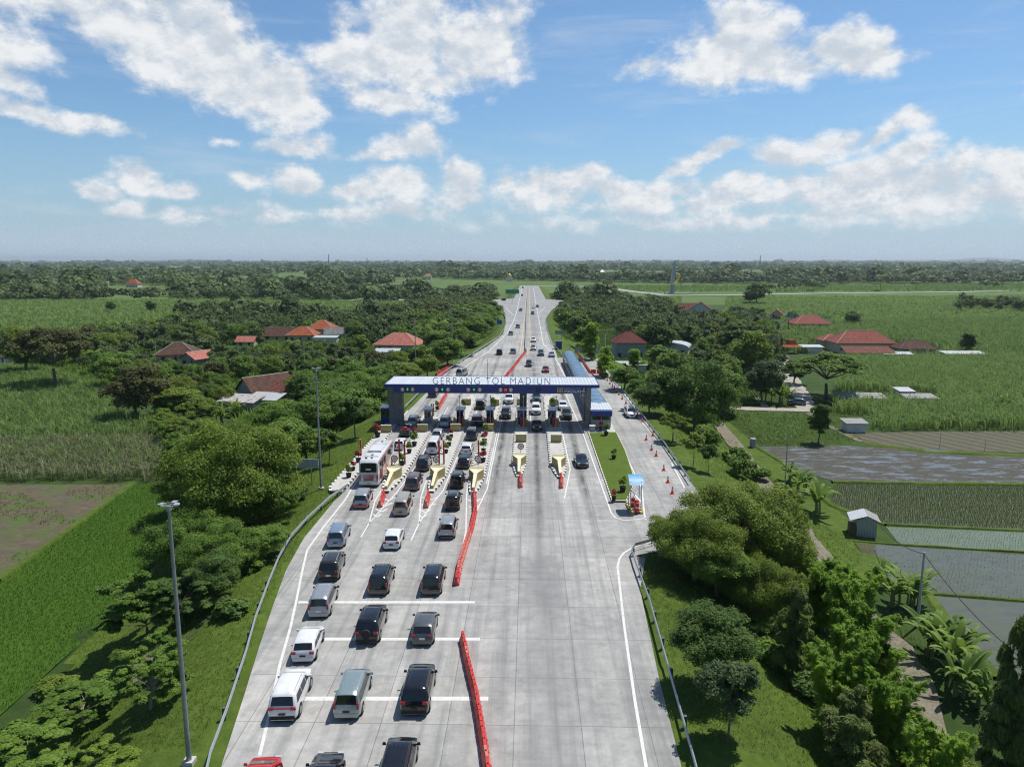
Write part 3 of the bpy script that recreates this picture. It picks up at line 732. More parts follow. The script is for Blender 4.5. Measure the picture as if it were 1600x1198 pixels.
def clumps(kind, rs):
    c = []; r = []
    if kind in ('round', 'mahog', 'tall', 'young'):
        W, H = KW[kind] / 2, KH[kind]; z0 = H * {'young': .40, 'mahog': .22, 'round': .14, 'tall': .12}[kind]; n = 44 if kind != 'young' else 16
        zc = (z0 + H) / 2 ; hzz = (H - z0) / 2
        for i in range(n):
            d = rdirs(rs, 1)[0]; q = rs.uniform(.35, .82)
            c.append((d[0] * W * q, d[1] * W * q, zc + d[2] * hzz * q * .95)); r.append(W * rs.uniform(.24, .42))
    elif kind == 'billow':
        W, H = KW[kind] / 2, KH[kind]
        for i in range(95):
            d = rdirs(rs, 1)[0]; q = rs.uniform(.45, .9)
            c.append((d[0] * W * q, d[1] * W * q, H * .52 + d[2] * H * .42 * q)); r.append(rs.uniform(1.0, 2.1))
    elif kind == 'umbrella':
        W, H = KW[kind] / 2, KH[kind]
        for i in range(60):
            a = rs.uniform(0, 6.28); q = math.sqrt(rs.random()) * .88; z = H * (.90 - .34 * q ** 2) + rs.uniform(-.9, .3)
            c.append((math.cos(a) * W * q, math.sin(a) * W * q, z)); r.append(rs.uniform(.9, 1.7))
    elif kind == 'acacia':
        W, H = KW[kind] / 2, KH[kind]
        for lay in range(26):
            a = rs.uniform(0, 6.28); q = rs.uniform(.25, .72); z = H * rs.uniform(.30, .95); bx, by = math.cos(a) * W * q, math.sin(a) * W * q
            for i in range(7):
                b = rs.uniform(0, 6.28); m = rs.uniform(0, 1.5); c.append((bx + math.cos(b) * m, by + math.sin(b) * m, z - m * .25 + rs.uniform(-.4, .4))); r.append(rs.uniform(.4, .85))
    elif kind == 'casu':
        W, H = KW[kind] / 2, KH[kind]
        for i in range(46):
            t = rs.random() ** .8; a = rs.uniform(0, 6.28); q = (1 - t * .75) * rs.uniform(.15, 1.05) * (.7 + .5 * math.sin(a * 2 + t * 5)) + .05
            c.append((math.cos(a) * W * q, math.sin(a) * W * q, H * (.08 + .9 * t))); r.append(rs.uniform(.35, .95) * (1.1 - .5 * t))
    elif kind == 'shrub':
        for i in range(10):
            d = rdirs(rs, 1)[0]; c.append((d[0] * 1.0, d[1] * 1.0, 1.1 + d[2] * .7)); r.append(rs.uniform(.5, .85))
    return np.array(c), np.array(r)
PROTO = {}
def tree_proto(kind, lod, var, leaf, bark='bark'):
    key = (kind, lod, var, leaf, bark)
    if key in PROTO: return PROTO[key]
    rs = np.random.RandomState(abs(hash((kind, var))) % 99991 if False else (sum(map(ord, kind)) * 31 + var * 977))
    cent, rad = clumps(kind, rs)
    n, s = LODN[lod]
    if kind in ('umbrella',): n = int(n * 1.5)
    if kind == 'acacia': n = int(n * 1.6)
    if kind == 'billow': n = int(n * 1.6)
    if kind == 'young': n = int(n * .32); s *= .8
    if kind == 'shrub': n = int(n * .22); s *= .8
    if kind == 'casu': n = int(n * .8)
    asp, sq, up, dr = 1.35, .8, .5, None
    if kind == 'umbrella': asp, sq, up = 1.6, .5, .9
    if kind == 'acacia': asp, sq, up, s = 2.4, .42, .9, s * .9
    if kind == 'casu': asp, sq, up, dr, s = 4.2, 1.0, .2, (0, 0, -.9), s * .8
    V, tint = crown(rs, cent, rad, n, s, asp, sq, up, dr)
    F = np.arange(len(V)).reshape(-1, 4)
    root = thing('tree', 'tree', 'tree')
    H = KH[kind]; W = KW[kind]
    tb = MB(); tr0 = {'round': .24, 'billow': .34, 'umbrella': .38, 'acacia': .2, 'mahog': .24, 'young': .07, 'casu': .13, 'shrub': .05, 'tall': .22}[kind]
    fork = H * {'umbrella': .32, 'acacia': .22, 'young': .45, 'casu': .85, 'shrub': .12}.get(kind, .34)
    lean = rs.uniform(-.4, .4, 2) * (H / 10)
    top = Vector((lean[0], lean[1], fork))
    sides = 7 if lod in ('hi', 'mid') else 5
    tb.tube([(0, 0, -.8), (0, 0, .1), top * .55 + Vector((.05 * H / 10, 0, 0)), top], [tr0 * 1.35, tr0 * 1.1, tr0 * .85, tr0 * .68], sides)
    if kind == 'casu': tb.tube([top, (lean[0], lean[1], H)], [tr0 * .5, .02], 5)
    order = rs.permutation(len(cent)); nl = {'hi': 16, 'mid': 9, 'lo': 5, 'xlo': 3}[lod]
    for k in order[:nl if kind != 'acacia' else nl + 6]:
        e = Vector(cent[k]); st = top.lerp(Vector((lean[0], lean[1], e.z)), .25 if kind != 'casu' else .75)
        if kind == 'casu': st = Vector((lean[0], lean[1], max(e.z - .6, .4)))
        mid = st.lerp(e, .5) + Vector((rs.uniform(-.3, .3), rs.uniform(-.3, .3), rs.uniform(-.1, .5)))
        q = .5 if kind != 'casu' else .2
        tb.tube([st, mid, e], [tr0 * q, tr0 * q * .55, tr0 * .14], 5)
    tb.build('trunk', MAT[bark], root, smooth=True)
    link('crown', npmesh('crown', V, F, L[leaf], tint), root)
    PROTO[key] = Proto(root); return PROTO[key]
NTREE = [0]
CROWNS = []
trnd = random.Random(11)
REQ = []
def tree_at(g, H, W, kind, leaf, label, group=None, lod=None, cat='tree', bark='bark', name='tree', var=None):
    """collect; the 290 trees that show largest become objects, the rest one mass"""
    zc = (Vector(g) - CAM).dot(_f); u, v, _ = proj(g); vt = proj((g[0], g[1], g[2] + H))[1]
    seen = -W / 2 * FPX / zc < u < 1600 + W / 2 * FPX / zc and vt < 1198
    if not seen: return
    if lod is None: lod = 'hi' if zc < 95 else 'mid' if zc < 185 else 'lo' if zc < 330 else 'xlo'
    var = trnd.randrange(3) if var is None else var
    REQ.append(((H * W) ** .5 / zc * (1.0 if group else 4.0), tuple(g), H, W, kind, leaf, label, group, lod, cat, bark, name, var, trnd.uniform(0, 6.28)))
    NTREE[0] += 1; CROWNS.append((g[0], g[1], W / 2))
MASSV = []; MASST = []
def flush_trees(limit=288):
    tr = sorted([r for r in REQ if r[11] == 'tree'], key=lambda r: -r[0]); oth = [r for r in REQ if r[11] != 'tree']
    for r in tr[:limit] + oth:
        _, g, H, W, kind, leaf, label, group, lod, cat, bark, name, var, rot = r
        p = tree_proto(kind, lod, var, leaf, bark)
        o = p.put((g[0], g[1], g[2] - .05), rot, (W / KW[kind], W / KW[kind], H / KH[kind]), label, group)
        o.name = name; o['category'] = cat
        if not group and 'group' in o: del o['group']
    for r in tr[limit:]:
        _, g, H, W, kind, leaf, label, group, lod, cat, bark, name, var, rot = r
        k = np.random.RandomState(var * 7 + 3); cent, rad = clumps(kind, k); V, t = crown(k, cent, rad, 1500 if lod == 'lo' else 700, .70, 1.3, .8, .5)
        V = V * [W / KW[kind], W / KW[kind], H / KH[kind]]; c, s_ = math.cos(rot), math.sin(rot)
        V = V @ np.array([[c, s_, 0], [-s_, c, 0], [0, 0, 1]]) + np.array(g); MASSV.append(V.astype(np.float32)); MASST.append(t * .6 + .4 * ((rot * 7) % 1))
    print('trees as objects', min(limit, len(tr)), 'in the mass', max(0, len(tr) - limit), 'shrubs', len(oth))
def tree_px(cx, by, ty, wpx, kind, leaf, label, group=None, **kw):
    g = Pg(cx, by); zc = (g - CAM).dot(_f)
    top = PY(cx, ty, g.y + wpx * zc / FPX * .2); H = max(1.0, top.z - g.z); W = wpx * zc / FPX * 1.06
    return tree_at(g, H, W, kind, leaf, label, group, **kw)
def inpoly(x, y, poly):
    c = False; n = len(poly)
    for i in range(n):
        x0, y0 = poly[i]; x1, y1 = poly[i - 1]
        if (y0 > y) != (y1 > y) and x < (x1 - x0) * (y - y0) / (y1 - y0) + x0: c = not c
    return c
# ------------------------------------------------------------------ individual trees, left of the road
T = tree_px
T(385, 822, 642, 205, 'billow', 'lime', 'largest lime green spreading tree, left of the tall grey light mast', lod='hi')
T(318, 810, 672, 140, 'billow', 'lime', 'lime green spreading tree at the field side of the largest lime green tree', lod='hi')
T(300, 890, 785, 140, 'billow', 'mid', 'dark feathery tree behind the head of the nearest light mast', lod='hi')
T(352, 900, 808, 125, 'billow', 'mid', 'layered feathery tree between the nearest light mast and the guardrail', lod='hi')
T(410, 872, 812, 80, 'round', 'mid', 'rounded bushy tree on the slope beside the left guardrail bend', lod='hi')
T(232, 1000, 882, 150, 'acacia', 'mid', 'low spreading tree along the edge of the bright rice field', lod='hi')
T(285, 975, 888, 110, 'acacia', 'dark', 'dark feathery tree on the slope just right of the nearest light mast', lod='hi')
T(236, 1108, 985, 130, 'acacia', 'mid', 'leaning feathery tree with pale bare branches above a dirt patch', lod='hi', bark='palebark')
T(130, 1130, 1058, 120, 'acacia', 'mid', 'low feathery tree with pale twigs at the rice field edge', lod='hi', bark='palebark')
T(60, 1235, 1135, 170, 'acacia', 'mid', 'feathery tree in the bottom left corner', lod='hi', bark='palebark')
T(150, 1265, 1165, 150, 'acacia', 'lime', 'feathery tree at the bottom edge left of the mast base', lod='hi', bark='palebark')
T(335, 940, 855, 90, 'round', 'dark', 'dark rounded tree in the hollow below the guardrail', lod='hi')
T(398, 800, 752, 80, 'round', 'mid', 'small bushy tree beneath the largest lime green tree', lod='mid')
T(452, 815, 757, 36, 'young', 'mid', 'slim sapling on the grass slope beside the guardrail')
T(466, 782, 750, 30, 'shrub', 'bluegreen', 'round pale shrub in front of the grey road sign', cat='shrub', name='shrub')
T(500, 728, 672, 46, 'young', 'olive', 'small tree just left of the middle light mast foot')
T(514, 725, 668, 44, 'young', 'dark', 'small dark tree on the lawn right of the middle light mast')
T(555, 683, 615, 62, 'young', 'dark', 'slim roadside tree on the lawn left of the blue toll booth')
for k, (x, b, t, ww, kd, lf) in enumerate(((530, 668, 596, 130, 'billow', 'mid'), (470, 682, 612, 120, 'billow', 'mid'), (585, 640, 575, 90, 'billow', 'mid'), (440, 715, 650, 90, 'round', 'mid'), (610, 612, 560, 70, 'round', 'mid'),
     (505, 640, 585, 90, 'round', 'dark'), (560, 620, 575, 80, 'umbrella', 'mid'), (480, 722, 660, 70, 'round', 'mid'), (440, 660, 620, 80, 'umbrella', 'mid'))):
    T(x, b, t, ww, kd, lf, 'green tree in the dense row behind the lawn left of the toll gate', 'trees left of the toll gate', lod='mid')
for k, (x, b, t, ww, kd, lf) in enumerate(((640, 602, 562, 44, 'round', 'olive'), (668, 590, 550, 44, 'round', 'olive'), (662, 575, 535, 54, 'round', 'mid'), (700, 572, 524, 60, 'round', 'mid'), (690, 555, 512, 60, 'round', 'mid'), (722, 556, 508, 56, 'umbrella', 'mid'), (738, 541, 490, 60, 'round', 'mid'),
     (720, 528, 482, 70, 'umbrella', 'dark'), (752, 527, 482, 46, 'round', 'mid'), (762, 514, 474, 40, 'round', 'mid'), (745, 505, 470, 60, 'umbrella', 'mid'), (768, 498, 468, 36, 'round', 'dark'), (700, 535, 490, 60, 'round', 'dark'), (685, 505, 465, 46, 'round', 'brown'))):
    T(x, b, t, ww, kd, lf, 'roadside tree on the left embankment beyond the toll gate', 'left roadside trees beyond the gate', lod='mid')
T(87, 607, 504, 112, 'umbrella', 'brown', 'wide brown green tree standing alone in the cane field', lod='mid')
T(40, 585, 504, 70, 'round', 'olive', 'olive tree at the left edge behind the lone field tree', lod='mid')
T(215, 658, 560, 92, 'round', 'brown', 'tall dark brownish tree at the corner of the left cane field', lod='mid')
T(180, 610, 548, 60, 'round', 'mid', 'green tree behind the brownish corner tree', lod='mid')
T(268, 656, 602, 50, 'tall', 'mid', 'slender green tree beside the brownish corner tree', lod='mid')
T(290, 655, 596, 62, 'tall', 'olive', 'olive tree in front of the rusty tin roof house', lod='mid')
T(175, 488, 469, 17, 'round', 'dark', 'left one of two dark round trees in the far cane field', lod='lo')
T(237, 489, 468, 18, 'round', 'dark', 'right one of two dark round trees in the far cane field', lod='lo')
T(368, 465 + 14, 452, 18, 'round', 'dark', 'small round tree at the near edge of the far left field', lod='lo')
T(578, 478, 456, 18, 'round', 'dark', 'dark round tree at the middle of the far left field', lod='lo')
# right of the road
G1 = 'trees right of the road bend'
T(1085, 905, 775, 135, 'billow', 'olive', 'olive rounded tree with lower limbs over the guardrail bend', lod='hi')
T(1040, 872, 795, 70, 'mahog', 'olive', 'leafy tree reaching over the end of the side road', lod='hi')
T(1150, 880, 735, 175, 'billow', 'olive', 'tallest olive rounded tree of the clump by the side road', lod='hi')
T(1205, 915, 765, 125, 'billow', 'olive', 'olive tree at the dirt path side of the big clump', lod='hi')
T(1120, 930, 830, 110, 'mahog', 'mid', 'green tree at the front of the big clump', lod='hi')
T(1180, 965, 850, 105, 'billow', 'olive', 'front right tree of the big olive clump', lod='hi')
T(1110, 1075, 928, 130, 'mahog', 'dark', 'dark leafy tree standing between the big clump and the young tree', lod='hi')
T(1137, 1158, 1012, 112, 'young', 'bluegreen', 'young tree with thin trunk on the bright lawn', lod='hi')
T(1243, 990, 888, 60, 'young', 'olive', 'thin forked tree in the gap behind the lawn', lod='hi')
T(1238, 1055, 910, 80, 'casu', 'casu', 'dark feathery tree between the lawn and the bright bamboo', lod='hi')
T(1325, 1215, 1060, 120, 'casu', 'casu', 'dark wispy tree at the foot of the bright bamboo', lod='hi')
T(1588, 1230, 850, 110, 'casu', 'casu', 'tall dark casuarina at the right edge of the picture', lod='hi')
T(1565, 1265, 1060, 110, 'casu', 'casu', 'dark casuarina in the bottom right corner', lod='hi')
T(1083, 728, 672, 40, 'young', 'olive', 'young tree on the grass beside the side road guardrail')
T(1107, 738, 690, 34, 'young', 'dark', 'small dark tree right of the young roadside tree')
T(1051, 690, 640, 44, 'umbrella', 'olive', 'pale flat topped small tree beyond the side road guardrail')
T(996, 640, 590, 40, 'young', 'mid', 'slim tree on the lawn beside the walkway end')
T(1015, 650, 592, 50, 'round', 'dark', 'small dense dark tree beside the side road')
T(975, 610, 565, 50, 'round', 'mid', 'green tree beside the cone line')
T(1085, 676, 548, 115, 'billow', 'dark', 'largest dark rounded tree right of the toll gate')
T(1048, 655, 568, 75, 'round', 'dark', 'dark tree behind the left shoulder of the largest dark tree')
T(1125, 648, 572, 70, 'round', 'mid', 'green tree at the right shoulder of the largest dark tree')
T(1100, 700, 655, 46, 'shrub', 'mid', 'leafy bush at the foot of the largest dark tree', cat='shrub', name='shrub')
T(925, 563, 505, 50, 'casu', 'bright', 'bright yellow green bamboo clump by the grey gate')
T(945, 590, 540, 42, 'casu', 'bright', 'bright green bamboo clump behind the flag pole')
T(912, 545, 508, 40, 'round', 'mid', 'tree behind the grey gate')
T(1030, 556, 494, 56, 'round', 'dark', 'dark tree between the maroon roof house and the white roof')
T(990, 578, 545, 40, 'casu', 'bright', 'bright shrubby bamboo before the maroon roof house')
T(1032, 575, 535, 50, 'round', 'mid', 'green tree before the white vaulted roof')
T(1190, 628, 556, 62, 'round', 'bluegreen', 'dark tree above the village lane curve')
T(1172, 585, 512, 60, 'round', 'olive', 'yellowish flowering tree near the lane')
T(1150, 560, 500, 56, 'tall', 'dark', 'dark upright tree behind the flowering tree')
T(1291, 622, 545, 112, 'umbrella', 'mid', 'umbrella shaped tree beside the village lane', lod='mid')
T(1278, 693, 618, 34, 'tall', 'dark', 'narrow dark tree beside the ploughed field')
T(1240, 600, 556, 46, 'round', 'dark', 'dark tree left of the umbrella shaped tree')
T(1510, 554, 513, 26, 'tall', 'dark', 'lone dark tree in the right cane field')
T(1183, 477, 436, 34, 'round', 'dark', 'dark tree in the far right field', lod='lo'); T(1172, 476, 452, 24, 'round', 'dark', 'lower dark tree left of the far field tree', lod='lo')
T(1332, 508, 484, 28, 'round', 'dark', 'small dark tree beyond the red hipped roof', lod='lo')
T(1187, 592 + 20, 600, 12, 'shrub', 'mid', 'small bush on the grass by the footpath', cat='shrub', name='shrub')
T(1147, 655, 642, 12, 'shrub', 'mid', 'small bush on the grass below the village lane', cat='shrub', name='shrub')
# near bushes on the verges
for x, y, t, ww, lf in ((1090, 860, 825, 60, 'mid'), (1240, 880, 850, 60, 'mid'), (1275, 900, 868, 60, 'bright'), (1300, 935, 890, 70, 'bright'), (1180, 985, 955, 50, 'mid'), (1200, 1030, 990, 60, 'mid'), (1260, 1085, 1040, 60, 'dark'),
                        (1480, 1200, 1140, 70, 'bright'), (1440, 1215, 1160, 70, 'bright'), (1400, 1190, 1130, 70, 'bright'), (1520, 1230, 1170, 70, 'olive')):
    T(x, y, t, ww, 'shrub', lf, 'leafy undergrowth bush on the slope below the road', 'undergrowth bushes on the right slope', cat='shrub', name='shrub', lod='mid')
for x, y, t, ww, lf in ((390, 890, 862, 46, 'mid'), (170, 1080, 1040, 70, 'mid'), (90, 1080, 1050, 60, 'lime'), (30, 1160, 1120, 70, 'mid'), (420, 850, 822, 46, 'mid'), (360, 960, 925, 60, 'dark'), (270, 935, 900, 60, 'mid')):
    T(x, y, t, ww, 'shrub', lf, 'leafy undergrowth bush on the slope below the left guardrail', 'undergrowth bushes on the left slope', cat='shrub', name='shrub', lod='mid')
# ------------------------------------------------------------------ bamboo, bananas, palms
def bamboo_proto(seed, leaf='bright'):
    rs = np.random.RandomState(seed); root = thing('bamboo_clump', 'bamboo', 'bamboo'); sb = MB(); Vs = []; Ts = []
    for k in range(24):
        a = rs.uniform(0, 6.28); h = rs.uniform(5.0, 10); out = rs.uniform(.6, 3.6); pts = []
        for i in range(7):
            t = i / 6; q = .3 + out * t ** 2.2; pts.append(Vector((math.cos(a) * q, math.sin(a) * q, h * (t - .12 * t ** 3))))
        sb.tube(pts[:6], [.045, .04, .035, .03, .02, .012], 4)
        n = 2300; t = .12 + .75 * rs.random(n) ** .7; i0 = np.minimum((t * 6).astype(int), 5); fr = t * 6 - i0
        pa = np.array([tuple(p) for p in pts]); c = pa[i0] * (1 - fr)[:, None] + pa[i0 + 1] * fr[:, None]
        bi = (t * 70).astype(int); bd = rdirs(rs, 71); bd[:, 2] = bd[:, 2] * .5 + .15   # side sprays at the nodes
        c = c + bd[bi] * (rs.random(n) * 1.25 * (1.15 - t * .75))[:, None] + rdirs(rs, n) * .12
        c[:, 2] -= rs.random(n) * .25
        nn = rdirs(rs, n) * .7 + bd[bi] * .4 + np.array([0, 0, 1.3]); nn /= np.linalg.norm(nn, axis=1)[:, None]
        dr = np.tile(np.array([math.cos(a) * .6, math.sin(a) * .6, -.6]), (n, 1))
        Vs.append(quads(c, nn, .085, 3.4, rs, dr)); Ts.append(np.repeat(np.clip(rs.uniform(.1, .8) + .3 * (rs.random(n) - .5), 0, 1), 4))
    V = np.concatenate(Vs); sb.build('stems', MAT['palebark'], root)
    link('foliage', npmesh('foliage', V, np.arange(len(V)).reshape(-1, 4), L[leaf], np.concatenate(Ts)), root)
    return Proto(root)
BAM = [bamboo_proto(3), bamboo_proto(8)]
for k, (x, b, t, lab) in enumerate(((1285, 985, 842, 'bright green bamboo clump nearest the big olive clump'), (1325, 1040, 868, 'bright green bamboo plume leaning over the dirt path'), (1345, 1100, 915, 'bright bamboo clump in the middle of the bamboo row'),
        (1300, 1150, 985, 'bright bamboo clump at the lawn side of the bamboo row'), (1375, 1180, 1010, 'bright bamboo clump at the near end of the dirt path'), (1455, 1260, 1110, 'bamboo clump at the bottom edge right of the path'))):
    g = Pg(x, b); H = PY(x, t, g.y).z - g.z; s = H / 8.8
    BAM[k % 2].put((g.x, g.y, g.z - .1), k * 1.3, (s * .92, s * .92, s), lab, 'bamboo clumps along the dirt path')
def frond(P0, a, L0, arch, wd, rs, n=7, up=1.0, tilt=.0):
    """one broad banana leaf as a strip with a keel"""
    V = []; F = []
    for i in range(n + 1):
        t = i / n; r = L0 * (t - .25 * arch * t * t); z = up * L0 * (math.sin(min(t * 1.6, 1.57)) * .55) - arch * L0 * .75 * t * t
        w = wd * math.sin(math.pi * min(1, .08 + t * .95)) ** .6 * (.25 if i == 0 else 1) * .5
        c = np.array([math.cos(a) * r, math.sin(a) * r, z]) + P0; s = np.array([-math.sin(a), math.cos(a), 0.0])
        V += [c - s * w - np.array([0, 0, w * .35]), c, c + s * w - np.array([0, 0, w * .35])]
    for i in range(n):
        for q in (0, 1): F.append((3 * i + q, 3 * i + q + 1, 3 * i + q + 4, 3 * i + q + 3))
    return V, F
def banana_proto(seed, stems=3):
    rs = np.random.RandomState(seed); root = thing('banana_plant', 'banana', 'banana plant'); V = []; F = []; tn = []
    for s in range(stems):
        b = np.array([rs.uniform(-1.1, 1.1), rs.uniform(-1.1, 1.1), 0]) if s else np.zeros(3); h = rs.uniform(1.1, 2.0)
        tb = MB(); tb.tube([tuple(b + [0, 0, -.4]), tuple(b + [.05, 0, h * .6]), tuple(b + [.08, .03, h])], [.12, .10, .07], 8); tb.build('stem', M('banana_stem', (.20, .22, .08), .8, var=.3), root, smooth=True)
        for k in range(7):
            v, f = frond(b + [.08, .03, h - .1], k * 2.4 + rs.uniform(-.4, .4), rs.uniform(1.9, 2.9), rs.choice([.15, .3, .5, .8]), rs.uniform(.34, .5), rs, up=rs.uniform(.9, 2.0))
            o = len(V); V += v; F += [[i + o for i in q] for q in f]; tn += [rs.uniform(.1, 1)] * len(v)
    link('leaves', npmesh('leaves', V, F, L['banana'], tn), root); return Proto(root)
BAN = [banana_proto(1, 4), banana_proto(2, 5), banana_proto(5, 3)]
bl = (((1232, 752, 712, 'banana clump left of the next one by the muddy field'), (1255, 770, 722, 'banana plant between two taller banana clumps'), (1277, 800, 732, 'tallest banana clump beside the seedling paddy'),
      (1378, 912, 868, 'small banana plant beside the white tin hut'), (1405, 945, 868, 'banana clump left of the concrete pole'), (1425, 950, 885, 'banana clump right against the concrete pole'),
      (1455, 1020, 940, 'banana plant in front of the concrete pole'), (1480, 1035, 945, 'broad banana plant over the grey paddy'), (1500, 1050, 950, 'rightmost of the three banana plants before the grey paddy'), (1505, 1090, 1000, 'banana plant with a pale upright new leaf'),
      (1545, 1110, 1040, 'banana plant nearest the bottom right casuarina'), (1562, 640, 604, 'banana plant rising out of the right cane field'), (345, 660, 622, 'banana clump beside the rusty tin roof house'), (365, 650, 618, 'banana clump left of the brown gable'),
      (1205, 628, 592, 'broad banana clump at the bend of the village lane'), (1222, 632, 585, 'dark banana clump beside the village lane')))
for k, (x, b, t, lab) in enumerate(bl):
    g = Pg(x, b); H = PY(x, t, g.y).z - g.z; BAN[k % 3].put((g.x, g.y, g.z - .05), k * .9, max(.6, H / 4.7), lab, 'banana plants')
def palm_proto(seed):
    rs = np.random.RandomState(seed); root = thing('coconut_palm', 'palm', 'palm tree'); tb = MB()
    tb.tube([(0, 0, -.5), (.2, 0, 3), (.5, .1, 6), (.6, .1, 8)], [.2, .15, .13, .12], 6); tb.build('trunk', MAT['bark'], root, smooth=True)
    V = []; F = []; tn = []
    for k in range(16):
        a = k * 2.4; L0 = rs.uniform(2.8, 3.6); arch = rs.uniform(.3, 1.0); up = rs.uniform(.5, 1.4)
        for i in range(14):
            t = (i + .5) / 14; r = L0 * (t - .25 * arch * t * t); z = up * L0 * math.sin(min(t * 1.6, 1.57)) * .5 - arch * L0 * .7 * t * t
            c = np.array([.6 + math.cos(a) * r, .1 + math.sin(a) * r, 8 + z]); s = np.array([-math.sin(a), math.cos(a), 0]); d = np.array([math.cos(a), math.sin(a), 0])
            for sg in (-1, 1):
                e = c + s * sg * .75 * math.sin(math.pi * (.12 + .8 * t)) + d * .3 - np.array([0, 0, .35]); o = len(V)
                V += [c - d * .1, c + d * .12, e + d * .05, e]; F.append((o, o + 1, o + 2, o + 3)); tn += [rs.uniform(.2, .9)] * 4
    link('fronds', npmesh('fronds', V, F, L['mid'], tn), root); return Proto(root)
PALM = [palm_proto(1), palm_proto(2)]
for k, (x, b, t, lab) in enumerate(((660, 560, 505, 'coconut palm left of the far light masts'), (685, 552, 498, 'coconut palm beside the masts right of the red pyramid roof'), (200, 590, 548, 'palm behind the brownish field corner tree'), (1232, 520, 482, 'palm left of the small gabled houses'), (462, 566, 530, 'palm near the twin utility poles'),
        (150, 585, 545, 'palm behind the lone field tree'), (955, 480, 450, 'palm on the far side right of the road'), (1375, 455, 428, 'palm in the far tree row'))):
    g = Pg(x, b); H = PY(x, t, g.y).z - g.z; PALM[k % 2].put((g.x, g.y, g.z), k, max(.8, H / 9.5), lab, 'coconut palms')
# ------------------------------------------------------------------ belts of trees
KEEP = [ # screen rectangles of houses etc. that must stay visible: x0, y0, x1, y1, base y
 (442, 498, 524, 532, 537), (415, 512, 452, 530, 536), (512, 502, 536, 524, 534), (580, 516, 664, 552, 556), (245, 532, 300, 562, 568), (288, 542, 322, 566, 570), (338, 584, 494, 640, 648), (195, 436, 216, 448, 449), (365, 532, 395, 542, 546), (0, 545, 14, 566, 568),
 (942, 506, 1020, 550, 562), (1030, 524, 1085, 546, 556), (955, 560, 1015, 572, 578), (1070, 465, 1130, 487, 490), (1232, 486, 1304, 512, 514), (1208, 484, 1244, 496, 497), (1276, 510, 1412, 562, 564), (1402, 530, 1470, 560, 560), (1225, 528, 1290, 545, 548), (1125, 590, 1320, 660, 662), (1310, 600, 1470, 632, 632), (640, 556, 680, 590, 592)]
def fill(poly, sp, h0, h1, kinds, label, group, seed, lod=None, name='tree', jit=.45, keep=True):
    r = random.Random(seed); W3 = [P(a, b, FZ) for a, b in poly]; x0, x1 = min(p.x for p in W3), max(p.x for p in W3); y0, y1 = min(p.y for p in W3), max(p.y for p in W3)
    n = 0; y = y0
    while y < y1:
        x = x0 + r.uniform(0, sp)
        while x < x1:
            px, py = x + r.uniform(-jit, jit) * sp, y + r.uniform(-jit, jit) * sp; x += sp
            kd, lf = r.choice(kinds); H = r.uniform(h0, h1); W = H * KW[kd] / KH[kd] * r.uniform(.85, 1.2)
            if kd in ('umbrella', 'billow'): W *= .8
            u, v, zc = proj((px, py, FZ))
            if not inpoly(u, v, poly): continue
            if corr(px, py) < W / 2 + 1.5 and py < 850: continue
            if any((px - a) ** 2 + (py - b) ** 2 < (.30 * (c + W / 2)) ** 2 for a, b, c in CROWNS): continue
            g = (px, py, hz(px, py)); ut, vt, _ = proj((px, py, g[2] + H * .97)); wp = W * FPX / zc / 2 * .85; vb = proj(g)[1] - H * .2 * FPX / zc
            if keep and any(u + wp * .9 > a and u - wp * .9 < c and vb > b and vt < d - (d - b) * .25 and proj(g)[1] > e - 10 for a, b, c, d, e in KEEP): continue
            tree_at(g, H, W, kd, lf, label, group, lod=lod, name=name); n += 1
        y += sp
    return n
mix1 = [('billow', 'mid'), ('billow', 'olive'), ('round', 'mid'), ('round', 'dark'), ('round', 'bluegreen'), ('round', 'olive'), ('tall', 'mid'), ('tall', 'dark'), ('billow', 'mid'), ('round', 'brown')]
cnt = []
cnt.append(fill([(-30, 540), (130, 535), (250, 520), (300, 492), (420, 497), (600, 500), (660, 505), (600, 540), (420, 545), (240, 540), (120, 575), (-30, 572)], 7, 5, 9, mix1, 'green village tree between the houses left of the toll road', 'village trees on the left', 1))
cnt.append(fill([(600, 498), (690, 480), (770, 470), (782, 500), (740, 540), (700, 560), (640, 560)], 7.5, 7, 11, mix1, 'dense green tree beside the village left of the road beyond the gate', 'trees left of the road beyond the gate', 2))
cnt.append(fill([(320, 560), (420, 552), (560, 545), (680, 560), (690, 580), (600, 600), (540, 612), (500, 590), (330, 600)], 6.2, 4, 7.5, mix1, 'leafy garden tree around the houses behind the toll gate', 'garden trees left of the gate', 3))
cnt.append(fill([(130, 575), (240, 540), (340, 545), (345, 600), (250, 600), (170, 600)], 6.4, 4, 7, mix1, 'garden tree between the lone field tree and the dark brown roof', 'garden trees behind the left cane field', 21))
cnt.append(fill([(240, 600), (345, 590), (350, 640), (330, 660), (255, 655)], 6, 4, 7, mix1, 'garden tree behind the trees at the cane field corner', 'garden trees at the cane field corner', 22))
cnt.append(fill([(340, 560), (430, 560), (520, 575), (500, 596), (420, 585), (350, 590)], 6, 3.5, 6, mix1, 'garden tree behind the brown gable and mottled red roofs', 'garden trees behind the brown gable', 23))
cnt.append(fill([(495, 595), (600, 600), (590, 640), (545, 665), (480, 700), (430, 740), (405, 700), (430, 650)], 7, 6, 8.5, [('round', 'mid'), ('billow', 'mid'), ('round', 'dark')], 'green tree in the dense grove below the lawn left of the gate', 'grove left of the gate', 4))
cnt.append(fill([(240, 660), (330, 662), (340, 700), (290, 760), (255, 735), (250, 690)], 6.5, 4, 6.5, [('round', 'lime'), ('round', 'mid'), ('umbrella', 'lime')], 'bushy tree behind the lime green trees at the cane field', 'bushy trees at the cane field', 5))
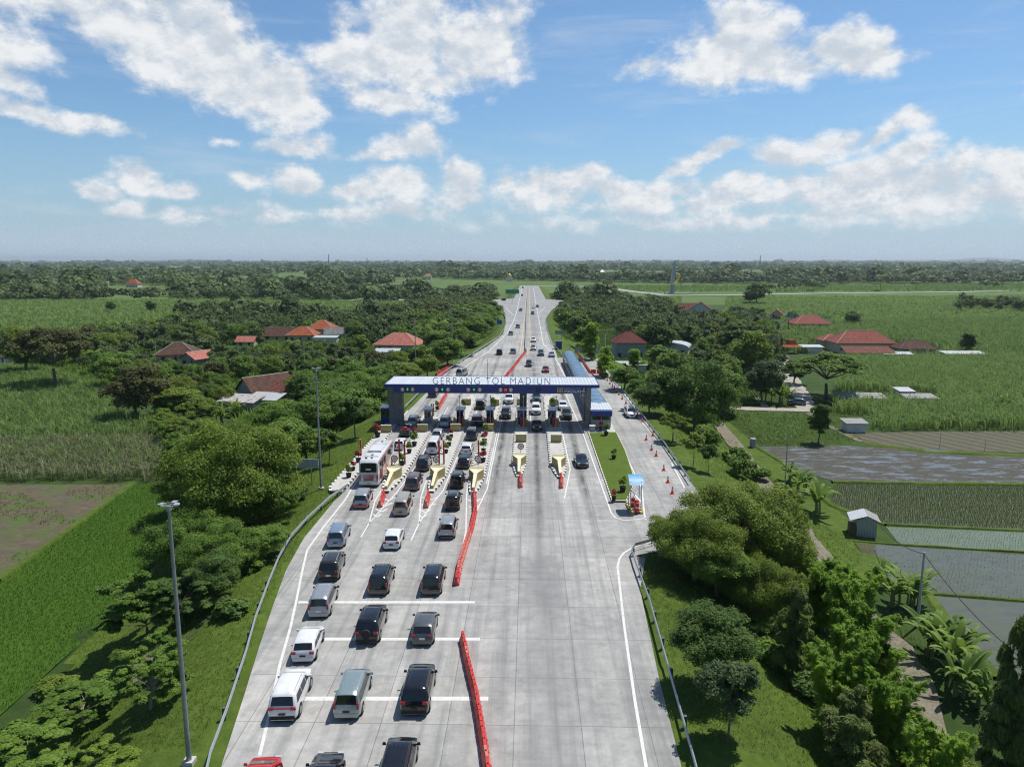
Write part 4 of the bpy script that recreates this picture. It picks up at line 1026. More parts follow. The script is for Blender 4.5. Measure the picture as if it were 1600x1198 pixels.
cnt.append(fill([(860, 478), (885, 465), (950, 470), (1040, 480), (1060, 500), (960, 512), (905, 525), (870, 520)], 7.5, 6, 11, mix1, 'dense tree right of the road beyond the gate', 'trees right of the road beyond the gate', 6))
cnt.append(fill([(960, 520), (1060, 492), (1180, 498), (1225, 540), (1180, 580), (1100, 600), (1040, 560), (1010, 548)], 6.8, 5.5, 9.5, mix1, 'green tree among the houses right of the toll gate', 'village trees on the right', 7))
cnt.append(fill([(985, 580), (1060, 570), (1160, 590), (1150, 640), (1100, 690), (1060, 660), (1020, 620)], 7, 4.5, 7.5, [('round', 'mid'), ('round', 'dark'), ('billow', 'mid'), ('round', 'olive')], 'green tree on the slope right of the side road', 'trees right of the side road', 8))
cnt.append(fill([(1130, 700), (1180, 735), (1230, 800), (1262, 850), (1290, 920), (1250, 900), (1200, 800), (1140, 740)], 5.5, 2, 4, [('shrub', 'mid'), ('shrub', 'olive'), ('shrub', 'bright')], 'bush along the left side of the dirt path', 'bushes along the dirt path', 9, name='shrub'))
cnt.append(fill([(1480, 478), (1640, 480), (1640, 492), (1480, 488)], 13, 7, 11, [('round', 'dark'), ('round', 'olive'), ('round', 'mid')], 'dark tree in the row crossing the right fields', 'tree row in the right fields', 10))
cnt.append(fill([(1200, 545), (1235, 548), (1240, 580), (1200, 590)], 9, 4, 6, mix1, 'green tree by the upper end of the village lane', 'trees at the upper village lane', 12))
cnt.append(fill([(470, 760), (440, 800), (410, 880), (380, 960), (340, 1040), (330, 1010), (380, 880), (420, 790)], 6.5, 1.5, 3.2, [('shrub', 'mid'), ('shrub', 'dark')], 'low bush at the foot of the left grass slope', 'bushes at the foot of the left slope', 13, name='shrub'))
print('fill trees', cnt, 'total', NTREE[0])
flush_trees()
# ------------------------------------------------------------------ far woodland, one mass
def woodland():
    rs = np.random.RandomState(5)
    clear = [[(-100, 473), (330, 470), (640, 474), (770, 477), (745, 503), (600, 500), (420, 497), (300, 492), (250, 520), (130, 535), (-100, 540)],
             [(160, 446), (268, 446), (268, 469), (160, 469)], [(620, 438), (770, 438), (770, 463), (590, 461)], [(425, 427), (480, 427), (490, 447), (415, 447)], [(-200, 430), (60, 430), (60, 448), (-200, 448)], [(300, 432), (390, 431), (400, 449), (290, 449)], [(150, 419), (330, 418), (330, 427), (150, 428)], [(900, 424), (1200, 423), (1200, 436), (900, 436)],
             [(932, 462), (1700, 458), (1700, 560), (1230, 560), (1180, 497), (1060, 490), (940, 478)], [(975, 446), (1700, 444), (1700, 462), (975, 458)],
             [(1200, 428), (1700, 424), (1700, 443), (1450, 441), (1200, 433)], [(835, 440), (905, 440), (905, 470), (845, 462)], [(780, 446), (880, 446), (880, 600), (760, 600)]]
    allV = []; allT = []
    def band(D0, D1, sp, r0, r1, nq, dens, seed, vz=1.0):
        k = np.random.RandomState(seed); out = []
        y = D0
        while y < D1:
            hw = y * .78; x = -hw
            while x < hw:
                X, Y = x + k.uniform(-.5, .5) * sp, y + k.uniform(-.5, .5) * sp; x += sp
                nzv = .5 + .25 * math.sin(X * .0061 + Y * .0037 + 1) + .25 * math.sin(X * .0023 - Y * .0013) * math.cos(Y * .0071 + X * .0009) + .12 * math.sin(Y * .023 + X * .011)
                u, v, zc = proj((X, Y, FZ))
                st = math.sin(Y * .0125 + 1.6 * math.sin(X * .0026) + .8 * math.sin(X * .0071)) + .5 * math.sin(X * .0043 + Y * .0011)
                if Y > 620 and v < 462 and Y < 3000 and st > .78: continue
                if Y > 700 and nzv < dens: continue
                clump = Y > 640 and u > 1090 and math.sin(X * .024 + 1) + math.sin(X * .0091) + .6 * math.sin(Y * .03) > .62
                if not clump and any(inpoly(u, v, c) for c in clear): continue
                if clump and v > 456: continue
                if Y < 860 and corr(X, Y) < 9: continue
                if u < 860 and u > 770 and v > 447: continue
                if v > (505 if u < 800 else 480): continue
                out.append((X, Y, k.uniform(r0, r1) * (1.6 if k.rand() < .07 else 1)))
            y += sp
        out = np.array(out)
        if not len(out): return
        m = len(out); n = nq
        d = rdirs(k, m * n).reshape(m, n, 3); d[..., 2] = np.abs(d[..., 2]) * 1.0 - .25
        rad = out[:, 2][:, None, None]; hgt = k.uniform(.75, 1.35, (m, 1, 1)) * vz
        sub = k.randint(0, 4, (m, n)); offd = rdirs(k, m * 4).reshape(m, 4, 3) * .45; offd[..., 2] *= .5
        off = np.take_along_axis(offd, sub[..., None], 1)
        Pp = out[:, None, :] * [1, 1, 0] + (d * .68 + off) * rad * np.array([1, 1, .8]) * np.concatenate([np.ones((m, 1, 2)), hgt], 2)
        Pp[..., 2] += FZ + (rad[..., 0] * .85 * hgt[..., 0])
        nn = d * .9 + [0, 0, .45] + .5 * rdirs(k, m * n).reshape(m, n, 3); nn /= np.linalg.norm(nn, axis=2)[..., None]
        sz = np.repeat(out[:, 2], n) * 2.6 / math.sqrt(n) * 1.25
        V = quads(Pp.reshape(-1, 3), nn.reshape(-1, 3), sz, 1.2, k)
        base = np.clip(k.random((m, 1)) ** 1.5 * .8 + .3 * np.sin(out[:, 0:1] * .013 + 2 * np.sin(out[:, 1:2] * .004)) * np.sin(out[:, 1:2] * .011), -.2, 1); t = np.clip(.1 + .75 * base + .35 * (k.random((m, n)) - .5), 0, 1).reshape(-1)
        allV.append(V.astype(np.float32)); allT.append(np.repeat(t, 4))
    band(395, 700, 9.0, 3.0, 7.4, 130, 0, 1)
    band(700, 1300, 12, 3.5, 9.5, 70, .30, 2)
    band(1300, 2600, 18, 5, 12, 36, .36, 3, .8)
    band(2600, 6000, 40, 10, 22, 26, .50, 4, .5)
    band(6000, 15000, 120, 30, 42, 16, .44, 6, .28)
    allV.extend(MASSV); allT.extend(MASST)
    V = np.concatenate(allV); print('woodland quads', len(V) // 4)
    o = link('woodland', npmesh('woodland', V, np.arange(len(V), dtype=np.int32).reshape(-1, 4), L['farwood'], np.concatenate(allT))); o['kind'] = 'stuff'
woodland()
# ------------------------------------------------------------------ crops: clump mesh repeated as plain geometry
def crop(name, polys, sp, h, nb, bw, leaf, seed, arch=.5, spread=.35, rows=None, zoff=0.0, seg=2, polys_no=(), tintlo=.1, tinthi=.9, follow=False, lean=.25, xlim=None, patch=None, world=None):
    k = np.random.RandomState(seed); pts = []
    for poly in polys:
        W3 = [P(a, b, FZ) for a, b in poly]; x0, x1 = min(p.x for p in W3), max(p.x for p in W3); y0, y1 = min(p.y for p in W3), max(p.y for p in W3)
        sx, sy = (sp, sp) if rows is None else rows
        nx, ny = int((x1 - x0) / sx) + 1, int((y1 - y0) / sy) + 1
        j = .45 if rows is None else .12
        gx, gy = np.meshgrid(np.arange(nx), np.arange(ny)); gx = x0 + (gx.ravel() + k.uniform(-j, j, nx * ny)) * sx; gy = y0 + (gy.ravel() + k.uniform(-j, j, nx * ny)) * sy
        for X, Y in zip(gx, gy):
            zz = hz(X, Y) if follow else FZ
            u, v, zc = proj((X, Y, zz))
            if u < -90 or u > 1860 or v > 1260: continue
            if not inpoly(u, v, poly) or any(inpoly(u, v, q) for q in polys_no): continue
            if corr(X, Y) < .3 : continue
            if patch and not patch(X, Y, k): continue
            pts.append((X, Y, zz + zoff))
    pts = np.array(pts, np.float32); m = len(pts)
    if m == 0: return
    a = k.uniform(0, 6.28, (m, nb)); r = k.uniform(0, spread, (m, nb)); hh = h * k.uniform(.65, 1.15, (m, nb)) * k.uniform(.85, 1.12, (m, 1)); ln = hh * k.uniform(.3, 1, (m, nb)) * arch
    if patch is None and h > 1: hh = hh * (1 + .12 * np.sin(pts[:, 0:1] * .11) * np.cos(pts[:, 1:2] * .07))
    b0 = np.stack([pts[:, 0:1] + np.cos(a) * r, pts[:, 1:2] + np.sin(a) * r, np.repeat(pts[:, 2:3], nb, 1)], -1)
    dirx = np.stack([np.cos(a), np.sin(a), 0 * a], -1); a2 = a + k.uniform(-1, 1, a.shape) + 1.57; sd = np.stack([np.cos(a2), np.sin(a2), 0 * a], -1) * bw / 2
    up = np.array([0, 0, 1.0])
    mid = b0 + dirx * (ln * .25)[..., None] + up * (hh * .72)[..., None]; tip = b0 + dirx * ln[..., None] + up * (hh * (1 - .35 * arch * k.random(a.shape)))[..., None]
    if seg == 2: V = np.stack([b0 - sd * .5, b0 + sd * .5, mid + sd, mid - sd, tip + sd * .25, tip - sd * .25], -2); fq = np.array([[0, 1, 2, 3], [3, 2, 4, 5]])
    else: V = np.stack([b0 - sd, b0 + sd, tip + sd * .2, tip - sd * .2], -2); fq = np.array([[0, 1, 2, 3]])
    nv = V.shape[-2]; V = V.reshape(-1, 3).astype(np.float32); nblade = m * nb
    F = (np.arange(nblade)[:, None, None] * nv + fq[None]).reshape(-1, 4)
    t = np.clip(k.uniform(tintlo, tinthi, (m, 1)) * .6 + .4 * k.random((m, nb)), 0, 1); tv = np.repeat(t.reshape(-1), nv)
    o = link(name, npmesh(name, V, F, L[leaf], tv)); o['kind'] = 'stuff'; print(name, m, len(F))
    return o
for k_, pl_ in enumerate(([(-60, 545), (130, 535), (250, 520), (300, 492), (640, 500), (770, 472), (785, 500), (690, 575), (600, 600), (500, 700), (430, 740), (350, 640), (330, 662), (180, 610), (-60, 576)], [(862, 478), (1040, 480), (1180, 498), (1230, 545), (1190, 625), (1150, 640), (1100, 700), (1010, 640), (960, 590), (945, 545), (880, 530)])):
    crop('undergrowth', [pl_], 2.4, 1.5, 16, .38, ('mid', 'dark')[k_], 30 + k_, arch=.9, spread=1.4, follow=True, seg=1, tintlo=0, tinthi=.8, patch=lambda X, Y, k: corr(X, Y) > 5 and math.sin(X * .13 + math.sin(Y * .1)) * math.cos(Y * .09) > -.55)
crop('grass', [[(1150, 600), (1215, 598), (1330, 640), (1345, 690), (1250, 700), (1180, 695), (1140, 660)]], .8, .35, 7, .10, 'grass', 40, spread=.4, seg=1, follow=True, arch=.8, polys_no=[[(1140, 634), (1292, 634), (1292, 646), (1140, 646)], [(1232, 596), (1258, 596), (1275, 640), (1250, 640)]])
far_no = [[(1125, 590), (1320, 600), (1330, 660), (1100, 665)]]
crop('sugar_cane', [FLD['cane_left'][:4] + [(330, 668), (300, 690), (-240, 690)]], 1.5, 2.3, 15, .13, 'cane', 1, arch=.75, spread=.6)
crop('sugar_cane', [[(-240, 690), (300, 690), (270, 752), (-240, 752)]], 1.25, 2.0, 17, .11, 'canedry', 2, arch=.8, spread=.6)
crop('sugar_cane', [[(-240, 700), (290, 700), (270, 735), (-240, 735)]], 3.0, 2.5, 14, .13, 'cane', 12, arch=.75, spread=.9)
crop('tall_grass', [[(140, 655), (330, 662), (345, 700), (300, 750), (255, 740), (180, 690)]], 1.2, 1.0, 16, .08, 'canedry', 3, arch=.8, spread=.6)
crop('sugar_cane', [[(1322, 562), (1850, 559), (1850, 670), (1322, 674), (1300, 632)]], 1.5, 2.7, 15, .14, 'cane', 4, arch=.75, spread=.6, polys_no=[[(1312, 612), (1392, 614), (1392, 632), (1312, 632)], [(1405, 614), (1465, 616), (1465, 634), (1405, 634)], [(1315, 648), (1362, 648), (1362, 680), (1315, 680)]])
crop('sugar_cane', [[(1225, 512), (1400, 500), (1700, 500), (1700, 558), (1322, 560), (1240, 552), (1225, 545)]], 2.6, 2.8, 14, .24, 'cane', 5, arch=.75, spread=1.1, polys_no=[[(1234, 498), (1302, 498), (1302, 515), (1234, 515)], [(1262, 538), (1405, 538), (1470, 545), (1480, 556), (1300, 560), (1262, 555)]])
crop('sugar_cane', [[(940, 466), (1700, 464), (1700, 499), (1230, 508), (1225, 500), (1130, 492), (1060, 490), (945, 480)]], 4.2, 2.8, 14, .42, 'cane', 6, arch=.8, spread=2.0, polys_no=[[(1062, 462), (1135, 462), (1135, 492), (1065, 492)], [(1234, 498), (1302, 498), (1302, 515), (1234, 515)]])
crop('sugar_cane', [[(-100, 473), (330, 470), (640, 474), (770, 477), (745, 500), (600, 499), (420, 496), (300, 490), (250, 518), (130, 533), (-100, 538)]], 4.0, 2.8, 14, .40, 'cane', 7, arch=.8, spread=1.9)
crop('sugar_cane', [[(940, 447), (1700, 446), (1700, 455), (1000, 456)]], 9, 3, 12, .9, 'cane', 8, arch=.8, spread=4, seg=1)
crop('maize', [[(1150, 645), (1255, 648), (1262, 668), (1235, 695), (1185, 692)]], .9, .7, 12, .09, 'cane', 9, arch=.8, spread=.4)
crop('rice_plants', [[(a, b) for a, b in FLD['rice']]], .36, .27, 7, .045, 'rice', 10, arch=.45, spread=.26, seg=1, zoff=.05)
crop('rice_seedlings', [FLD['seedling']], 1, .42, 8, .05, 'seed', 11, rows=(.30, .62), spread=.08, seg=1, zoff=.05)
crop('rice_seedlings', [FLD['pale']], 1, .16, 3, .04, 'seed', 13, rows=(.34, .5), spread=.1, seg=1, zoff=.05)
crop('rice_seedlings', [FLD['grey']], 1, .14, 3, .04, 'seed', 14, rows=(.40, .6), spread=.1, seg=1, zoff=.05, patch=lambda X, Y, k: k.rand() < .55 + .4 * math.sin(X * .4) * math.sin(Y * .5))
crop('weeds', [FLD['fallow']], .9, .3, 8, .06, 'grass', 15, spread=.4, seg=1, zoff=.04, patch=lambda X, Y, k: math.sin(X * .31 + 2 * math.sin(Y * .21)) * math.sin(Y * .33 + X * .1) > .15)
gp = lambda X, Y, k: True
crop('grass', [[(-40, 1260), (0, 1118), (160, 975), (300, 830), (400, 740), (500, 690), (600, 650), (625, 668), (530, 770), (445, 880), (400, 985), (330, 1200), (320, 1260)]], .42, .22, 7, .045, 'grass', 16, spread=.25, seg=1, follow=True, arch=.8, patch=lambda X, Y, k: corr(X, Y) < 17)
crop('grass', [[(995, 865), (1040, 848), (1250, 840), (1440, 1000), (1480, 1260), (1090, 1260), (1030, 1050)]], .42, .20, 7, .045, 'grass', 17, spread=.25, seg=1, follow=True, arch=.8)
crop('grass', [[(975, 590), (1000, 600), (1150, 690), (1260, 800), (1350, 860), (1340, 900), (1200, 780), (1085, 760), (1010, 660)]], .6, .22, 7, .06, 'grass', 18, spread=.35, seg=1, follow=True, arch=.8)
# ------------------------------------------------------------------ vehicles
def paint(name, col, metal=.0, rough=.28):
    k = 'paint_' + name
    if k in MC: return MC[k]
    n = N(k); v = n.co(); f = n.noise(v, 2.2, 4, .6)
    c = n.ramp(f, [(.3, tuple(x * .90 for x in col)), (.7, tuple(min(1, x * 1.06) for x in col))])
    # road dust low on the body
    s = n.n('SeparateXYZ'); n.l(v, s.inputs[0]); d = n.math('MULTIPLY', n.math('LESS_THAN', s.outputs[2], .55), .25)
    c = n.mix(n.math('MULTIPLY', d, f), c, (.30, .27, .23)); n.col(c); n.set(rough, metal, coat=.7); MC[k] = n.mat; return n.mat
COL = {'white': ((.74, .75, .76), 0, .3), 'silver': ((.40, .42, .44), .5, .32), 'blue_silver': ((.30, .38, .48), .5, .3), 'green_silver': ((.34, .42, .42), .5, .3), 'silver_red': ((.40, .42, .44), .5, .32), 'black': ((.012, .012, .014), .1, .16),
       'brown_black': ((.030, .026, .022), .1, .2), 'grey': ((.12, .125, .13), .4, .3), 'dark_grey': ((.045, .048, .055), .3, .25), 'beige': ((.38, .36, .30), .3, .35), 'red': ((.42, .02, .02), 0, .25), 'maroon': ((.20, .018, .025), 0, .28), 'navy': ((.015, .025, .05), .2, .2), 'blue_grey': ((.09, .13, .17), .4, .28), 'maroon_grey': ((.13, .10, .11), .4, .3)}
TY = {
 'mpv': dict(L=4.55, W=1.76, H=1.74, zb=1.02, wr=.32, prof=[(0, .60), (.006, .80), (.02, 1.00), (.055, 1.60), (.10, 1.71), (.32, 1.74), (.60, 1.72), (.66, 1.66), (.83, 1.10), (.92, 1.00), (.985, .80), (1, .55)], rw=(2, 3), ws=(8, 7), tail='tall', rail=1),
 'suv': dict(L=4.65, W=1.83, H=1.78, zb=1.10, wr=.37, prof=[(0, .65), (.006, .85), (.02, 1.08), (.075, 1.63), (.12, 1.74), (.32, 1.78), (.56, 1.76), (.62, 1.69), (.77, 1.20), (.93, 1.10), (.985, .90), (1, .60)], rw=(2, 3), ws=(8, 7), tail='side', rail=1),
 'hatch': dict(L=4.05, W=1.70, H=1.50, zb=.96, wr=.30, prof=[(0, .55), (.008, .75), (.03, .97), (.13, 1.36), (.19, 1.45), (.42, 1.50), (.55, 1.47), (.60, 1.42), (.80, 1.02), (.92, .90), (.985, .70), (1, .50)], rw=(2, 3), ws=(8, 7), tail='side', rail=0),
 'sedan': dict(L=4.45, W=1.72, H=1.46, zb=.94, wr=.31, prof=[(0, .55), (.006, .80), (.015, .96), (.15, 1.00), (.28, 1.34), (.35, 1.43), (.50, 1.46), (.56, 1.41), (.73, .98), (.90, .86), (.985, .68), (1, .48)], rw=(3, 4), ws=(8, 7), tail='side', rail=0),
 'box': dict(L=4.1, W=1.70, H=1.76, zb=1.05, wr=.33, prof=[(0, .60), (.005, .80), (.012, 1.04), (.03, 1.64), (.06, 1.72), (.35, 1.76), (.60, 1.74), (.66, 1.68), (.78, 1.16), (.94, 1.05), (.985, .86), (1, .58)], rw=(2, 3), ws=(8, 7), tail='tall', rail=1),
 'van': dict(L=4.7, W=1.80, H=2.08, zb=1.12, wr=.33, prof=[(0, .60), (.005, .90), (.01, 1.12), (.03, 1.94), (.06, 2.05), (.35, 2.08), (.76, 2.06), (.82, 1.98), (.95, 1.20), (.975, 1.05), (.99, .85), (1, .55)], rw=(2, 3), ws=(8, 7), tail='tall', rail=0),
}
def car_proto(typ, col, spare=False):
    t = TY[typ]; Lh, Wd, H, zb = t['L'], t['W'], t['H'], t['zb']; prof = t['prof']
    c, me_, ro = COL[col]; pm = paint(col, c, me_, ro)
    root = thing('car', 'car', 'car')
    plan = [(0, .84), (.015, .91), (.05, .975), (.12, 1), (.78, 1), (.87, .97), (.93, .91), (.965, .82), (.985, .72), (1, .58)]
    def tab(tb, x):
        for (a, b), (c_, d) in zip(tb, tb[1:]):
            if x <= c_: return b + (d - b) * (x - a) / (c_ - a + 1e-9)
        return tb[-1][1]
    def xr_(hw, zt): return hw - .045 - .25 * max(0, zt - zb) if zt > zb + .03 else hw * .93
    def section(u, zt):
        hw = Wd / 2 * tab(plan, u); xr = xr_(hw, zt); g = zt > zb + .08
        z3 = min(zb, zt - .03)
        pts = [(hw * .90, .22), (hw * .985, min(.36, zt * .6)), (hw, min(.66, zt * .8)), (hw * .985, z3), (xr + .015, zt - .07 if g else zt - .015), (xr - .06, zt - .012 if g else zt), (xr * .5, zt + .012), (0, zt + .02)]
        return pts
    us = sorted(set([p[0] for p in prof] + [.035, .16, .24, .42, .5, .72, .88, .955])); zt = lambda u: tab(prof, u)
    rows = []
    for u in us:
        s = section(u, zt(u)); y = (u - .5) * Lh
        rows.append([(-a, y, b) for a, b in s] + [(a, y, b) for a, b in s[::-1][1:]])
    b = MB(); k = len(rows[0]); vs = [p for r in rows for p in r]; b.v = vs
    for i in range(len(rows) - 1):
        for j in range(k - 1):
            b.f.append((i * k + j, i * k + j + 1, (i + 1) * k + j + 1, (i + 1) * k + j)); b.m.append(1 if j in ((0, k - 2) if col != 'silver_red' else (0, 1, k - 3, k - 2)) else 0)
    b.f.append(list(range(k))); b.m.append(0); b.f.append([(len(rows) - 1) * k + j for j in range(k)][::-1]); b.m.append(0)
    b.f.append([0, (len(rows) - 1) * k, len(rows) * k - 1, k - 1]); b.m.append(1)
    # bumper lip, licence recess, wheel arches
    b.box(-Wd * .42, Wd * .42, -Lh / 2 - .03, -Lh / 2 + .05, .28, .50 if col != 'silver_red' else .62, 1 if typ in ('suv', 'box') or col == 'silver_red' else 0)
    wy = (-Lh * .31, Lh * .315)
    for sx in (-1, 1):
        for y in wy: b.cyl((sx * (Wd / 2 - .25), y, t['wr'] + .02), (sx * (Wd / 2 + .004), y, t['wr'] + .02), t['wr'] + .075, n=16, m=2)
    b.build('body', [pm, paint('red', *COL['red']) if col == 'silver_red' else MAT['black'], MAT['black']], root, smooth=True, angle=38)
    def surfx(y, z):
        u = y / Lh + .5; hw = Wd / 2 * tab(plan, u); zz = zt(u); xr = xr_(hw, zz) + .015
        if zz - .07 <= zb + .02: return hw * .985
        q = (z - zb) / (zz - .07 - zb); return hw * .985 + (xr - hw * .985) * max(0, min(1, q))
    def pane(i0, i1, name, ins=.08):
        m = MB(); (u0, z0), (u1, z1) = prof[i0], prof[i1]; y0, y1 = (u0 - .5) * Lh, (u1 - .5) * Lh
        def X(u, z): return xr_(Wd / 2 * tab(plan, u), z) - .02
        nrm = Vector((0, -(z1 - z0) * (1 if y1 > y0 else -1), abs(y1 - y0))).normalized() * .018
        if y1 < y0: nrm = Vector((0, (z1 - z0), abs(y1 - y0))).normalized() * .018
        a, c_ = .06, .93
        lo = [(s * (X(u0, max(z0, zb)) * (1.0 if z0 > zb - .1 else 1) - ins), y0 + (y1 - y0) * a, z0 + (z1 - z0) * a) for s in (-1, 0, 1)]
        hi = [(s * (X(u1, z1) - ins), y0 + (y1 - y0) * c_, z0 + (z1 - z0) * c_) for s in (-1, 0, 1)]
        vs = [(p[0], p[1] + nrm.y + (.0), p[2] + nrm.z + (.016 if p[0] == 0 else 0)) for p in lo + hi]
        m.add(vs, [(0, 1, 4, 3), (1, 2, 5, 4)]); m.build(name, MAT['glass'], root)
    pane(t['rw'][0], t['rw'][1], 'rear_window'); pane(t['ws'][0], t['ws'][1], 'windshield')
    yr0, yr1 = (prof[t['rw'][0]][0] - .5) * Lh, (prof[t['rw'][1]][0] - .5) * Lh; yf0, yf1 = (prof[t['ws'][0]][0] - .5) * Lh, (prof[t['ws'][1]][0] - .5) * Lh
    for s in (-1, 1):
        m = MB(); z0, z1 = zb + .03, min(zt((yr1 / Lh) + .5), zt(yf1 / Lh + .5)) - .10
        cuts = [(yr0 + .22, yr1 + .22), (-Lh * .17, -Lh * .165), (Lh * .075, Lh * .07), (yf0 - .16, yf1 - .02)]
        for (a0, a1), (b0, b1) in zip(cuts, cuts[1:]):
            qs = [(a0 + .04, z0), (b0 - .04, z0), (b1 - .04, z1), (a1 + .04, z1)]
            vs = [(s * (surfx(y, z) + .012), y, z) for y, z in qs]; m.add(vs, [(0, 1, 2, 3)] if s > 0 else [(3, 2, 1, 0)])
        m.build('side_window', MAT['glass'], root)
        x = s * Wd / 2
        # lamps
        tl = MB()
        hw0 = Wd / 2 * .9
        if t['tail'] == 'tall': tl.cbox((s * (hw0 - .07), -Lh / 2 + .045, zb - .02), (.16, .13, .40))
        else: tl.cbox((s * (hw0 - .13), -Lh / 2 + .05, zb - .12), (.32, .15, .17))
        tl.build('tail_light', MAT['redlens'], root)
        hl = MB(); hl.cbox((s * (Wd / 2 * .66), Lh / 2 - .15, .74), (.34, .22, .15)); hl.build('headlight', MAT['clearlens'], root)
        mi = MB(); mi.cbox((s * (Wd / 2 + .10), yf0 - .28, zb + .08), (.20, .10, .15), top=.8); mi.box(min(x, x + s * .05) - .02, max(x, x + s * .05), yf0 - .31, yf0 - .26, zb + .0, zb + .06); mi.build('mirror', MAT['black'] if col in ('black', 'silver', 'beige') else pm, root)
        if t['rail']:
            rr = MB(); xr = xr_(Wd / 2, H) - .05; rr.tube([(s * xr, yr1 + .35, H - .02), (s * xr, yr1 + .6, H + .045), (s * xr, yf1 - .6, H + .045), (s * xr, yf1 - .3, H - .03)], .022, 5); rr.build('roof_rail', MAT['steel'] if col != 'black' or typ == 'box' else MAT['black'], root)
        for y in wy:
            w_ = MB(); w_.cyl((x - s * .20, y, t['wr']), (x + s * .012, y, t['wr']), t['wr'], n=16); wh = w_.build('wheel', MAT['black'], root)
            r_ = MB(); r_.cyl((x + s * .010, y, t['wr']), (x + s * .022, y, t['wr']), t['wr'] * .62, n=10); r_.build('rim', MAT['steel'], wh)
    if typ == 'suv' and col == 'white':
        ts = MB(); ts.box(-.6, .6, -Lh / 2 - .02, -Lh / 2 + .05, zb - .14, zb - .08); ts.build('light_strip', MAT['redlens'], root)
    pl = MB(); pl.box(-.21, .21, -Lh / 2 - .045, -Lh / 2 - .03, .58, .70); pl.box(-.21, .21, Lh / 2 + .0, Lh / 2 + .02, .42, .54)
    pl.build('number_plate', MAT['platewhite' if col in ('brown_black', 'silver', 'grey') else 'plate'], root)
    gr = MB(); gr.box(-.42, .42, Lh / 2 - .02, Lh / 2 + .008, .56, .68); gr.build('grille', MAT['black'], root)
    if spare:
        sp_ = MB(); sp_.cyl((0, -Lh / 2 - .17, .95), (0, -Lh / 2 + .02, .95), .34, n=18); sp_.build('spare_wheel', MAT['black'], root)
    for k_ in range(5 if t['rail'] else 0):
        pass
    rb = MB()
    for q in (-.45, -.22, 0, .22, .45):
        rb.box(q - .025, q + .025, -Lh * .26, Lh * .06, H + .012, H + .026)
    if typ in ('mpv', 'box', 'van'): rb.build('roof_ribs', pm, root)
    return Proto(root)
CP = {}
def car(px, py, typ, col, label, away=True, yaw=0.0, spare=False, front=None, name='car', cat='car', group=None, sc=1.0):
    key = (typ, col, spare)
    if key not in CP: CP[key] = car_proto(*key)
    t = TY[typ]
    d = Vector((math.sin(R(yaw)), math.cos(R(yaw)), 0))
    if front is not None:     # px of the top of the bonnet edge
        g = P(front[0], front[1], .85); c_ = g - d * (t['L'] / 2 - .2)
    else:
        g = P(px, py, .22); c_ = g + d * (t['L'] / 2)
    rz = -R(yaw) + (0 if away else math.pi)
    o = CP[key].put((c_.x, c_.y, 0), rz, (1, 1, sc), label, group); o.name = name; o['category'] = cat
    return o
A = car
A(0, 0, 'hatch', 'red', 'red car cut off by the bottom edge, leftmost of the bottom row', front=(419, 1181), yaw=-3)
A(0, 0, 'sedan', 'black', 'black car cut off by the bottom edge between the red car and the black minivan', front=(517, 1174), yaw=-2)
A(0, 0, 'mpv', 'black', 'large black minivan cut off by the bottom edge beside the red barriers', front=(631, 1152), yaw=-1)
A(441, 1125, 'suv', 'white', 'white car with full width red tail light strip, nearest white car', yaw=-4)
A(541, 1121, 'mpv', 'green_silver', 'pale greenish silver minivan between the white and black cars near the bottom', yaw=-2)
A(647, 1116, 'suv', 'black', 'black car beside the near row of red barriers with red vertical tail lights', yaw=-1)
A(473, 1033, 'hatch', 'white', 'white hatchback ahead of the nearest white car', yaw=-5)
A(572.5, 1004, 'suv', 'black', 'black off-roader with covered spare wheel on its tailgate', yaw=-2, spare=True)
A(659.5, 1006, 'hatch', 'grey', 'grey hatchback standing on the middle one of the three near white lines', yaw=-2)
A(497.5, 963, 'mpv', 'silver', 'silver minivan in the left queue at the farthest of the three near white lines', yaw=-5)
A(590, 928, 'mpv', 'black', 'black minivan in the middle queue just beyond the farthest of the three near white lines', yaw=-2)
A(673, 928, 'mpv', 'black', 'black minivan in the right queue just beyond the farthest of the three near white lines', yaw=-1)
A(513, 906, 'suv', 'brown_black', 'brownish black car with white number plate in the left queue', yaw=-6)
A(524, 854, 'mpv', 'blue_silver', 'bluish silver minivan at the bend of the left edge line', yaw=-5)
A(611, 857, 'hatch', 'white', 'white hatchback in the open middle queue behind the beige minivan', yaw=-2)
A(697.5, 840, 'box', 'silver', 'small silver boxy car beside the long curve of red barriers', yaw=-1)
A(563, 793, 'mpv', 'silver_red', 'silver minivan with red lower body behind the bus', yaw=-4)
A(625.4, 804, 'van', 'beige', 'old beige grey minivan entering the second lane', yaw=-2, sc=.86)
A(706, 796, 'box', 'black', 'black car with grey roof rack entering the third lane', yaw=-1)
A(643, 765, 'mpv', 'maroon_grey', 'maroon grey minivan beside the second island tip', yaw=-1)
A(712.6, 762, 'box', 'black', 'black boxy off-roader beside the third concrete wedge', yaw=0, spare=True)
A(659, 735, 'mpv', 'black', 'black minivan with wide red tail lights behind the white van', yaw=0)
A(723.6, 731, 'hatch', 'black', 'black hatchback behind the white hatchback in the third lane')
A(675, 708.5, 'van', 'white', 'white high roof van in the second lane')
A(728, 709.5, 'hatch', 'white', 'white hatchback in the third lane behind the dark grey minivan')
A(622.6, 702, 'hatch', 'white', 'white hatchback ahead of the bus in the first lane')
A(682, 686, 'hatch', 'silver', 'silver hatchback ahead of the white van')
A(736, 686.7, 'mpv', 'dark_grey', 'dark grey minivan behind the red car in the third lane')
A(643.7, 666, 'mpv', 'silver', 'silver car under the roof edge in the first lane')
A(694, 666.5, 'mpv', 'silver', 'silver minivan under the roof edge in the second lane')
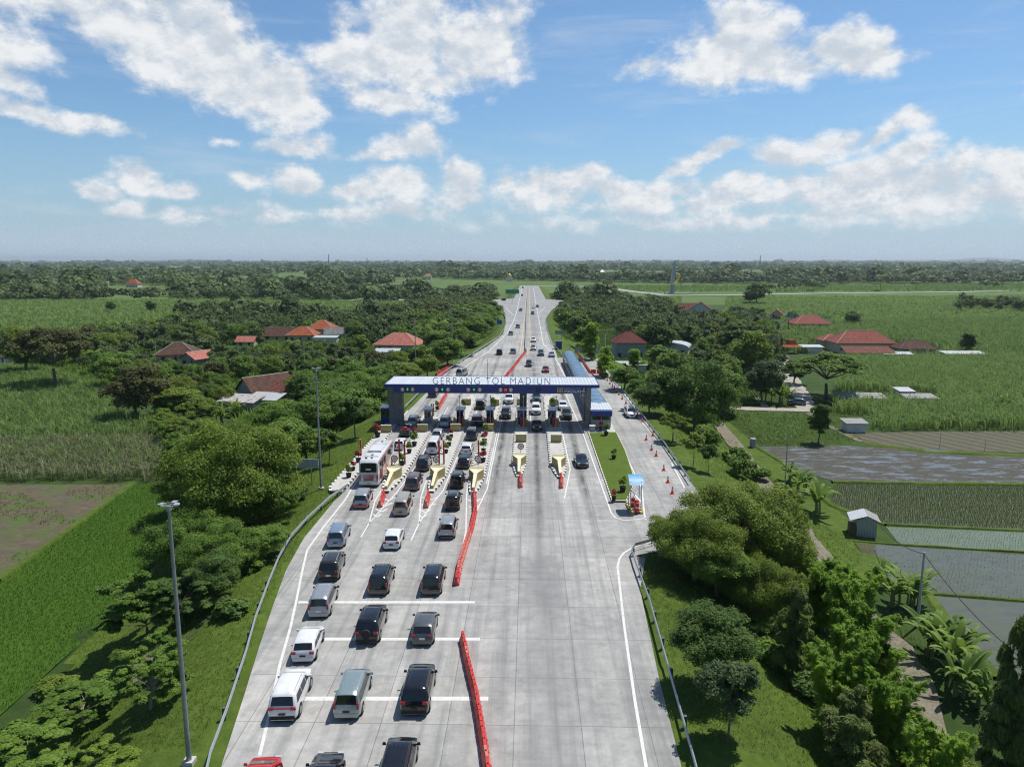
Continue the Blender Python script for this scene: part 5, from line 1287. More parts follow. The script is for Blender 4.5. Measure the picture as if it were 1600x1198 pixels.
A(744, 665.6, 'suv', 'maroon', 'red car with spare wheel under the roof in the third lane', spare=True)
A(750, 639, 'suv', 'black', 'black car leaving the third lane behind the toll booths')
A(675, 620, 'mpv', 'dark_grey', 'dark grey car beyond the gate, just under the blue fascia at the left')
B = lambda *a, **k: car(*a, away=False, **k)
def toward(px, py, typ, col, label, **k):
    t = TY[typ]; g = P(px, py, .22); u, v, _ = proj((g.x, g.y, .22)); c_ = g + Vector((0, t['L'] / 2, 0))
    key = (typ, col, False)
    if key not in CP: CP[key] = car_proto(*key)
    o = CP[key].put((c_.x, c_.y, 0), math.pi + R(k.get('yaw', 0)), 1.0, label); o.name = 'car'; o['category'] = 'car'
toward(795, 630, 'suv', 'white', 'white car coming through behind the dark brownish one in the fourth lane')
toward(790, 654, 'suv', 'brown_black', 'dark brownish car stopped at the boom in the fourth lane')
toward(839, 672, 'sedan', 'dark_grey', 'dark sedan in the roof shadow in the fifth lane')
toward(837.5, 647, 'suv', 'white', 'white car behind the dark sedan in the fifth lane')
toward(838.5, 628, 'suv', 'blue_grey', 'blue grey car following the white one in the fifth lane')
toward(886, 655, 'suv', 'dark_grey', 'dark car at the booth in the sixth lane')
toward(880, 640, 'hatch', 'white', 'white car behind the dark one in the sixth lane')
toward(909.6, 730, 'sedan', 'navy', 'dark navy sedan driving out towards the camera beside the lawn island', yaw=3)
toward(987, 652, 'mpv', 'white', 'white minivan alone on the right side road beside the cones', yaw=2)
A(717, 588, 'van', 'silver', 'silver van driving away just beyond the gate roof', yaw=14)
A(780, 554, 'suv', 'black', 'black car driving away side by side with a silver one')
A(801.6, 552, 'mpv', 'silver', 'silver car driving away beside the black car')
A(790 + 8, 523.4, 'mpv', 'silver', 'silver car driving away at the road narrowing')
A(809, 512, 'mpv', 'silver', 'silver car driving away ahead of the narrowing')
A(813.6, 485.6, 'mpv', 'silver', 'silver car driving away beside the far slip road')
A(815.6, 462, 'sedan', 'dark_grey', 'dark car driving away near the end of the road')
A(817, 450, 'suv', 'black', 'farthest dark car driving away')
A(789, 469.5, 'mpv', 'black', 'dark car on the left slip road', yaw=-30)
toward(833.6, 534, 'mpv', 'white', 'white car coming, first of two in line beside the median wall')
toward(833.6, 547, 'mpv', 'silver', 'silver white car coming behind the median end')
toward(832.4, 491, 'mpv', 'dark_grey', 'dark car coming below the far slip road')
toward(833.6, 481, 'hatch', 'white', 'white car coming at the far slip road')
toward(839.6, 479.6, 'sedan', 'black', 'black car coming from the right slip road')
toward(845.6, 555.4, 'suv', 'blue_grey', 'blue grey car coming left of the pale sedan')
toward(862.4, 557.4, 'sedan', 'blue_silver', 'pale blue sedan coming along the right edge line')
toward(826.6, 572.4, 'mpv', 'dark_grey', 'dark grey car coming beside the far row of red barriers')
toward(853, 581.4, 'sedan', 'maroon', 'maroon sedan coming over the white lines beyond the gate')
# ---- bus
def bus():
    root = thing('bus', 'white and red coach waiting in the leftmost toll lane', 'bus'); Lb, Wb, Hb = 12.0, 2.5, 3.45
    wm = paint('bus_white', (.66, .67, .68), 0, .35); rm = paint('bus_red', (.50, .035, .025), 0, .35); om = paint('bus_orange', (.62, .10, .04), 0, .4)
    b = MB(); prof = [(-6, 1), (-5.93, 1.7), (-5.82, Hb - .28), (-5.5, Hb - .03), (-3, Hb), (4.8, Hb), (5.6, Hb - .15), (5.9, Hb - .8), (6.0, 1.6), (6.0, 1)]
    rows = []
    for y, z in prof:
        hw = Wb / 2 * (1 if abs(y) < 5.7 else .95)
        s = [(hw, .35), (hw, 1.1), (hw, max(1.15, z - .35)), (hw - .10, max(1.2, z - .1)), (hw - .35, max(1.22, z)), (0, max(1.24, z + .03))]
        rows.append([(-a, y, q) for a, q in s] + [(a, y, q) for a, q in s[::-1][1:]])
    k = len(rows[0]); b.v = [p for r in rows for p in r]
    for i in range(len(rows) - 1):
        for j in range(k - 1): b.f.append((i * k + j, i * k + j + 1, (i + 1) * k + j + 1, (i + 1) * k + j)); b.m.append(0)
    b.f.append(list(range(k))); b.m.append(0); b.f.append([(len(rows) - 1) * k + j for j in range(k)][::-1]); b.m.append(0)
    b.box(-1.2, 1.2, -6.07, -5.9, .38, .85, 0)
    b.build('body', [wm], root, smooth=True, angle=35)
    g = MB(); g.add([(-1.02, -6.0, 1.98), (1.02, -6.0, 1.98), (.98, -5.86, 3.08), (-.98, -5.86, 3.08)], [(0, 1, 2, 3)]); g.build('rear_window', MAT['glass'], root)
    tx = MB(); tx.box(-.32, .32, -6.03, -5.99, 2.28, 2.44); tx.build('rear_window_sticker', MAT['platewhite'], root)
    for s in (-1, 1):
        for q in range(7):
            y0 = -5.2 + q * 1.42; m = MB(); x = s * (Wb / 2 + .012); vs = [(x, y0, 1.85), (x, y0 + 1.3, 1.85), (x, y0 + 1.3, 2.95), (x, y0, 2.95)]
            m.add(vs, [(0, 1, 2, 3)] if s > 0 else [(3, 2, 1, 0)]); m.build('side_window', MAT['glass'], root)
        m = MB(); x = s * (Wb / 2 + .008)
        vs = [(x, -5.6, 3.0), (x, 5.4, 3.0), (x, 5.4, 3.22), (x, -5.6, 3.22)]; m.add(vs, [(0, 1, 2, 3)] if s > 0 else [(3, 2, 1, 0)])
        sw = [(-5.5, 1.0), (-3.9, .7), (-2.4, 1.75), (-3.6, 1.82), (-5.0, 1.8)]; vs = [(x + s * .003, y, z) for y, z in sw]; m.add(vs, [tuple(range(5))] if s > 0 else [tuple(range(5))[::-1]])
        sw = [(-2.2, .7), (-.4, .7), (3.4, 1.8), (-.9, 1.8)]; vs = [(x + s * .003, y, z) for y, z in sw]; m.add(vs, [(0, 1, 2, 3)] if s > 0 else [(3, 2, 1, 0)], 1)
        m.build('livery_stripe', [rm, om], root)
        t_ = MB(); t_.cbox((s * 1.08, -6.0, 1.25), (.16, .1, .75)); t_.build('tail_light', MAT['redlens'], root)
        mi = MB(); mi.cbox((s * 1.42, 5.9, 2.3), (.16, .12, .5)); mi.tube([(s * 1.15, 5.85, 2.7), (s * 1.42, 5.95, 2.6)], .03); mi.build('mirror', MAT['black'], root)
        for y in (-3.6, -2.3 if False else 3.7):
            w_ = MB(); w_.cyl((s * .95, y, .5), (s * 1.27, y, .5), .5, n=18); wh = w_.build('wheel', MAT['black'], root)
            r_ = MB(); r_.cyl((s * 1.265, y, .5), (s * 1.29, y, .5), .27, n=12); r_.build('rim', MAT['steel'], wh)
    st = MB()
    for q in range(3): st.add([(-1.0 + .1 * q, -6.065, 1.62 - q * .17), (1.0 - .1 * q, -6.065, 1.62 - q * .17), (.5, -6.065, 1.50 - q * .17), (-.6, -6.065, 1.56 - q * .17)], [(0, 1, 2, 3)])
    st.build('rear_stripe', rm, root)
    eg = MB(); eg.box(-.62, .62, -6.085, -6.02, .95, 1.12); eg.build('engine_grille', MAT['darksteel'], root)
    pl = MB(); pl.box(-.25, .25, -6.09, -6.07, .52, .66); pl.build('number_plate', M('plate_yellow', (.6, .48, .08)), root)
    ac = MB(); ac.box(-.85, .85, -1.6, 1.6, Hb - .02, Hb + .17); ac.box(-.8, .8, -1.55, 1.55, Hb + .165, Hb + .20)
    ac.build('roof_air_unit', paint('bus_white', (.66, .67, .68)), root)
    ht = MB()
    for x, y in ((-.5, -4.7), (.2, -4.6), (0, 3.8), (0, -3.2)): ht.box(x - .14, x + .14, y - .14, y + .14, Hb + .02, Hb + .10)
    for y in (-3.9, -1.9, 2.2): ht.box(-.9, .9, y - .03, y + .03, Hb + .01, Hb + .05)
    ht.build('roof_hatch', MAT['black'], root)
    g0 = P(575, 757.4, .35); root.location = (g0.x, g0.y + 6, 0); root.rotation_euler = (0, 0, R(1.0))
bus()
def pickup():
    root = thing('pickup', 'black pickup with red load behind the silver car in the first lane', 'pickup'); pm = paint('black', *COL['black'])
    b = MB(); rows = []
    for y, z in ((-2.5, .75), (-2.48, 1.05), (-.55, 1.05), (-.5, 1.55), (-.35, 1.68), (.55, 1.68), (.75, 1.6), (1.25, 1.12), (2.3, 1.0), (2.5, .7)):
        hw = .88 if abs(y) < 2.3 else .8; xr = hw - .2 * max(0, z - 1.05)
        s = [(hw, .4), (hw, .7), (hw, min(1.03, z)), (xr, z - .04), (xr - .07, z), (0, z + .01)]
        rows.append([(-a, y, q) for a, q in s] + [(a, y, q) for a, q in s[::-1][1:]])
    k = len(rows[0]); b.v = [p for r in rows for p in r]
    for i in range(len(rows) - 1):
        for j in range(k - 1): b.f.append((i * k + j, i * k + j + 1, (i + 1) * k + j + 1, (i + 1) * k + j)); b.m.append(0)
    b.f.append(list(range(k))); b.m.append(0); b.f.append([(len(rows) - 1) * k + j for j in range(k)][::-1]); b.m.append(0)
    b.build('body', [pm], root, smooth=True, angle=35)
    l = MB(); l.box(-.75, .75, -2.4, -.62, 1.06, 1.28); l.cbox((-.2, -1.3, 1.38), (.8, .9, .24), rz=.3); l.build('load', paint('maroon', *COL['maroon']), root)
    g = MB(); g.add([(-.66, -.545, 1.15), (.66, -.545, 1.15), (.62, -.50, 1.52), (-.62, -.50, 1.52)], [(0, 1, 2, 3)]); g.build('rear_window', MAT['glass'], root)
    for s in (-1, 1):
        t_ = MB(); t_.cbox((s * .8, -2.5, .88), (.14, .06, .3)); t_.build('tail_light', MAT['redlens'], root)
        for y in (-1.5, 1.6):
            w_ = MB(); w_.cyl((s * .68, y, .36), (s * .90, y, .36), .36, n=14); w_.build('wheel', MAT['black'], root)
    g0 = P(632, 680, .4); root.location = (g0.x, g0.y + 2.5, 0)
pickup()
# ------------------------------------------------------------------ toll plaza
def text_mesh(name, body, size, depth, mat, parent=None, loc=(0, 0, 0), rot=(math.pi / 2, 0, 0), align='LEFT', sx=1.0, spacing=1.0, offs=.012):
    cu = bpy.data.curves.new(name, 'FONT'); cu.body = body; cu.size = size; cu.extrude = depth; cu.align_x = align; cu.space_character = spacing
    cu.offset = size * offs
    tmp = bpy.data.objects.new('tmp', cu); C.objects.link(tmp); bpy.context.view_layer.update()
    me = bpy.data.meshes.new_from_object(tmp.evaluated_get(bpy.context.evaluated_depsgraph_get())); bpy.data.objects.remove(tmp)
    me.materials.clear(); me.materials.append(mat)
    o = link(name, me, parent); o.location = loc; o.rotation_euler = rot; o.scale = (sx, 1, 1); return o
GY0, GY1 = 120.2, 129.0; RZ = 7.6
xl = P(598, 603, RZ).x; xrr = P(936.6, 603, RZ).x
gate = thing('toll_gate', 'white roofed toll gate canopy with blue fascia and raised lettering across all lanes', 'toll gate', ((xl + xrr) / 2, GY0, 0))
gx = (xl + xrr) / 2; hw = (xrr - xl) / 2
m = MB(); m.box(-hw, hw, .05, GY1 - GY0 + .2, RZ - .22, RZ, 0)
for i in range(int(hw * 2 / .62)): m.box(-hw + .3 + i * .62, -hw + .36 + i * .62, .25, GY1 - GY0, RZ, RZ + .05, 0)
m.build('roof', MAT['roofmetal'], gate)
m = MB(); m.box(-hw - .06, hw + .06, -.12, .05, RZ - .42, RZ + .10); m.box(-hw - .06, -hw + .02, .05, 9.1, RZ - .42, RZ + .08); m.box(hw - .02, hw + .06, .05, 9.1, RZ - .42, RZ + .08); m.box(-hw - .06, hw + .06, 9.0, 9.1, RZ - .42, RZ + .06)
m.build('eave_band', MAT['blue'], gate)
fx0 = P(612, 609, 6.9).x - gx; fx1 = P(917, 609, 6.9).x - gx
m = MB(); m.box(fx0, fx1, .15, .40, 6.15, RZ - .20)
for i in range(14): x = fx0 + (fx1 - fx0) * (i + .5) / 14; m.box(x - .02, x + .02, .135, .15, 6.15, RZ - .43)
m.build('fascia', MAT['blue'], gate)
m = MB(); m.box(fx0 + .4, fx1 - .4, 1.5, 8.6, RZ - .7, RZ - .24); m.build('ceiling', MAT['paleconc'], gate)
a = P(673, 603, 7.7).x - gx; b = P(860, 603, 7.7).x - gx
tm = text_mesh('lettering', 'GERBANG TOL MADIUN', 1.55, .05, M('letter_grey', (.45, .46, .49), .5, .3), gate, (a, .12, RZ + .10), spacing=1.25, offs=-.008)
bpy.context.view_layer.update(); tm.scale.x = (b - a) / max(v.co.x for v in tm.data.vertices)
zt_ = max(v.co.y for v in tm.data.vertices); tm.scale.y = 1.15 / zt_
def sign_disc(px, kind):
    x = P(px, 609, 6.9).x - gx; z = 6.78
    m = MB(); m.cyl((x, .15, z), (x, .09, z), .40, n=20, m=0); m.cyl((x, .09, z), (x, .07, z), .30, n=20, m=1)
    d = m.build('round_sign', [MAT['redlens'], MAT['platewhite']], gate)
    text_mesh('sign_digits', kind, .26, .004, MAT['plate'], d, (x, .062, z - .09), align='CENTER')
for px, s in ((627, '2.1m'), (643, '5.1m'), (681, '2.1m'), (699, '5.1m'), (731, '2.1m'), (749, '5.1m'), (782, '2.1m'), (798, '5.1m')): sign_disc(px, s)
def emis(name, col, st):
    n = N(name); n.col(col); n.b.inputs['Emission Color'].default_value = (*col, 1); n.b.inputs['Emission Strength'].default_value = st; return n.mat
gm, rm_ = emis('signal_green', (.02, .55, .22), .7), emis('signal_red', (.8, .03, .04), 1.0)
for px, kind in ((635, 'g'), (690, 'g'), (740, 'g'), (790, 'r'), (841, 'd')):
    x = P(px, 609, 6.9).x - gx; z = 6.80; m = MB(); m.box(x - .36, x + .36, .05, .15, z - .36, z + .36); h_ = m.build('lane_signal', MAT['plate'], gate)
    m = MB()
    if kind == 'g': m.add([(x - .10, .045, z + .22), (x + .10, .045, z + .22), (x + .10, .045, z + .02), (x + .24, .045, z + .02), (x, .045, z - .24), (x - .24, .045, z + .02), (x - .10, .045, z + .02)], [tuple(range(7))[::-1]]); m.build('green_arrow', gm, h_)
    elif kind == 'r':
        for s in (-1, 1): m.add([(x - .25 * s, .045 - .003 * s, z - .17), (x - .17 * s, .045 - .003 * s, z - .25), (x + .25 * s, .045 - .003 * s, z + .17), (x + .17 * s, .045 - .003 * s, z + .25)], [(0, 1, 2, 3) if s > 0 else (3, 2, 1, 0)])
        m.build('red_cross', rm_, h_)
    else: m.box(x - .16, x + .16, .035, .05, z - .16, z + .16); m.build('unlit_panel', M('signal_off', (.07, .10, .03)), h_)
# logos and name on the right of the fascia
ym = M('logo_yellow', (.60, .45, .12)); lx = P(875.5, 609, 6.9).x - gx
m = MB(); m.box(lx - .50, lx + .50, .10, .148, 6.36, 7.16, 0)
m.box(lx - .40, lx - .12, .085, .10, 6.46, 7.06, 1); m.box(lx - .12, lx + .10, .085, .10, 6.86, 7.06, 1); m.box(lx + .16, lx + .40, .085, .10, 6.46, 7.06, 1); m.box(lx - .12, lx + .02, .0845, .10, 6.46, 6.64, 1)
m.build('ministry_emblem', [ym, M('logo_grey', (.22, .20, .14))], gate)
wl = MAT['platewhite']; tx0 = P(882, 609, 6.9).x - gx; tx1 = P(907.5, 609, 6.9).x - gx
for s_, z_, sz in (('GERBANG TOL', 6.96, .28), ('MADIUN', 6.30, .72)):
    o = text_mesh('gate_name', s_, sz, .01, wl if sz > .5 else M('letter_pale', (.55, .55, .58)), gate, (tx0, .10, z_)); o.scale.x = (tx1 - tx0) / max(v.co.x for v in o.data.vertices)
ex = P(912.5, 609, 6.9).x - gx
m = MB(); m.add([(ex - .35, .11, 6.4), (ex + .2, .11, 6.4), (ex + .38, .11, 6.55), (ex + .1, .11, 6.62), (ex + .15, .11, 7.1), (ex - .05, .11, 7.15), (ex - .1, .11, 6.7), (ex - .38, .11, 6.75)], [tuple(range(8))]); m.build('yellow_emblem', ym, gate)
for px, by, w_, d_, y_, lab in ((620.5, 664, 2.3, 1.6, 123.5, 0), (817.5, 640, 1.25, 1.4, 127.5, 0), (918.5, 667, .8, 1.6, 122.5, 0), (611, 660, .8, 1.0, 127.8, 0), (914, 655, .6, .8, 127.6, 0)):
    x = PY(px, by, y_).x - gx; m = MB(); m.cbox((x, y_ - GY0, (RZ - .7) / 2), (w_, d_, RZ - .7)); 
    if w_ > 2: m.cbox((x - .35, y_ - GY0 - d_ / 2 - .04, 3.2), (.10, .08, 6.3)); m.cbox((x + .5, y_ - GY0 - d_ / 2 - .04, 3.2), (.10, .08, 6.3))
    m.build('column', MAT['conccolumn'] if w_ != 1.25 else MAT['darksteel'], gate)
# lightning rod on the roof
rod = thing('lightning_rod', 'thin lightning rod standing on the toll gate roof', 'mast', (P(762, 592, RZ).x, 126, RZ)); m = MB(); m.tube([(0, 0, 0), (0, 0, 3.6)], [.05, .03], 6); m.tube([(-.25, 0, 2.6), (.25, 0, 2.6)], .025, 5); m.build('rod', MAT['darksteel'], rod)
# ---- islands
ISL = {}
def island(key, xc, w, y0, y1, label, tip=True, kerb='kerb_bw', y_tip_len=7.0):
    hwid = w / 2; tl = y_tip_len
    poly = ([(xc, y0)] if False else []) + [(xc - .35, y0), (xc + .35, y0), (xc + hwid * .7, y0 + tl * .42), (xc + hwid, y0 + tl), (xc + hwid, y1 - 2), (xc + .4, y1), (xc - .4, y1), (xc - hwid, y1 - 2), (xc - hwid, y0 + tl), (xc - hwid * .7, y0 + tl * .42)]
    root = thing('toll_island', label, 'traffic island', (0, 0, 0), 0, 'toll lane islands')
    m = MB(); m.prism(poly, -.05, .24, 0, 0); m.build('kerb', MAT[kerb], root)
    cx_ = sum(p[0] for p in poly) / len(poly); cy = sum(p[1] for p in poly) / len(poly)
    inn = [(x + (cx_ - x) * .19, y + (.55 if y < (y0 + y1) / 2 else -.55)) for x, y in poly]
    m = MB(); m.prism(inn, .1, .246, 0, 0); m.build('paving', MAT['paleconc'], root)
    ISL[key] = (xc, w, y0, y1); return root
K = 28.0 / math.cos(TH)
def X_(px, py): return P(px, py, 0).x
yA = P(603, 771).y; yB = P(671, 770).y; yC = P(740, 773).y; yD = P(813, 745.5).y; yE = P(876.6, 748).y; yF = P(530, 771).y
island('A', -17.6, 2.6, yA, 131, 'first toll island from the left, between the bus lane and the second queue')
island('B', -12.0, 2.3, yB, 150, 'second toll island, left of the third queue')
island('C', -6.85, 2.2, yC, 152, 'third toll island, at the head of the long curve of red barriers')
island('D', -1.35, 2.2, yD, 152, 'fourth toll island, with the round sign between two cream blocks')
island('E', 4.1, 2.5, yE, 152, 'fifth toll island, left of the lane with the navy sedan')
island('F', -23.9, 2.3, yF, 126, 'leftmost toll island, along the lawn beside the bus', y_tip_len=2.0)
def wedge(xc, y0, label):
    root = thing('crash_wedge', label, 'crash barrier', (xc, y0, .2), 0, 'cream crash wedges on the island tips')
    m = MB(); yh = 6.0; hwid = .95; z1 = 1.25
    # head block + narrowing shoulders + long sloping nose (cream tops, mustard sides)
    top = [(-.16, .3, .45), (.16, .3, .45), (.24, yh - 1.9, z1 - .12), (hwid, yh - .45, z1), (hwid, yh, z1), (-hwid, yh, z1), (-hwid, yh - .45, z1), (-.24, yh - 1.9, z1 - .12)]
    bot = [(x, y, 0) for x, y, z in top]; n = 8
    m.add(top, [(0, 1, 2, 7), (7, 2, 3, 6), (6, 3, 4, 5)], 0)
    m.add(bot + top, [(i, (i + 1) % n, n + (i + 1) % n, n + i) for i in range(n)], 1); m.build('wedge', [MAT['cream'], MAT['mustard']], root)
    m = MB(); m.box(-hwid + .02, hwid - .02, yh + .02, yh + .45, 0, z1 + .0, 0); m.box(-hwid + .02, hwid - .02, yh - .40, yh + .43, z1 + .004, z1 + .03, 1); m.build('head_block', [MAT['mustard'], MAT['mustard']], root)
wedge(-17.65, yA + .7, 'cream crash wedge nearest the bus'); wedge(-12.0, yB + .7, 'cream crash wedge between the second and third queue'); wedge(-6.85, yC + .7, 'cream crash wedge at the head of the long red barrier row')
wedge(-1.35, yD + .3, 'cream crash wedge left of the two at the exit lanes'); wedge(4.1, yE + .3, 'rightmost cream crash wedge')
def block(px, py, label, w_=1.7):
    g = P(px, py, .2); root = thing('concrete_block', label, 'block', (g.x, g.y, .2), 0, 'cream concrete blocks')
    m = MB(); m.box(-w_ / 2, w_ / 2, 0, .32, 0, 1.25, 0); m.box(-w_ / 2 - .02, w_ / 2 + .02, -.02, .34, 1.25, 1.29, 1); m.build('block', [MAT['mustard'], MAT['cream']], root)
block(603, 676, 'mustard block on the leftmost island before the left column'); block(660, 675, 'mustard block on the first island beside the silver car'); block(711.7, 674, 'mustard block on the second island'); block(763, 674, 'mustard block on the third island')
block(814, 691, 'mustard block behind the round sign on the fourth island'); block(869, 691.5, 'mustard block on the fifth island')
block(729, 633, 'mustard block on the second island beyond the booths'); block(773, 634, 'mustard block on the third island beyond the booths'); block(814, 633, 'mustard block on the fourth island beyond the booths'); block(865, 634, 'mustard block on the fifth island beyond the booths')
def rsign(px, by, ty, label):
    g = P(px, by, .2); z = PY(px, ty, g.y).z; root = thing('road_sign', label, 'sign', (g.x, g.y, .2)); m = MB(); m.tube([(0, 0, 0), (0, 0, z - .2)], .045, 6); m.build('post', MAT['steel'], root)
    m = MB(); m.cyl((0, -.06, z - .2), (0, -.09, z - .2), .48, n=22, m=0); m.cyl((0, -.09, z - .2), (0, -.105, z - .2), .36, n=22, m=1); d = m.build('disc', [MAT['redlens'], MAT['platewhite']], root)
    text_mesh('sign_digits', '10', .34, .004, MAT['plate'], d, (0, -.112, z - .32), align='CENTER')
rsign(616.8, 735, 716, 'round red rimmed speed sign on the first island'); rsign(682, 735, 717, 'round red rimmed speed sign on the second island'); rsign(747, 735, 716.5, 'round red rimmed speed sign on the third island'); rsign(813.6, 712, 697, 'round red rimmed speed sign on the fourth island')
def rpost(px, by, ty, label, g_='red lane posts'):
    g = P(px, by, .2); z = PY(px, ty, g.y).z; root = thing('lane_post', label, 'post', (g.x, g.y, .2), 0, g_); m = MB(); m.cbox((0, 0, (z - .2) / 2), (.22, .22, z - .2)); m.build('post', MAT['redpost'], root)
    m = MB(); m.cbox((0, 0, z - .12), (.26, .26, .18)); m.cbox((0, -.12, .5), (.2, .04, .9)); m.build('yellow_band', MAT['mustard'], root)
for k, (px, by, ty, lab) in enumerate(((624.5, 725, 688, 'left of two red posts on the first island'), (632.7, 725, 689, 'right of two red posts on the first island'), (686.4, 725, 689, 'left of two red posts on the second island'), (693.7, 725, 689, 'right of two red posts on the second island'),
      (747.9, 725, 689, 'single red post on the third island'), (564, 709, 688, 'red and yellow post beside the bus at the lawn'), (674.5, 650, 632, 'left of two red posts at the first booth'), (677.5, 650, 632, 'right of two red posts at the first booth'))): rpost(px, by, ty, lab)
# ---- booths
def booth(px, by, w_, d_, h_, label, bodym='blue', roof='roofmetal', g_=None, z0=.2):
    g = P(px, by, z0); root = thing('toll_booth', label, 'toll booth', (g.x, g.y, z0), 0, g_)
    m = MB(); m.box(-w_ / 2, w_ / 2, 0, d_, 0, h_ * .45, 0); m.box(-w_ / 2, w_ / 2, 0, d_, h_ * .82, h_, 0)
    for x in (-w_ / 2, w_ / 2 - .1):
        for y in (0, d_ - .1): m.box(x, x + .1, y, y + .1, h_ * .45, h_ * .82, 0)
    m.box(-.05, .05, .0, .08, h_ * .45, h_ * .82, 0)
    m.build('wall', MAT[bodym], root); m = MB(); m.box(-w_ / 2 + .05, w_ / 2 - .05, .05, d_ - .05, h_ * .45, h_ * .82); m.build('window', MAT['glass'], root)
    m = MB(); m.box(-w_ / 2 - .2, w_ / 2 + .2, -.2, d_ + .2, h_, h_ + .14); m.build('roof', MAT[roof], root); return root
booth(605, 663, 2.1, 2.6, 2.9, 'small blue toll booth with white roof on the lawn left of the gate', z0=0)
for key, pxs, lab in (('A', 664, 'first'), ('B', 710, 'second'), ('C', 763, 'third'), ('D', 817, 'fourth'), ('E', 869, 'fifth')):
    xc, w_, y0, y1 = ISL[key]; yb = 123.2
    u, v, _ = proj((xc, yb, .2)); booth(u, v, 1.15, 2.6, 2.5, 'dark blue toll booth under the canopy on the %s island' % lab, 'blue' if key != 'A' else 'wallgrey', g_='toll booths under the canopy')
    if key in 'BCDE':
        for s, cl, cm in ((-.75, 'yellow', 'mustard'), (0, 'red', 'redpost'), (.7, 'orange', 'redpost')):
            root = thing('bollard', '%s bollard before the booth on the %s island' % (cl, lab), 'bollard', (xc + s, yb - 1.6 - .3 * abs(s), .2), 0, 'bollards before the booths')
            m = MB(); m.lathe([(.20, 0), (.20, 1.5), (.16, 1.6), (0.02, 1.63)], 10); m.build('post', MAT[cm] if cl != 'orange' else M('orange_paint', (.55, .16, .02), .5), root)
        root = thing('ticket_machine', 'ticket machine beside the booth on the %s island' % lab, 'ticket machine', (xc - .5, yb + 4.2, .2), 0, 'ticket machines')
        m = MB(); m.cbox((0, 0, .8), (.6, .7, 1.6)); m.cbox((0, 0, 1.66), (.66, .76, .12)); m.build('cabinet', MAT['mustard'], root); m = MB(); m.box(-.2, .2, -.37, -.352, .9, 1.4); m.build('screen', MAT['glass'], root)
        pl_ = thing('camera_mast', 'thin grey mast on the %s island' % lab, 'mast', (xc + .35, yb - 3.6, .2), 0, 'thin masts on the islands'); m = MB(); m.tube([(0, 0, 0), (0, 0, 5.8)], .05, 6); m.build('pole', MAT['steel'], pl_); m = MB(); m.cbox((0, -.15, 5.6), (.25, .4, .2)); m.build('camera_box', MAT['steel'], pl_)
for xc, lab in ((-17.6 + 1.3, 'second'), (-12 + 1.2, 'third'), (-6.85 + 1.2, 'fourth')):
    root = thing('boom_barrier', 'lowered boom across the %s toll lane' % lab, 'boom barrier', (xc, 121.6, .2), 0, 'boom barriers'); m = MB(); m.cbox((-.2, 0, .5), (.3, .35, 1.0)); m.build('motor_box', MAT['mustard'], root); m = MB(); m.box(-.1, 3.0, -.2, -.12, .92, 1.0); m.build('boom', MAT['whiteplastic'], root)
# right office booth + covered walkway
office = booth(939, 668, 3.3, 6.0, 3.0, 'white and blue control booth at the near end of the blue vaulted walkway', 'wallgrey')
m = MB(); m.box(-1.75, 1.75, -.9, .0, 2.15, 3.02); m.build('awning', MAT['blue'], office)
def walkway():
    a0, a1 = P(922, 634, 2.6), P(951, 638.7, 2.6); b0, b1 = P(880, 552, 2.6), P(897, 552, 2.6)
    root = thing('covered_walkway', 'long blue barrel vaulted walkway running back from the control booth', 'walkway'); m = MB(); n = 40; q = 9; vs = []
    for i in range(n + 1):
        t = i / n; l = a0.lerp(b0, t); r = a1.lerp(b1, t)
        for j in range(q):
            an = math.pi * j / (q - 1); c_ = (l + r) / 2; hw_ = (r - l).length / 2; vs.append((c_.x - math.cos(an) * hw_, c_.y, 2.35 + math.sin(an) * 1.0))
    m.add(vs, [(i * q + j, i * q + j + 1, (i + 1) * q + j + 1, (i + 1) * q + j) for i in range(n) for j in range(q - 1)][:], 0); m.build('vault', MAT['vault'], root, smooth=True)
    m = MB()
    for i in range(0, n + 1, 2):
        t = i / n; l = a0.lerp(b0, t); r = a1.lerp(b1, t)
        for p in (l, r): m.tube([(p.x, p.y, 0), (p.x, p.y, 2.36)], .05, 5)
        pts = []
        for j in range(7): an = math.pi * j / 6; c_ = (l + r) / 2; hw_ = (r - l).length / 2 + .04; pts.append((c_.x - math.cos(an) * hw_, c_.y, 2.37 + math.sin(an) * 1.03))
        m.tube(pts, .035, 4); m.build('arch', MAT['steel'], root); m = MB()
    m = MB(); l0, l1 = a0, b0
    m.add([(l0.x - .1, l0.y, 0), (l1.x - .1, l1.y, 0), (l1.x - .1, l1.y, 1.5), (l0.x - .1, l0.y, 1.5)], [(0, 1, 2, 3)]); m.build('side_panel', MAT['darksteel'], root)
walkway()
# lawn island on the right
lawn = [(919, 677), (963, 676), (977, 704), (989, 741), (989, 764), (978, 785), (956, 785)]
lp = [(P(a, b).x, P(a, b).y) for a, b in lawn][::-1]
root = thing('lawn_island', 'raised lawn island with striped kerb between the last toll lane and the side road', 'traffic island'); m = MB(); m.prism(lp, -.05, .2); m.build('kerb', MAT['kerb_cw'], root)
cx_, cy_ = sum(p[0] for p in lp) / 7, sum(p[1] for p in lp) / 7
m = MB(); m.prism([(x + (cx_ - x) * .07, y + (cy_ - y) * .03) for x, y in lp], .1, .26); m.build('lawn', MAT['lawn'], root)
apron = sheet('paved_apron', [(P(a, b).x, P(a, b).y) for a, b in ((919, 676.5), (962, 675), (953, 655), (912, 655))], .012, MAT['paleconc'])
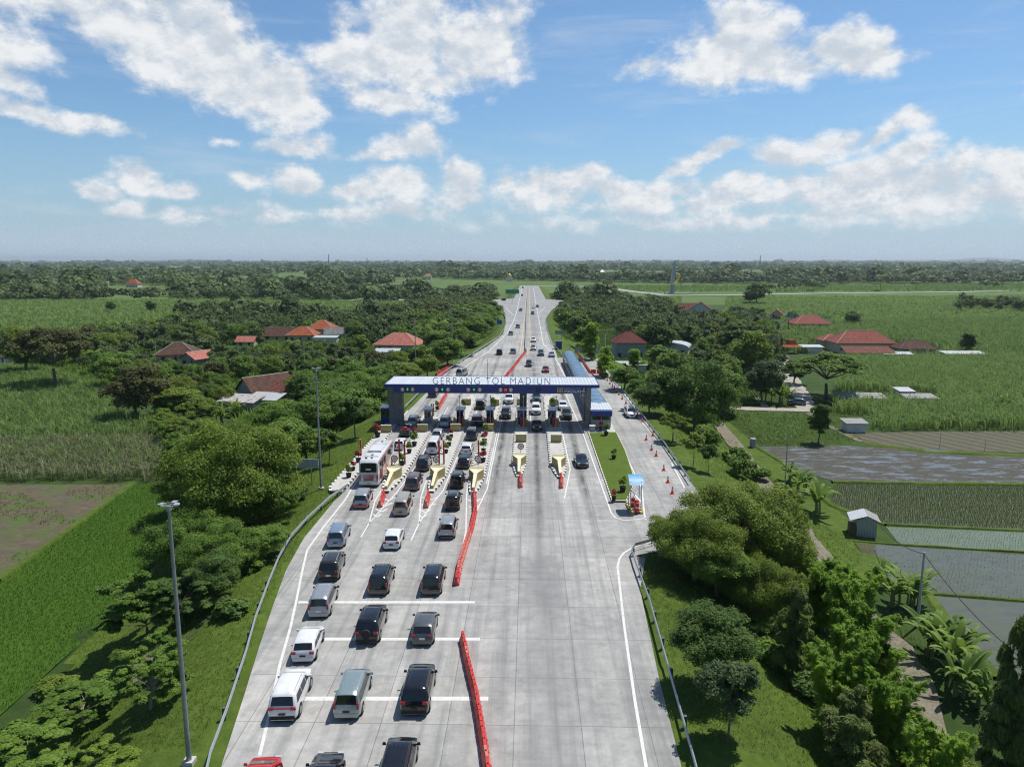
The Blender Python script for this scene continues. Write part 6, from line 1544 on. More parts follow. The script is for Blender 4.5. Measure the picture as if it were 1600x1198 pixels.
# pots
def pot_proto(leaf, seed, rr=.42, h=1.1):
    rs = np.random.RandomState(seed); root = thing('potted_plant', 'pot', 'potted plant'); m = MB(); m.lathe([(.26, 0), (.36, .55), (.40, .6), (.36, .6), (.33, .52), (.02, .5)], 12); m.build('pot', MAT['black'], root)
    c = np.array([[0, 0, .6 + h * .5], [.15, .1, .6 + h * .75], [-.15, -.1, .6 + h * .4]]); V, t = crown(rs, c, np.array([rr, rr * .7, rr * .8]), 420, .14, 1.8, 1.2, .5)
    link('foliage', npmesh('foliage', V, np.arange(len(V)).reshape(-1, 4), L[leaf], t), root); m = MB(); m.tube([(0, 0, .4), (0, 0, .6 + h * .5)], .03, 5); m.build('stem', MAT['bark'], root); return Proto(root)
PT = [pot_proto('olive', 1), pot_proto('flower', 2), pot_proto('mid', 3, .55, 1.4)]
for k, (px, py, q, s, lab) in enumerate(((647.4, 697, 2, 1.1, 'leafy potted plant ahead of the red posts on the first island'), (639.5, 708, 0, 1, 'potted plant between the posts and the leafy pot on the first island'), (649, 684, 1, 1, 'pink flowering pot on the first island'),
      (628.5, 727, 0, 1, 'green potted plant at the foot of the red posts on the first island'), (701.6, 697, 0, 1, 'potted plant on the second island nearer the booth'), (697, 708, 0, .9, 'potted plant on the second island nearer the posts'), (705, 684, 1, .9, 'flowering pot on the second island'),
      (755.5, 707, 2, 1, 'tall potted plant on the third island'), (755, 722, 1, 1, 'pink flowering pot beside the single red post'), (757, 692, 1, 1.1, 'pink flowering pot before the mustard block of the third island'), (759, 681, 2, 1, 'leafy pot beside the mustard block of the third island'),
      (545, 746, 0, 1, 'potted plant with red leaves at the near end of the leftmost island'), (552, 735, 1, .8, 'reddish pot on the leftmost island behind the bus'), (560, 722, 1, 1, 'red flowering pot beside the bus rear wheel'), (590, 683, 1, 1.3, 'red flowering pot beside the front of the bus'),
      (939, 672, 1, 1, 'red flowering pot before the control booth'), (947, 680, 2, 1, 'black pot at the top of the lawn island'), (959, 717, 0, .9, 'black pot with bare plant in the middle of the lawn island'), (973, 768, 0, 1.1, 'black pot nearest the tip of the lawn island'), (959, 781, 1, .8, 'reddish plant at the tip corner of the lawn island'),
      (683, 640, 0, 1, 'potted plant beyond the first booth'), (725, 640, 2, 1, 'leafy pot beyond the second booth'), (771, 640, 2, 1.2, 'leafy pot beyond the third booth'), (864, 640, 2, 1.2, 'leafy pot beyond the fifth booth'))):
    g = P(px, py, .2); PT[q].put((g.x, g.y, .2), k * .7, s, lab, 'potted plants')
m = MB(); g = P(925.6, 676, 0); root = thing('utility_cabinet', 'grey utility cabinet with pale top at the lawn corner', 'cabinet', (g.x, g.y, 0)); m.cbox((0, .3, .55), (.9, .6, 1.1)); m.build('cabinet', MAT['wallgrey'], root); m = MB(); m.cbox((0, .3, 1.14), (1.0, .7, .08)); m.build('lid', MAT['platewhite'], root)
# small blue canopy stand
g = P(993, 800, 0); root = thing('ticket_stand', 'narrow stand with curved blue roof and red barriers at the start of the side road', 'ticket stand', (g.x, g.y, 0))
m = MB()
for x in (-.6, .6):
    for y in (0, 1.6): m.tube([(x, y, 0), (x, y, 3.6)], .05, 6)
m.tube([(-.6, 0, 1.4), (.6, 1.6, 2.2)], .03, 4); m.tube([(.6, 0, 1.2), (-.6, 1.6, 2.4)], .03, 4); m.build('frame', MAT['steel'], root)
m = MB(); vs = []
for i in range(7):
    t = i / 6; y = -.4 + 2.5 * t; z = 3.3 + math.sin(t * math.pi * .75) * .7; vs += [(-.8, y, z), (.8, y, z)]
m.add(vs, [(2 * i, 2 * i + 1, 2 * i + 3, 2 * i + 2) for i in range(6)]); m.build('roof', M('sky_blue_sheet', (.12, .36, .62), .4), root)
m = MB(); m.prism([(-.75, -.6), (.75, -.6), (.75, 2.8), (-.75, 2.8)], 0, .25); m.build('base_kerb', MAT['kerb_by'], root)
for k, (dx, dy) in enumerate(((0.1, -.5), (.15, .5), (-.1, 1.4))):
    r2 = thing('drum', ('front', 'middle', 'rear')[k] + ' red plastic drum inside the blue roofed stand', 'drum', (g.x + dx, g.y + dy, .25), 0, 'red drums at the stand'); m = MB(); m.lathe([(.28, 0), (.28, .3), (.24, .34), (.26, .7), (.2, 1.0), (.02, 1.02)], 12); m.build('drum', MAT['red'], r2); m = MB(); m.lathe([(.268, .45), (.272, .47), (.272, .58), (.268, .6)], 12); m.build('white_band', MAT['whiteplastic'], r2)
# ---- barriers
def barrier_proto(mat):
    root = thing('water_barrier', 'barrier', 'barrier'); m = MB(); Lb = 1.04; sec = [(-.24, 0), (-.24, .18), (-.12, .38), (-.08, .82), (.08, .82), (.12, .38), (.24, .18), (.24, 0)]
    vs = [(x, -Lb / 2, z) for x, z in sec] + [(x, Lb / 2, z) for x, z in sec]; m.add(vs, [(i, i + 1, i + 9, i + 8) for i in range(7)] + [tuple(range(8)), tuple(range(8, 16))[::-1]])
    m.box(-.27, .27, -.36, -.22, 0, .16); m.box(-.27, .27, .22, .36, 0, .16); m.box(-.13, .13, -.2, -.1, .5, .7); m.box(-.13, .13, .1, .2, .5, .7)
    m.build('body', mat, root); m = MB(); m.cyl((0, 0, .815), (0, 0, .86), .05, n=8); m.build('filler_cap', MAT['black'], root); return Proto(root)
BR = {'red': barrier_proto(MAT['red']), 'pink': barrier_proto(MAT['pinkred'])}
def row(pts, label, group, cols=('red',), step=1.1, jit=.04, kinds=None):
    ps = [P(a, b, 0) for a, b in pts]; rnd = random.Random(len(pts)); d = 0; i = 0; tot = sum((b - a).length for a, b in zip(ps, ps[1:])); n = int(tot / step); k = 0
    for q in range(n + 1):
        s = q * step; acc = 0
        for a, b in zip(ps, ps[1:]):
            l = (b - a).length
            if s <= acc + l: p = a.lerp(b, (s - acc) / l); dr = (b - a); break
            acc += l
        c = kinds(q / max(n, 1)) if kinds else cols[q % len(cols)]
        if c == 'red' and rnd.random() < .14: c = 'pink'
        BR[c].put((p.x, p.y, 0), math.atan2(dr.y, dr.x) - math.pi / 2 + rnd.uniform(-jit, jit), 1.0, label, group)
row([(724, 1006), (731, 1040), (742, 1085), (750, 1130), (758, 1180), (766, 1240)], 'red plastic barrier in the near row leading out of the bottom of the picture', 'near row of red barriers')
row([(741, 775), (742, 800), (737, 825), (727, 855), (718, 885), (712, 918)], 'red plastic barrier in the long curved row starting at the third island tip', 'long curved row of red barriers', kinds=lambda t: 'red' if t < .55 or t > .93 else 'pink')
row([(821, 551), (812, 562), (800, 578), (790, 590), (780, 603)], 'red plastic barrier in the slanting row beyond the gate roof', 'slanting row of red barriers beyond the roof', step=1.3)
row([(697, 618), (691, 628), (684, 640)], 'red plastic barrier in the short row seen under the left end of the roof', 'short row of red barriers under the roof')
row([(681, 589), (690, 582), (699, 577), (705, 574.5)], 'red plastic barrier in the bunch at the left road edge beyond the roof', 'bunch of red barriers at the left road edge', step=.9)
row([(684, 591), (693, 584), (701, 579)], 'red plastic barrier in the second rank of the bunch at the left road edge', 'second rank of the left bunch', step=1.0)
row([(903, 553), (911, 566), (918, 577), (922, 583)], 'red plastic barrier in the row between walkway and side road', 'barrier row beside the walkway', cols=('pink', 'red'), step=1.2)
row([(599, 776), (596, 785), (594, 791)], 'red barrier before the tip of the first island', 'barriers at the first island tip'); row([(669, 777), (667, 786), (666, 792)], 'red barrier before the tip of the second island', 'barriers at the second island tip')
row([(813, 748), (813, 757), (813.5, 763)], 'red barrier before the tip of the fourth island', 'barriers at the fourth island tip'); row([(877, 749), (877, 757), (877, 763)], 'red barrier before the tip of the fifth island', 'barriers at the fifth island tip')
for k, px in enumerate((927, 936.5)):
    g = P(px, 583.5, 0); BR['red'].put((g.x, g.y, 0), math.pi / 2, 1.25, ('left', 'right')[k] + ' one of two red barriers standing across the side road', 'pair of barriers across the side road')
# cones
root = thing('traffic_cone', 'cone', 'traffic cone'); m = MB(); m.lathe([(.17, .03), (.10, .42), (.04, .78), (.0, .79)], 12); m.build('cone', MAT['conered'], root); m = MB(); m.box(-.24, .24, -.24, .24, 0, .035); m.build('base', MAT['conered'], root); m = MB(); m.lathe([(.122, .34), (.084, .52)], 12); m.build('band', MAT['whiteplastic'], root)
CONE = Proto(root)
cl = [(1020, 681, 'cone close to the guardrail beside the open side road'), (1009.7, 687.5, 'farthest cone of the free standing line on the side road'), (1018, 703.4, 'second cone of the line on the side road'), (1025.4, 712.6, 'third cone of the line on the side road'), (1037, 735, 'fourth cone of the line on the side road'), (1043.4, 754, 'fifth cone of the line on the side road'), (1050.5, 771, 'nearest cone, half behind the olive tree'),
      (926.4, 586, 'cone just before the pair of red barriers'), (937.4, 592, 'cone in the open beyond the roof'), (949, 595, 0), (953, 600, 0), (957, 604.5, 0), (963, 612, 0), (967, 617, 0), (972, 624, 0), (978, 631, 0), (985, 639, 0), (996, 650, 'cone beside the white minivan'), (1003.5, 659, 'cone just before the white minivan at the guardrail'), (960, 608, 0)]
for px, py, lab in cl:
    g = P(px, py, 0); CONE.put((g.x, g.y, 0), 0, 1.15, 'orange red traffic cone, ' + lab if lab else 'orange red traffic cone in the close line along the guardrail beyond the minivan', 'cones along the guardrail' if not lab else 'traffic cones')
# ---- guardrails
def guardrail(name, pts, label, z0=0, post_step=4.0, side=-1, ground=None, posts='darksteel', zf=lambda p: 0.0):
    ps = [P(a, b, 0) for a, b in pts]; root = thing(name, label, 'guardrail'); rs = []
    for a, b in zip(ps, ps[1:]):
        n = max(1, int((b - a).length / 2)); rs += [a.lerp(b, k / n) for k in range(n)]
    rs.append(ps[-1]); m = MB(); vs = []; prof = [(0, .48), (.05, .52), (.05, .58), (0, .62), (0, .66), (.05, .70), (.05, .76), (0, .80), (-.03, .80), (-.03, .48)]; q = len(prof)
    for i, p in enumerate(rs):
        t = rs[min(i + 1, len(rs) - 1)] - rs[max(i - 1, 0)]; t.normalize(); nr = Vector((-t.y, t.x, 0)) * side
        for a, z in prof: vs.append((p.x + nr.x * a, p.y + nr.y * a, z))
    m.add(vs, [(i * q + j, i * q + (j + 1) % q, (i + 1) * q + (j + 1) % q, (i + 1) * q + j) for i in range(len(rs) - 1) for j in range(q)]); m.build('rail', MAT['steel'], root)
    acc = 0; last = rs[0]
    for i, p in enumerate(rs):
        acc += (p - last).length; last = p
        if acc > post_step:
            acc = 0; t = rs[min(i + 1, len(rs) - 1)] - rs[max(i - 1, 0)]; t.normalize(); nr = Vector((-t.y, t.x, 0)) * -side
            m = MB(); m.cbox((p.x + nr.x * .16, p.y + nr.y * .16, .30), (.20, .20, .95), rz=math.atan2(t.y, t.x)); m.build('post', MAT[posts], root)
guardrail('guardrail', [(322, 1225), (330, 1190), (355, 1122), (385, 1030), (400, 975), (420, 920), (436, 880), (455, 846), (480, 818), (515, 785), (543, 765)], 'steel guardrail along the left edge of the near road', side=-1)
guardrail('guardrail', [(1090, 1225), (1078, 1180), (1045, 1060), (1015, 950), (992, 885), (987, 868), (992, 860), (1038, 847)], 'steel guardrail curving round at the right edge of the near road', side=1)
guardrail('guardrail', [(1078, 758), (1060, 730), (1036, 695), (1010, 662), (985, 628), (968, 606), (960, 596)], 'steel guardrail along the right side road beside the cones', side=1)
guardrail('guardrail', [(633, 640), (660, 612), (683, 592), (723, 565), (757, 543), (780, 528), (788, 515), (790, 500), (786, 490)], 'steel guardrail on the left beyond the toll gate', side=-1, post_step=6)
guardrail('guardrail', [(903, 590), (880, 558), (870, 546), (862, 536), (855, 515), (853, 500)], 'dark guardrail on the right beyond the toll gate', side=1, post_step=6)
m = MB(); root = thing('median_wall', 'low concrete wall in the middle of the road beyond the gate', 'median wall'); a, b, c = P(821, 549, 0), P(823.5, 470, 0), P(825.5, 448.5, 0)
for p, q_ in ((a, b), (b, c)): m.add([(p.x - .35, p.y, 0), (p.x + .35, p.y, 0), (q_.x + .35, q_.y, 0), (q_.x - .35, q_.y, 0), (p.x - .15, p.y, 1.0), (p.x + .15, p.y, 1.0), (q_.x + .15, q_.y, 1.0), (q_.x - .15, q_.y, 1.0)], [(0, 1, 5, 4), (1, 2, 6, 5), (2, 3, 7, 6), (3, 0, 4, 7), (4, 5, 6, 7)])
m.build('wall', MAT['concgrey'], root)
# ---- poles
def mast(px, by, ty, label, r=.16, head='ring', ground=True, mat='pole', group=None):
    g = Pg(px, by) if ground else P(px, by, 0); z = PY(px, ty, g.y).z - g.z; root = thing('light_mast', label, 'light mast', (g.x, g.y, g.z), 0, group)
    m = MB(); m.tube([(0, 0, 0), (0, 0, z * .5), (0, 0, z)], [r, r * .8, r * .55], 10); m.build('pole', MAT[mat], root, smooth=True)
    if head == 'ring':
        m = MB(); m.box(-.3, .3, -.3, .3, -.3, .25); m.build('footing', MAT['paleconc'], root)
        m = MB(); m.cyl((0, 0, z - .2), (0, 0, z + .05), r * .9, n=10)
        for s in (-1, 1): m.tube([(s * .3, -.25, z + .1), (s * .3, .35, z + .1)], .03, 5)
        m.tube([(-.3, -.25, z + .1), (.3, -.25, z + .1)], .03, 5); m.tube([(-.3, .35, z + .1), (.3, .35, z + .1)], .03, 5); m.tube([(-.3, -.25, z + .1), (.3, .35, z + .1)], .025, 4); m.build('head_frame', MAT['steel'], root)
        for x, y, rz_ in ((.42, .05, .3), (-.42, .05, -.3), (.1, .45, 0)):
            m = MB(); m.cbox((x, y, z + .12), (.26, .34, .08), rz=rz_); m.build('flood_lamp', MAT['wallgrey'], root)
    elif head == 'arm':
        m = MB(); m.tube([(0, 0, z - .1), (1.2, 0, z + .3), (2.0, 0, z + .25)], [.05, .04, .035], 6); m.build('arm', MAT[mat], root); m = MB(); m.cbox((2.2, 0, z + .24), (.6, .24, .1)); m.build('lamp', MAT['wallgrey'], root)
    elif head == 'cross':
        m = MB(); m.cbox((0, 0, z - .5), (1.4, .1, .1)); m.cbox((0, 0, z - 1.1), (1.0, .1, .1)); m.build('crossarm', MAT['darksteel'], root)
        for x in (-.6, 0, .6): m = MB(); m.cyl((x, 0, z - .45), (x, 0, z - .2), .05, n=6); m.build('insulator', MAT['wallwhite'], root)
        root['category'] = 'utility pole'; root.name = 'utility_pole'
    return root
mast(296, 1192, 792, 'nearest tall grey light mast, rising from the left verge', .15); mast(502, 764, 577, 'middle tall light mast beside the grey road sign on the left', .15)
mast(650, 590, 503, 'light mast left of the red barrier bunch beyond the gate', .17); mast(707, 565, 482, 'farthest left light mast beyond the gate', .17)
mast(945, 577, 522, 'slim white pole beside the bright bamboo at the side road', .09, None, False, 'platewhite'); mast(960, 580, 508, 'curved arm lamp behind the maroon roof house trees', .08, 'arm'); mast(1226, 762, 676, 'thin pole standing between banana plants at the muddy field', .09, None)
for px, by, ty, lab in ((8, 578, 528, 'utility pole at the left edge of the picture'), (245, 566, 533, 'utility pole beside the dark brown roof house'), (477, 592, 540, 'left one of the twin utility poles'), (490, 579, 528, 'right one of the twin utility poles')): mast(px, by, ty, lab, .13, 'cross', mat='paleconc')
for px, by, ty, lab in ((1433, 978, 862, 'concrete pole standing among the banana plants by the paddy'), (1538, 708, 684, 'short thin pole at the far end of the muddy field'),(1468, 700, 672, 'short thin pole before the cane field edge')): mast(px, by, ty, lab, .14 if by > 900 else .06, None, mat='paleconc')
def wire(p0, p1, sag, label):
    root = thing('power_cable', label, 'cable'); m = MB(); pts = [(p0.lerp(p1, t / 12) - Vector((0, 0, sag * 4 * (t / 12) * (1 - t / 12)))) for t in range(13)]; o = Vector(pts[0]); root.location = o; m.tube([p - o for p in pts], .035, 4); m.build('cable', MAT['black'], root)
gp_ = Pg(1433, 978); topz = PY(1443, 862, gp_.y); top_ = Vector((gp_.x, gp_.y, topz.z - .2))
wire(P(1376, 822, FZ + 2.6), top_, .5, 'black cable from the tin hut to the concrete pole'); q_ = P(1640, 1050, FZ + 4.5); wire(top_, Vector((q_.x, q_.y, FZ + 4)), .8, 'black cable from the concrete pole towards the lower right')
# ---- signs
def board(px, by, x0, x1, ty, bz, label, mat, posts=2, cat='sign', txt=None):
    g = Pg(px, by); X0, X1 = PY(x0, by, g.y).x, PY(x1, by, g.y).x; zt2 = PY(px, ty, g.y).z; zb2 = PY(px, bz, g.y).z; root = thing('road_sign', label, cat, (g.x, g.y, g.z)); m = MB(); m.box(X0 - g.x, X1 - g.x, -.05, .03, zb2 - g.z, zt2 - g.z)
    pn = m.build('panel', mat, root)
    for k in range(posts):
        x = (X0 - g.x) + (X1 - X0) * ((k + .5) / posts if posts > 1 else .5); m = MB(); m.tube([(x, .08, 0), (x, .08, zt2 - g.z - .1)], .07, 6); m.build('post', MAT['steel'], root)
    if txt:
        for t_, fz, sz in txt: text_mesh('sign_text', t_, (zt2 - zb2) * sz, .004, MAT['platewhite'] if mat != MAT['paleconc'] else MAT['plate'], pn, ((X0 + X1) / 2 - g.x, -.06, zb2 - g.z + (zt2 - zb2) * fz), align='CENTER')
board(477, 757, 452, 499, 717, 731, 'grey blue rectangular road sign on two posts behind the middle mast', M('sign_blue_grey', (.40, .44, .50), .5), 2)
m_green = M('sign_green', (.01, .22, .11), .4)
board(806, 474, 790, 811, 452.5, 459, 'green overhead direction sign over the far left carriageway', m_green, 1)
board(780, 512, 776.5, 784.5, 500, 506.5, 'small blue sign on the left verge beyond the gate', M('sign_blue', (.01, .10, .42), .4), 1)
board(876, 530, 867, 881, 516.5, 522, 'grey board on the right verge beyond the gate', M('board_grey', (.25, .28, .3), .5), 2)
board(691, 571, 688.5, 694.5, 554, 559.5, 'upper orange warning sign at the left road edge', M('sign_orange', (.62, .22, .01), .5), 1); board(694, 573, 689, 694, 561, 566, 'lower orange warning sign at the left road edge', M('sign_orange', (.62, .22, .01), .5), 1)
# grey gate across the side road
g0, g1 = P(890, 552, 0), P(938, 552, 0); root = thing('gate', 'grey sheet metal gate closing the far end of the side road', 'gate', (g0.x, g0.y, 0)); Wg = g1.x - g0.x
m = MB(); m.tube([(0, 0, 0), (0, 0, 3.0)], .08, 6); m.tube([(0, 0, 2.4), (Wg, 0, 2.4)], .05, 5); m.tube([(Wg, 0, 0), (Wg, 0, 2.6)], .1, 6); m.build('frame', MAT['steel'], root)
for k in range(3):
    m = MB(); x0 = Wg * (.17 + .27 * k); m.box(x0, x0 + Wg * .262, -.03, .03, .1, 2.3); m.build('panel', MAT['wallgrey'], root)
# far road furniture: guard hut and red barriers at the side road end
m = MB(); g = P(873, 545, 0); root = thing('guard_hut', 'small dark guard hut at the end of the right carriageway', 'hut', (g.x, g.y, 0)); m.box(-1, 1, 0, 2, 0, 2.3); m.build('wall', MAT['blue'], root); m = MB(); m.box(-1.2, 1.2, -.2, 2.2, 2.3, 2.5); m.build('roof', MAT['darksteel'], root)
# monument
g = P(1050, 459, FZ); root = thing('monument', 'tall blue grey tower monument with a golden swirl in the far fields', 'monument', (g.x, g.y, FZ)); S = (g - CAM).dot(_f) / FPX
m = MB(); H = PY(1053, 408, g.y).z - FZ
pr = [(4.2 * S, 4.2 * S, 0), (3.6 * S, 3.6 * S, 3 * S), (2.9 * S, 2.9 * S, 12 * S), (2.4 * S, 2.4 * S, 24 * S), (2.0 * S, 2.0 * S, 34 * S), (1.6 * S, 1.6 * S, H * .97), (1.2 * S, 1.2 * S, H)]
vs = []
for i, (a, b, z) in enumerate(pr):
    ox = (1.5 * S) * (z / H) ** 2 * 1.6
    for x, y in ((-a, -b * .5), (0, -b), (a, -b * .5), (a, b), (-a, b)): vs.append((x + ox, y, z))
m.add(vs, [(i * 5 + j, i * 5 + (j + 1) % 5, (i + 1) * 5 + (j + 1) % 5, (i + 1) * 5 + j) for i in range(6) for j in range(5)] + [tuple(range(30, 35))]); m.build('tower', M('monument_blue_grey', (.30, .36, .42), .4, .3, scale=.2), root)
m = MB(); sw = [(-13.5, 0, -4, .5), (-12, 6, -4, 2.6), (-8.5, 10, -3.5, 2.4), (-4, 13.5, -2.8, 1.3), (1, 15.5, -2.4, 1.1), (6, 19, -1, 2.0), (9.5, 24, 1, 2.2), (10.8, 28, 1.5, 1.6), (9.5, 31, 1, .8), (5, 32, 0, .4)]
vs = []
for x, z, y, w_ in sw:
    for a, b in ((-.7, -.4), (.7, -.2), (.5, .6), (-.6, .5)): vs.append(((x + a * w_) * S, (y + b * 1.2) * S - 3 * S, (z + b * w_) * S))
m.add(vs, [(i * 4 + j, i * 4 + (j + 1) % 4, (i + 1) * 4 + (j + 1) % 4, (i + 1) * 4 + j) for i in range(len(sw) - 1) for j in range(4)]); m.build('golden_swirl', M('gold_paint', (.78, .58, .06), .4, 0, scale=.2), root, smooth=True)
m = MB(); m.box(-16 * S, 28 * S, -3 * S, 3 * S, 0, 1.2 * S); m.build('plinth', MAT['paleconc'], root)
# ------------------------------------------------------------------ houses
def hip(mb, w, d, z0, rh, ov=.7, ridge=None, m=0, cx=0, cy=0, th=.14):
    W, D = w / 2 + ov, d / 2 + ov; rl = max(0.02, (w - d) / 2 if w > d else .02) if ridge is None else ridge / 2
    if w >= d: r = [(-rl, 0), (rl, 0)]
    else: q = (d - w) / 2 if ridge is None else ridge / 2; r = [(0, -q), (0, q)]
    vs = [(-W, -D, z0 - .1), (W, -D, z0 - .1), (W, D, z0 - .1), (-W, D, z0 - .1), (r[0][0], r[0][1], z0 + rh), (r[1][0], r[1][1], z0 + rh)] + [(-W, -D, z0 - .1 - th), (W, -D, z0 - .1 - th), (W, D, z0 - .1 - th), (-W, D, z0 - .1 - th)]
    vs = [(x + cx, y + cy, z) for x, y, z in vs]
    if w >= d: f = [(0, 1, 5, 4), (1, 2, 5), (2, 3, 4, 5), (3, 0, 4)]
    else: f = [(0, 1, 4), (1, 2, 5, 4), (2, 3, 5), (3, 0, 4, 5)]
    mb.add(vs, f + [(6, 7, 1, 0), (7, 8, 2, 1), (8, 9, 3, 2), (9, 6, 0, 3), (9, 8, 7, 6)], m)
    return r
def gable(mb, w, d, z0, rh, ov=.6, m=0, along='x', th=.14):
    W, D = w / 2 + ov, d / 2 + ov; k = rh / (d / 2) if along == 'x' else rh / (w / 2); dz = ov * k
    if along == 'x': top = [(-W, -D, z0 - dz), (W, -D, z0 - dz), (W, 0, z0 + rh), (-W, 0, z0 + rh), (W, D, z0 - dz), (-W, D, z0 - dz)]
    else: top = [(-W, D, z0 - dz), (-W, -D, z0 - dz), (0, -D, z0 + rh), (0, D, z0 + rh), (W, -D, z0 - dz), (W, D, z0 - dz)]
    low = [(x, y, z - th) for x, y, z in top]
    mb.add(top + low, [(0, 1, 2, 3), (3, 2, 4, 5), (6, 7, 1, 0), (4, 10, 11, 5), (9, 8, 7, 6), (11, 10, 8, 9), (1, 7, 8, 2), (2, 8, 10, 4), (0, 3, 9, 6), (3, 5, 11, 9)], m)
def house(px, py, w, d, wh, rh, kind, roof, wall, label, rz=0, along='x', name='house', cat='house', ridge_cap=None, z=FZ, win=True, door=True):
    g = P(px, py, z); root = thing(name, label, cat, (g.x, g.y + d / 2, z), R(rz))
    m = MB(); m.box(-w / 2, w / 2, -d / 2, d / 2, -.3, wh)
    if kind == 'gable':
        if along == 'x': 
            for s in (-1, 1): m.add([(s * w / 2, -d / 2, wh), (s * w / 2, d / 2, wh), (s * w / 2, 0, wh + rh - .1)], [(0, 1, 2)])
        else:
            for s in (-1, 1): m.add([(-w / 2, s * d / 2, wh), (w / 2, s * d / 2, wh), (0, s * d / 2, wh + rh - .1)], [(0, 1, 2)])
    m.build('wall', MAT[wall], root)
    m = MB()
    if kind == 'hip': r = hip(m, w, d, wh, rh)
    elif kind == 'gable': gable(m, w, d, wh, rh, along=along); r = None
    elif kind == 'shed': m.add([(-w / 2 - .4, -d / 2 - .4, wh), (w / 2 + .4, -d / 2 - .4, wh), (w / 2 + .4, d / 2 + .4, wh + rh), (-w / 2 - .4, d / 2 + .4, wh + rh)] + [(-w / 2 - .4, -d / 2 - .4, wh - .08), (w / 2 + .4, -d / 2 - .4, wh - .08), (w / 2 + .4, d / 2 + .4, wh + rh - .08), (-w / 2 - .4, d / 2 + .4, wh + rh - .08)], [(0, 1, 2, 3), (7, 6, 5, 4), (4, 5, 1, 0), (5, 6, 2, 1), (7, 3, 2, 6), (4, 0, 3, 7)]); r = None
    elif kind == 'vault':
        n = 10; vs = []
        for i in range(n + 1):
            a = math.pi * i / n; vs += [(-math.cos(a) * (w / 2 + .3), -d / 2 - .3, wh + math.sin(a) * rh), (-math.cos(a) * (w / 2 + .3), d / 2 + .3, wh + math.sin(a) * rh)]
        m.add(vs, [(2 * i, 2 * i + 2, 2 * i + 3, 2 * i + 1) for i in range(n)] + [tuple(range(0, 2 * n + 2, 2)), tuple(range(1, 2 * n + 2, 2))[::-1]]); r = None
    ro = m.build('roof', MAT[roof], root)
    cap = MB(); cm = MAT[ridge_cap or 'wallcream']
    if kind == 'hip':
        W, D = w / 2 + .7, d / 2 + .7; zt_ = wh + rh + .03
        cap.tube([(r[0][0], r[0][1], zt_), (r[1][0], r[1][1], zt_)], .12, 5)
        cr = [(-W, -D), (-W, D), (W, -D), (W, D)] if w >= d else [(-W, -D), (W, -D), (-W, D), (W, D)]
        for k, (x, y) in enumerate(cr): q = r[0] if k < 2 else r[1]; cap.tube([(x, y, wh - .07), (q[0], q[1], zt_)], .10, 5)
        cap.build('ridge', cm, ro)
    elif kind == 'gable':
        if along == 'x': cap.tube([(-w / 2 - .6, 0, wh + rh + .03), (w / 2 + .6, 0, wh + rh + .03)], .12, 5)
        else: cap.tube([(0, -d / 2 - .6, wh + rh + .03), (0, d / 2 + .6, wh + rh + .03)], .12, 5)
        cap.build('ridge', cm, ro)
    if win and wh > 1.9:
        n = max(1, int(w / 3.2))
        for i in range(n):
            x = -w / 2 + w * (i + .5) / n
            if door and i == n // 2 and n > 1: m = MB(); m.box(x - .45, x + .45, -d / 2 - .05, -d / 2 + .02, 0, 2.1); m.build('door', MAT['wood'], root); continue
            m = MB(); m.box(x - .6, x + .6, -d / 2 - .04, -d / 2 + .02, .9, min(2.1, wh - .25)); wn = m.build('window', MAT['glass'], root)
            m = MB(); m.box(x - .68, x + .68, -d / 2 - .07, -d / 2, .80, .88); m.build('sill', MAT['paleconc'], wn)
    return root
H_ = house
H_(621, 551, 15.5, 11, 2.9, 3.9, 'hip', 'tile_pink', 'wallgreen', 'house with large pink red pyramid roof left of the gate', -8)
H_(470, 535, 10.5, 8, 3.0, 3.2, 'hip', 'tile_orange', 'wallcream', 'front house with bright orange hipped roof')
H_(500, 529, 10.5, 9, 4.2, 3.4, 'hip', 'tile_orange', 'wallcream', 'taller house with bright orange roof behind the front orange one')
H_(521, 531, 8, 7, 2.8, 2.2, 'gable', 'tile_grey', 'wallwhite', 'house with grey gabled roof beside the orange roofs', 10)
H_(508, 537, 9, 4, 2.5, .5, 'shed', 'tin', 'wallwhite', 'low white lean-to before the grey gabled roof', win=False)
H_(433, 534, 12, 8, 2.8, 2.8, 'gable', 'tile_brown', 'wallcream', 'long brown roofed house left of the orange roofs')
H_(270, 567, 11.5, 9, 2.8, 3.4, 'hip', 'tile_brown', 'wallcream', 'dark brown hipped roof house near the left utility pole', 12, ridge_cap='paleconc')
H_(303, 574, 6.5, 9, 2.9, 1.7, 'gable', 'tile_pink', 'wallgrey', 'house with faded pink gable and grey wall', -25, along='y')
H_(383, 543, 6.5, 5, 2.6, 1.6, 'gable', 'tile_pink', 'wallcream', 'small pink roofed house in the trees behind the faded pink gable')
H_(378, 531, 5.5, 4, 2.5, .4, 'shed', 'asbestos', 'wallwhite', 'tiny grey shed left of the long brown roofed house', win=False)
H_(404, 632, 7.2, 11, 3.0, 3.0, 'gable', 'tile_brown', 'wallgrey', 'house with brown gabled roof and grey triangular gable wall', -38, along='y')
H_(452, 630, 10, 8.5, 2.8, 3.0, 'hip', 'tile_moss', 'wallcream', 'house with mottled red hipped roof beside the brown gable', -14, ridge_cap='tile_pink')
H_(372, 643, 8.5, 4.5, 2.2, .9, 'shed', 'tinrust', 'wallgrey', 'shed with rusty white tin roof below the brown gable', -12, win=False)
H_(412, 640, 7.0, 4, 2.3, .9, 'shed', 'tin', 'wallwhite', 'white tin lean-to between the rusty shed and the red mottled roof', -12, win=False)
H_(-2, 570, 6.5, 7, 2.6, 2.4, 'hip', 'tile_brown', 'wallwhite', 'brown roofed house cut by the left edge of the picture')
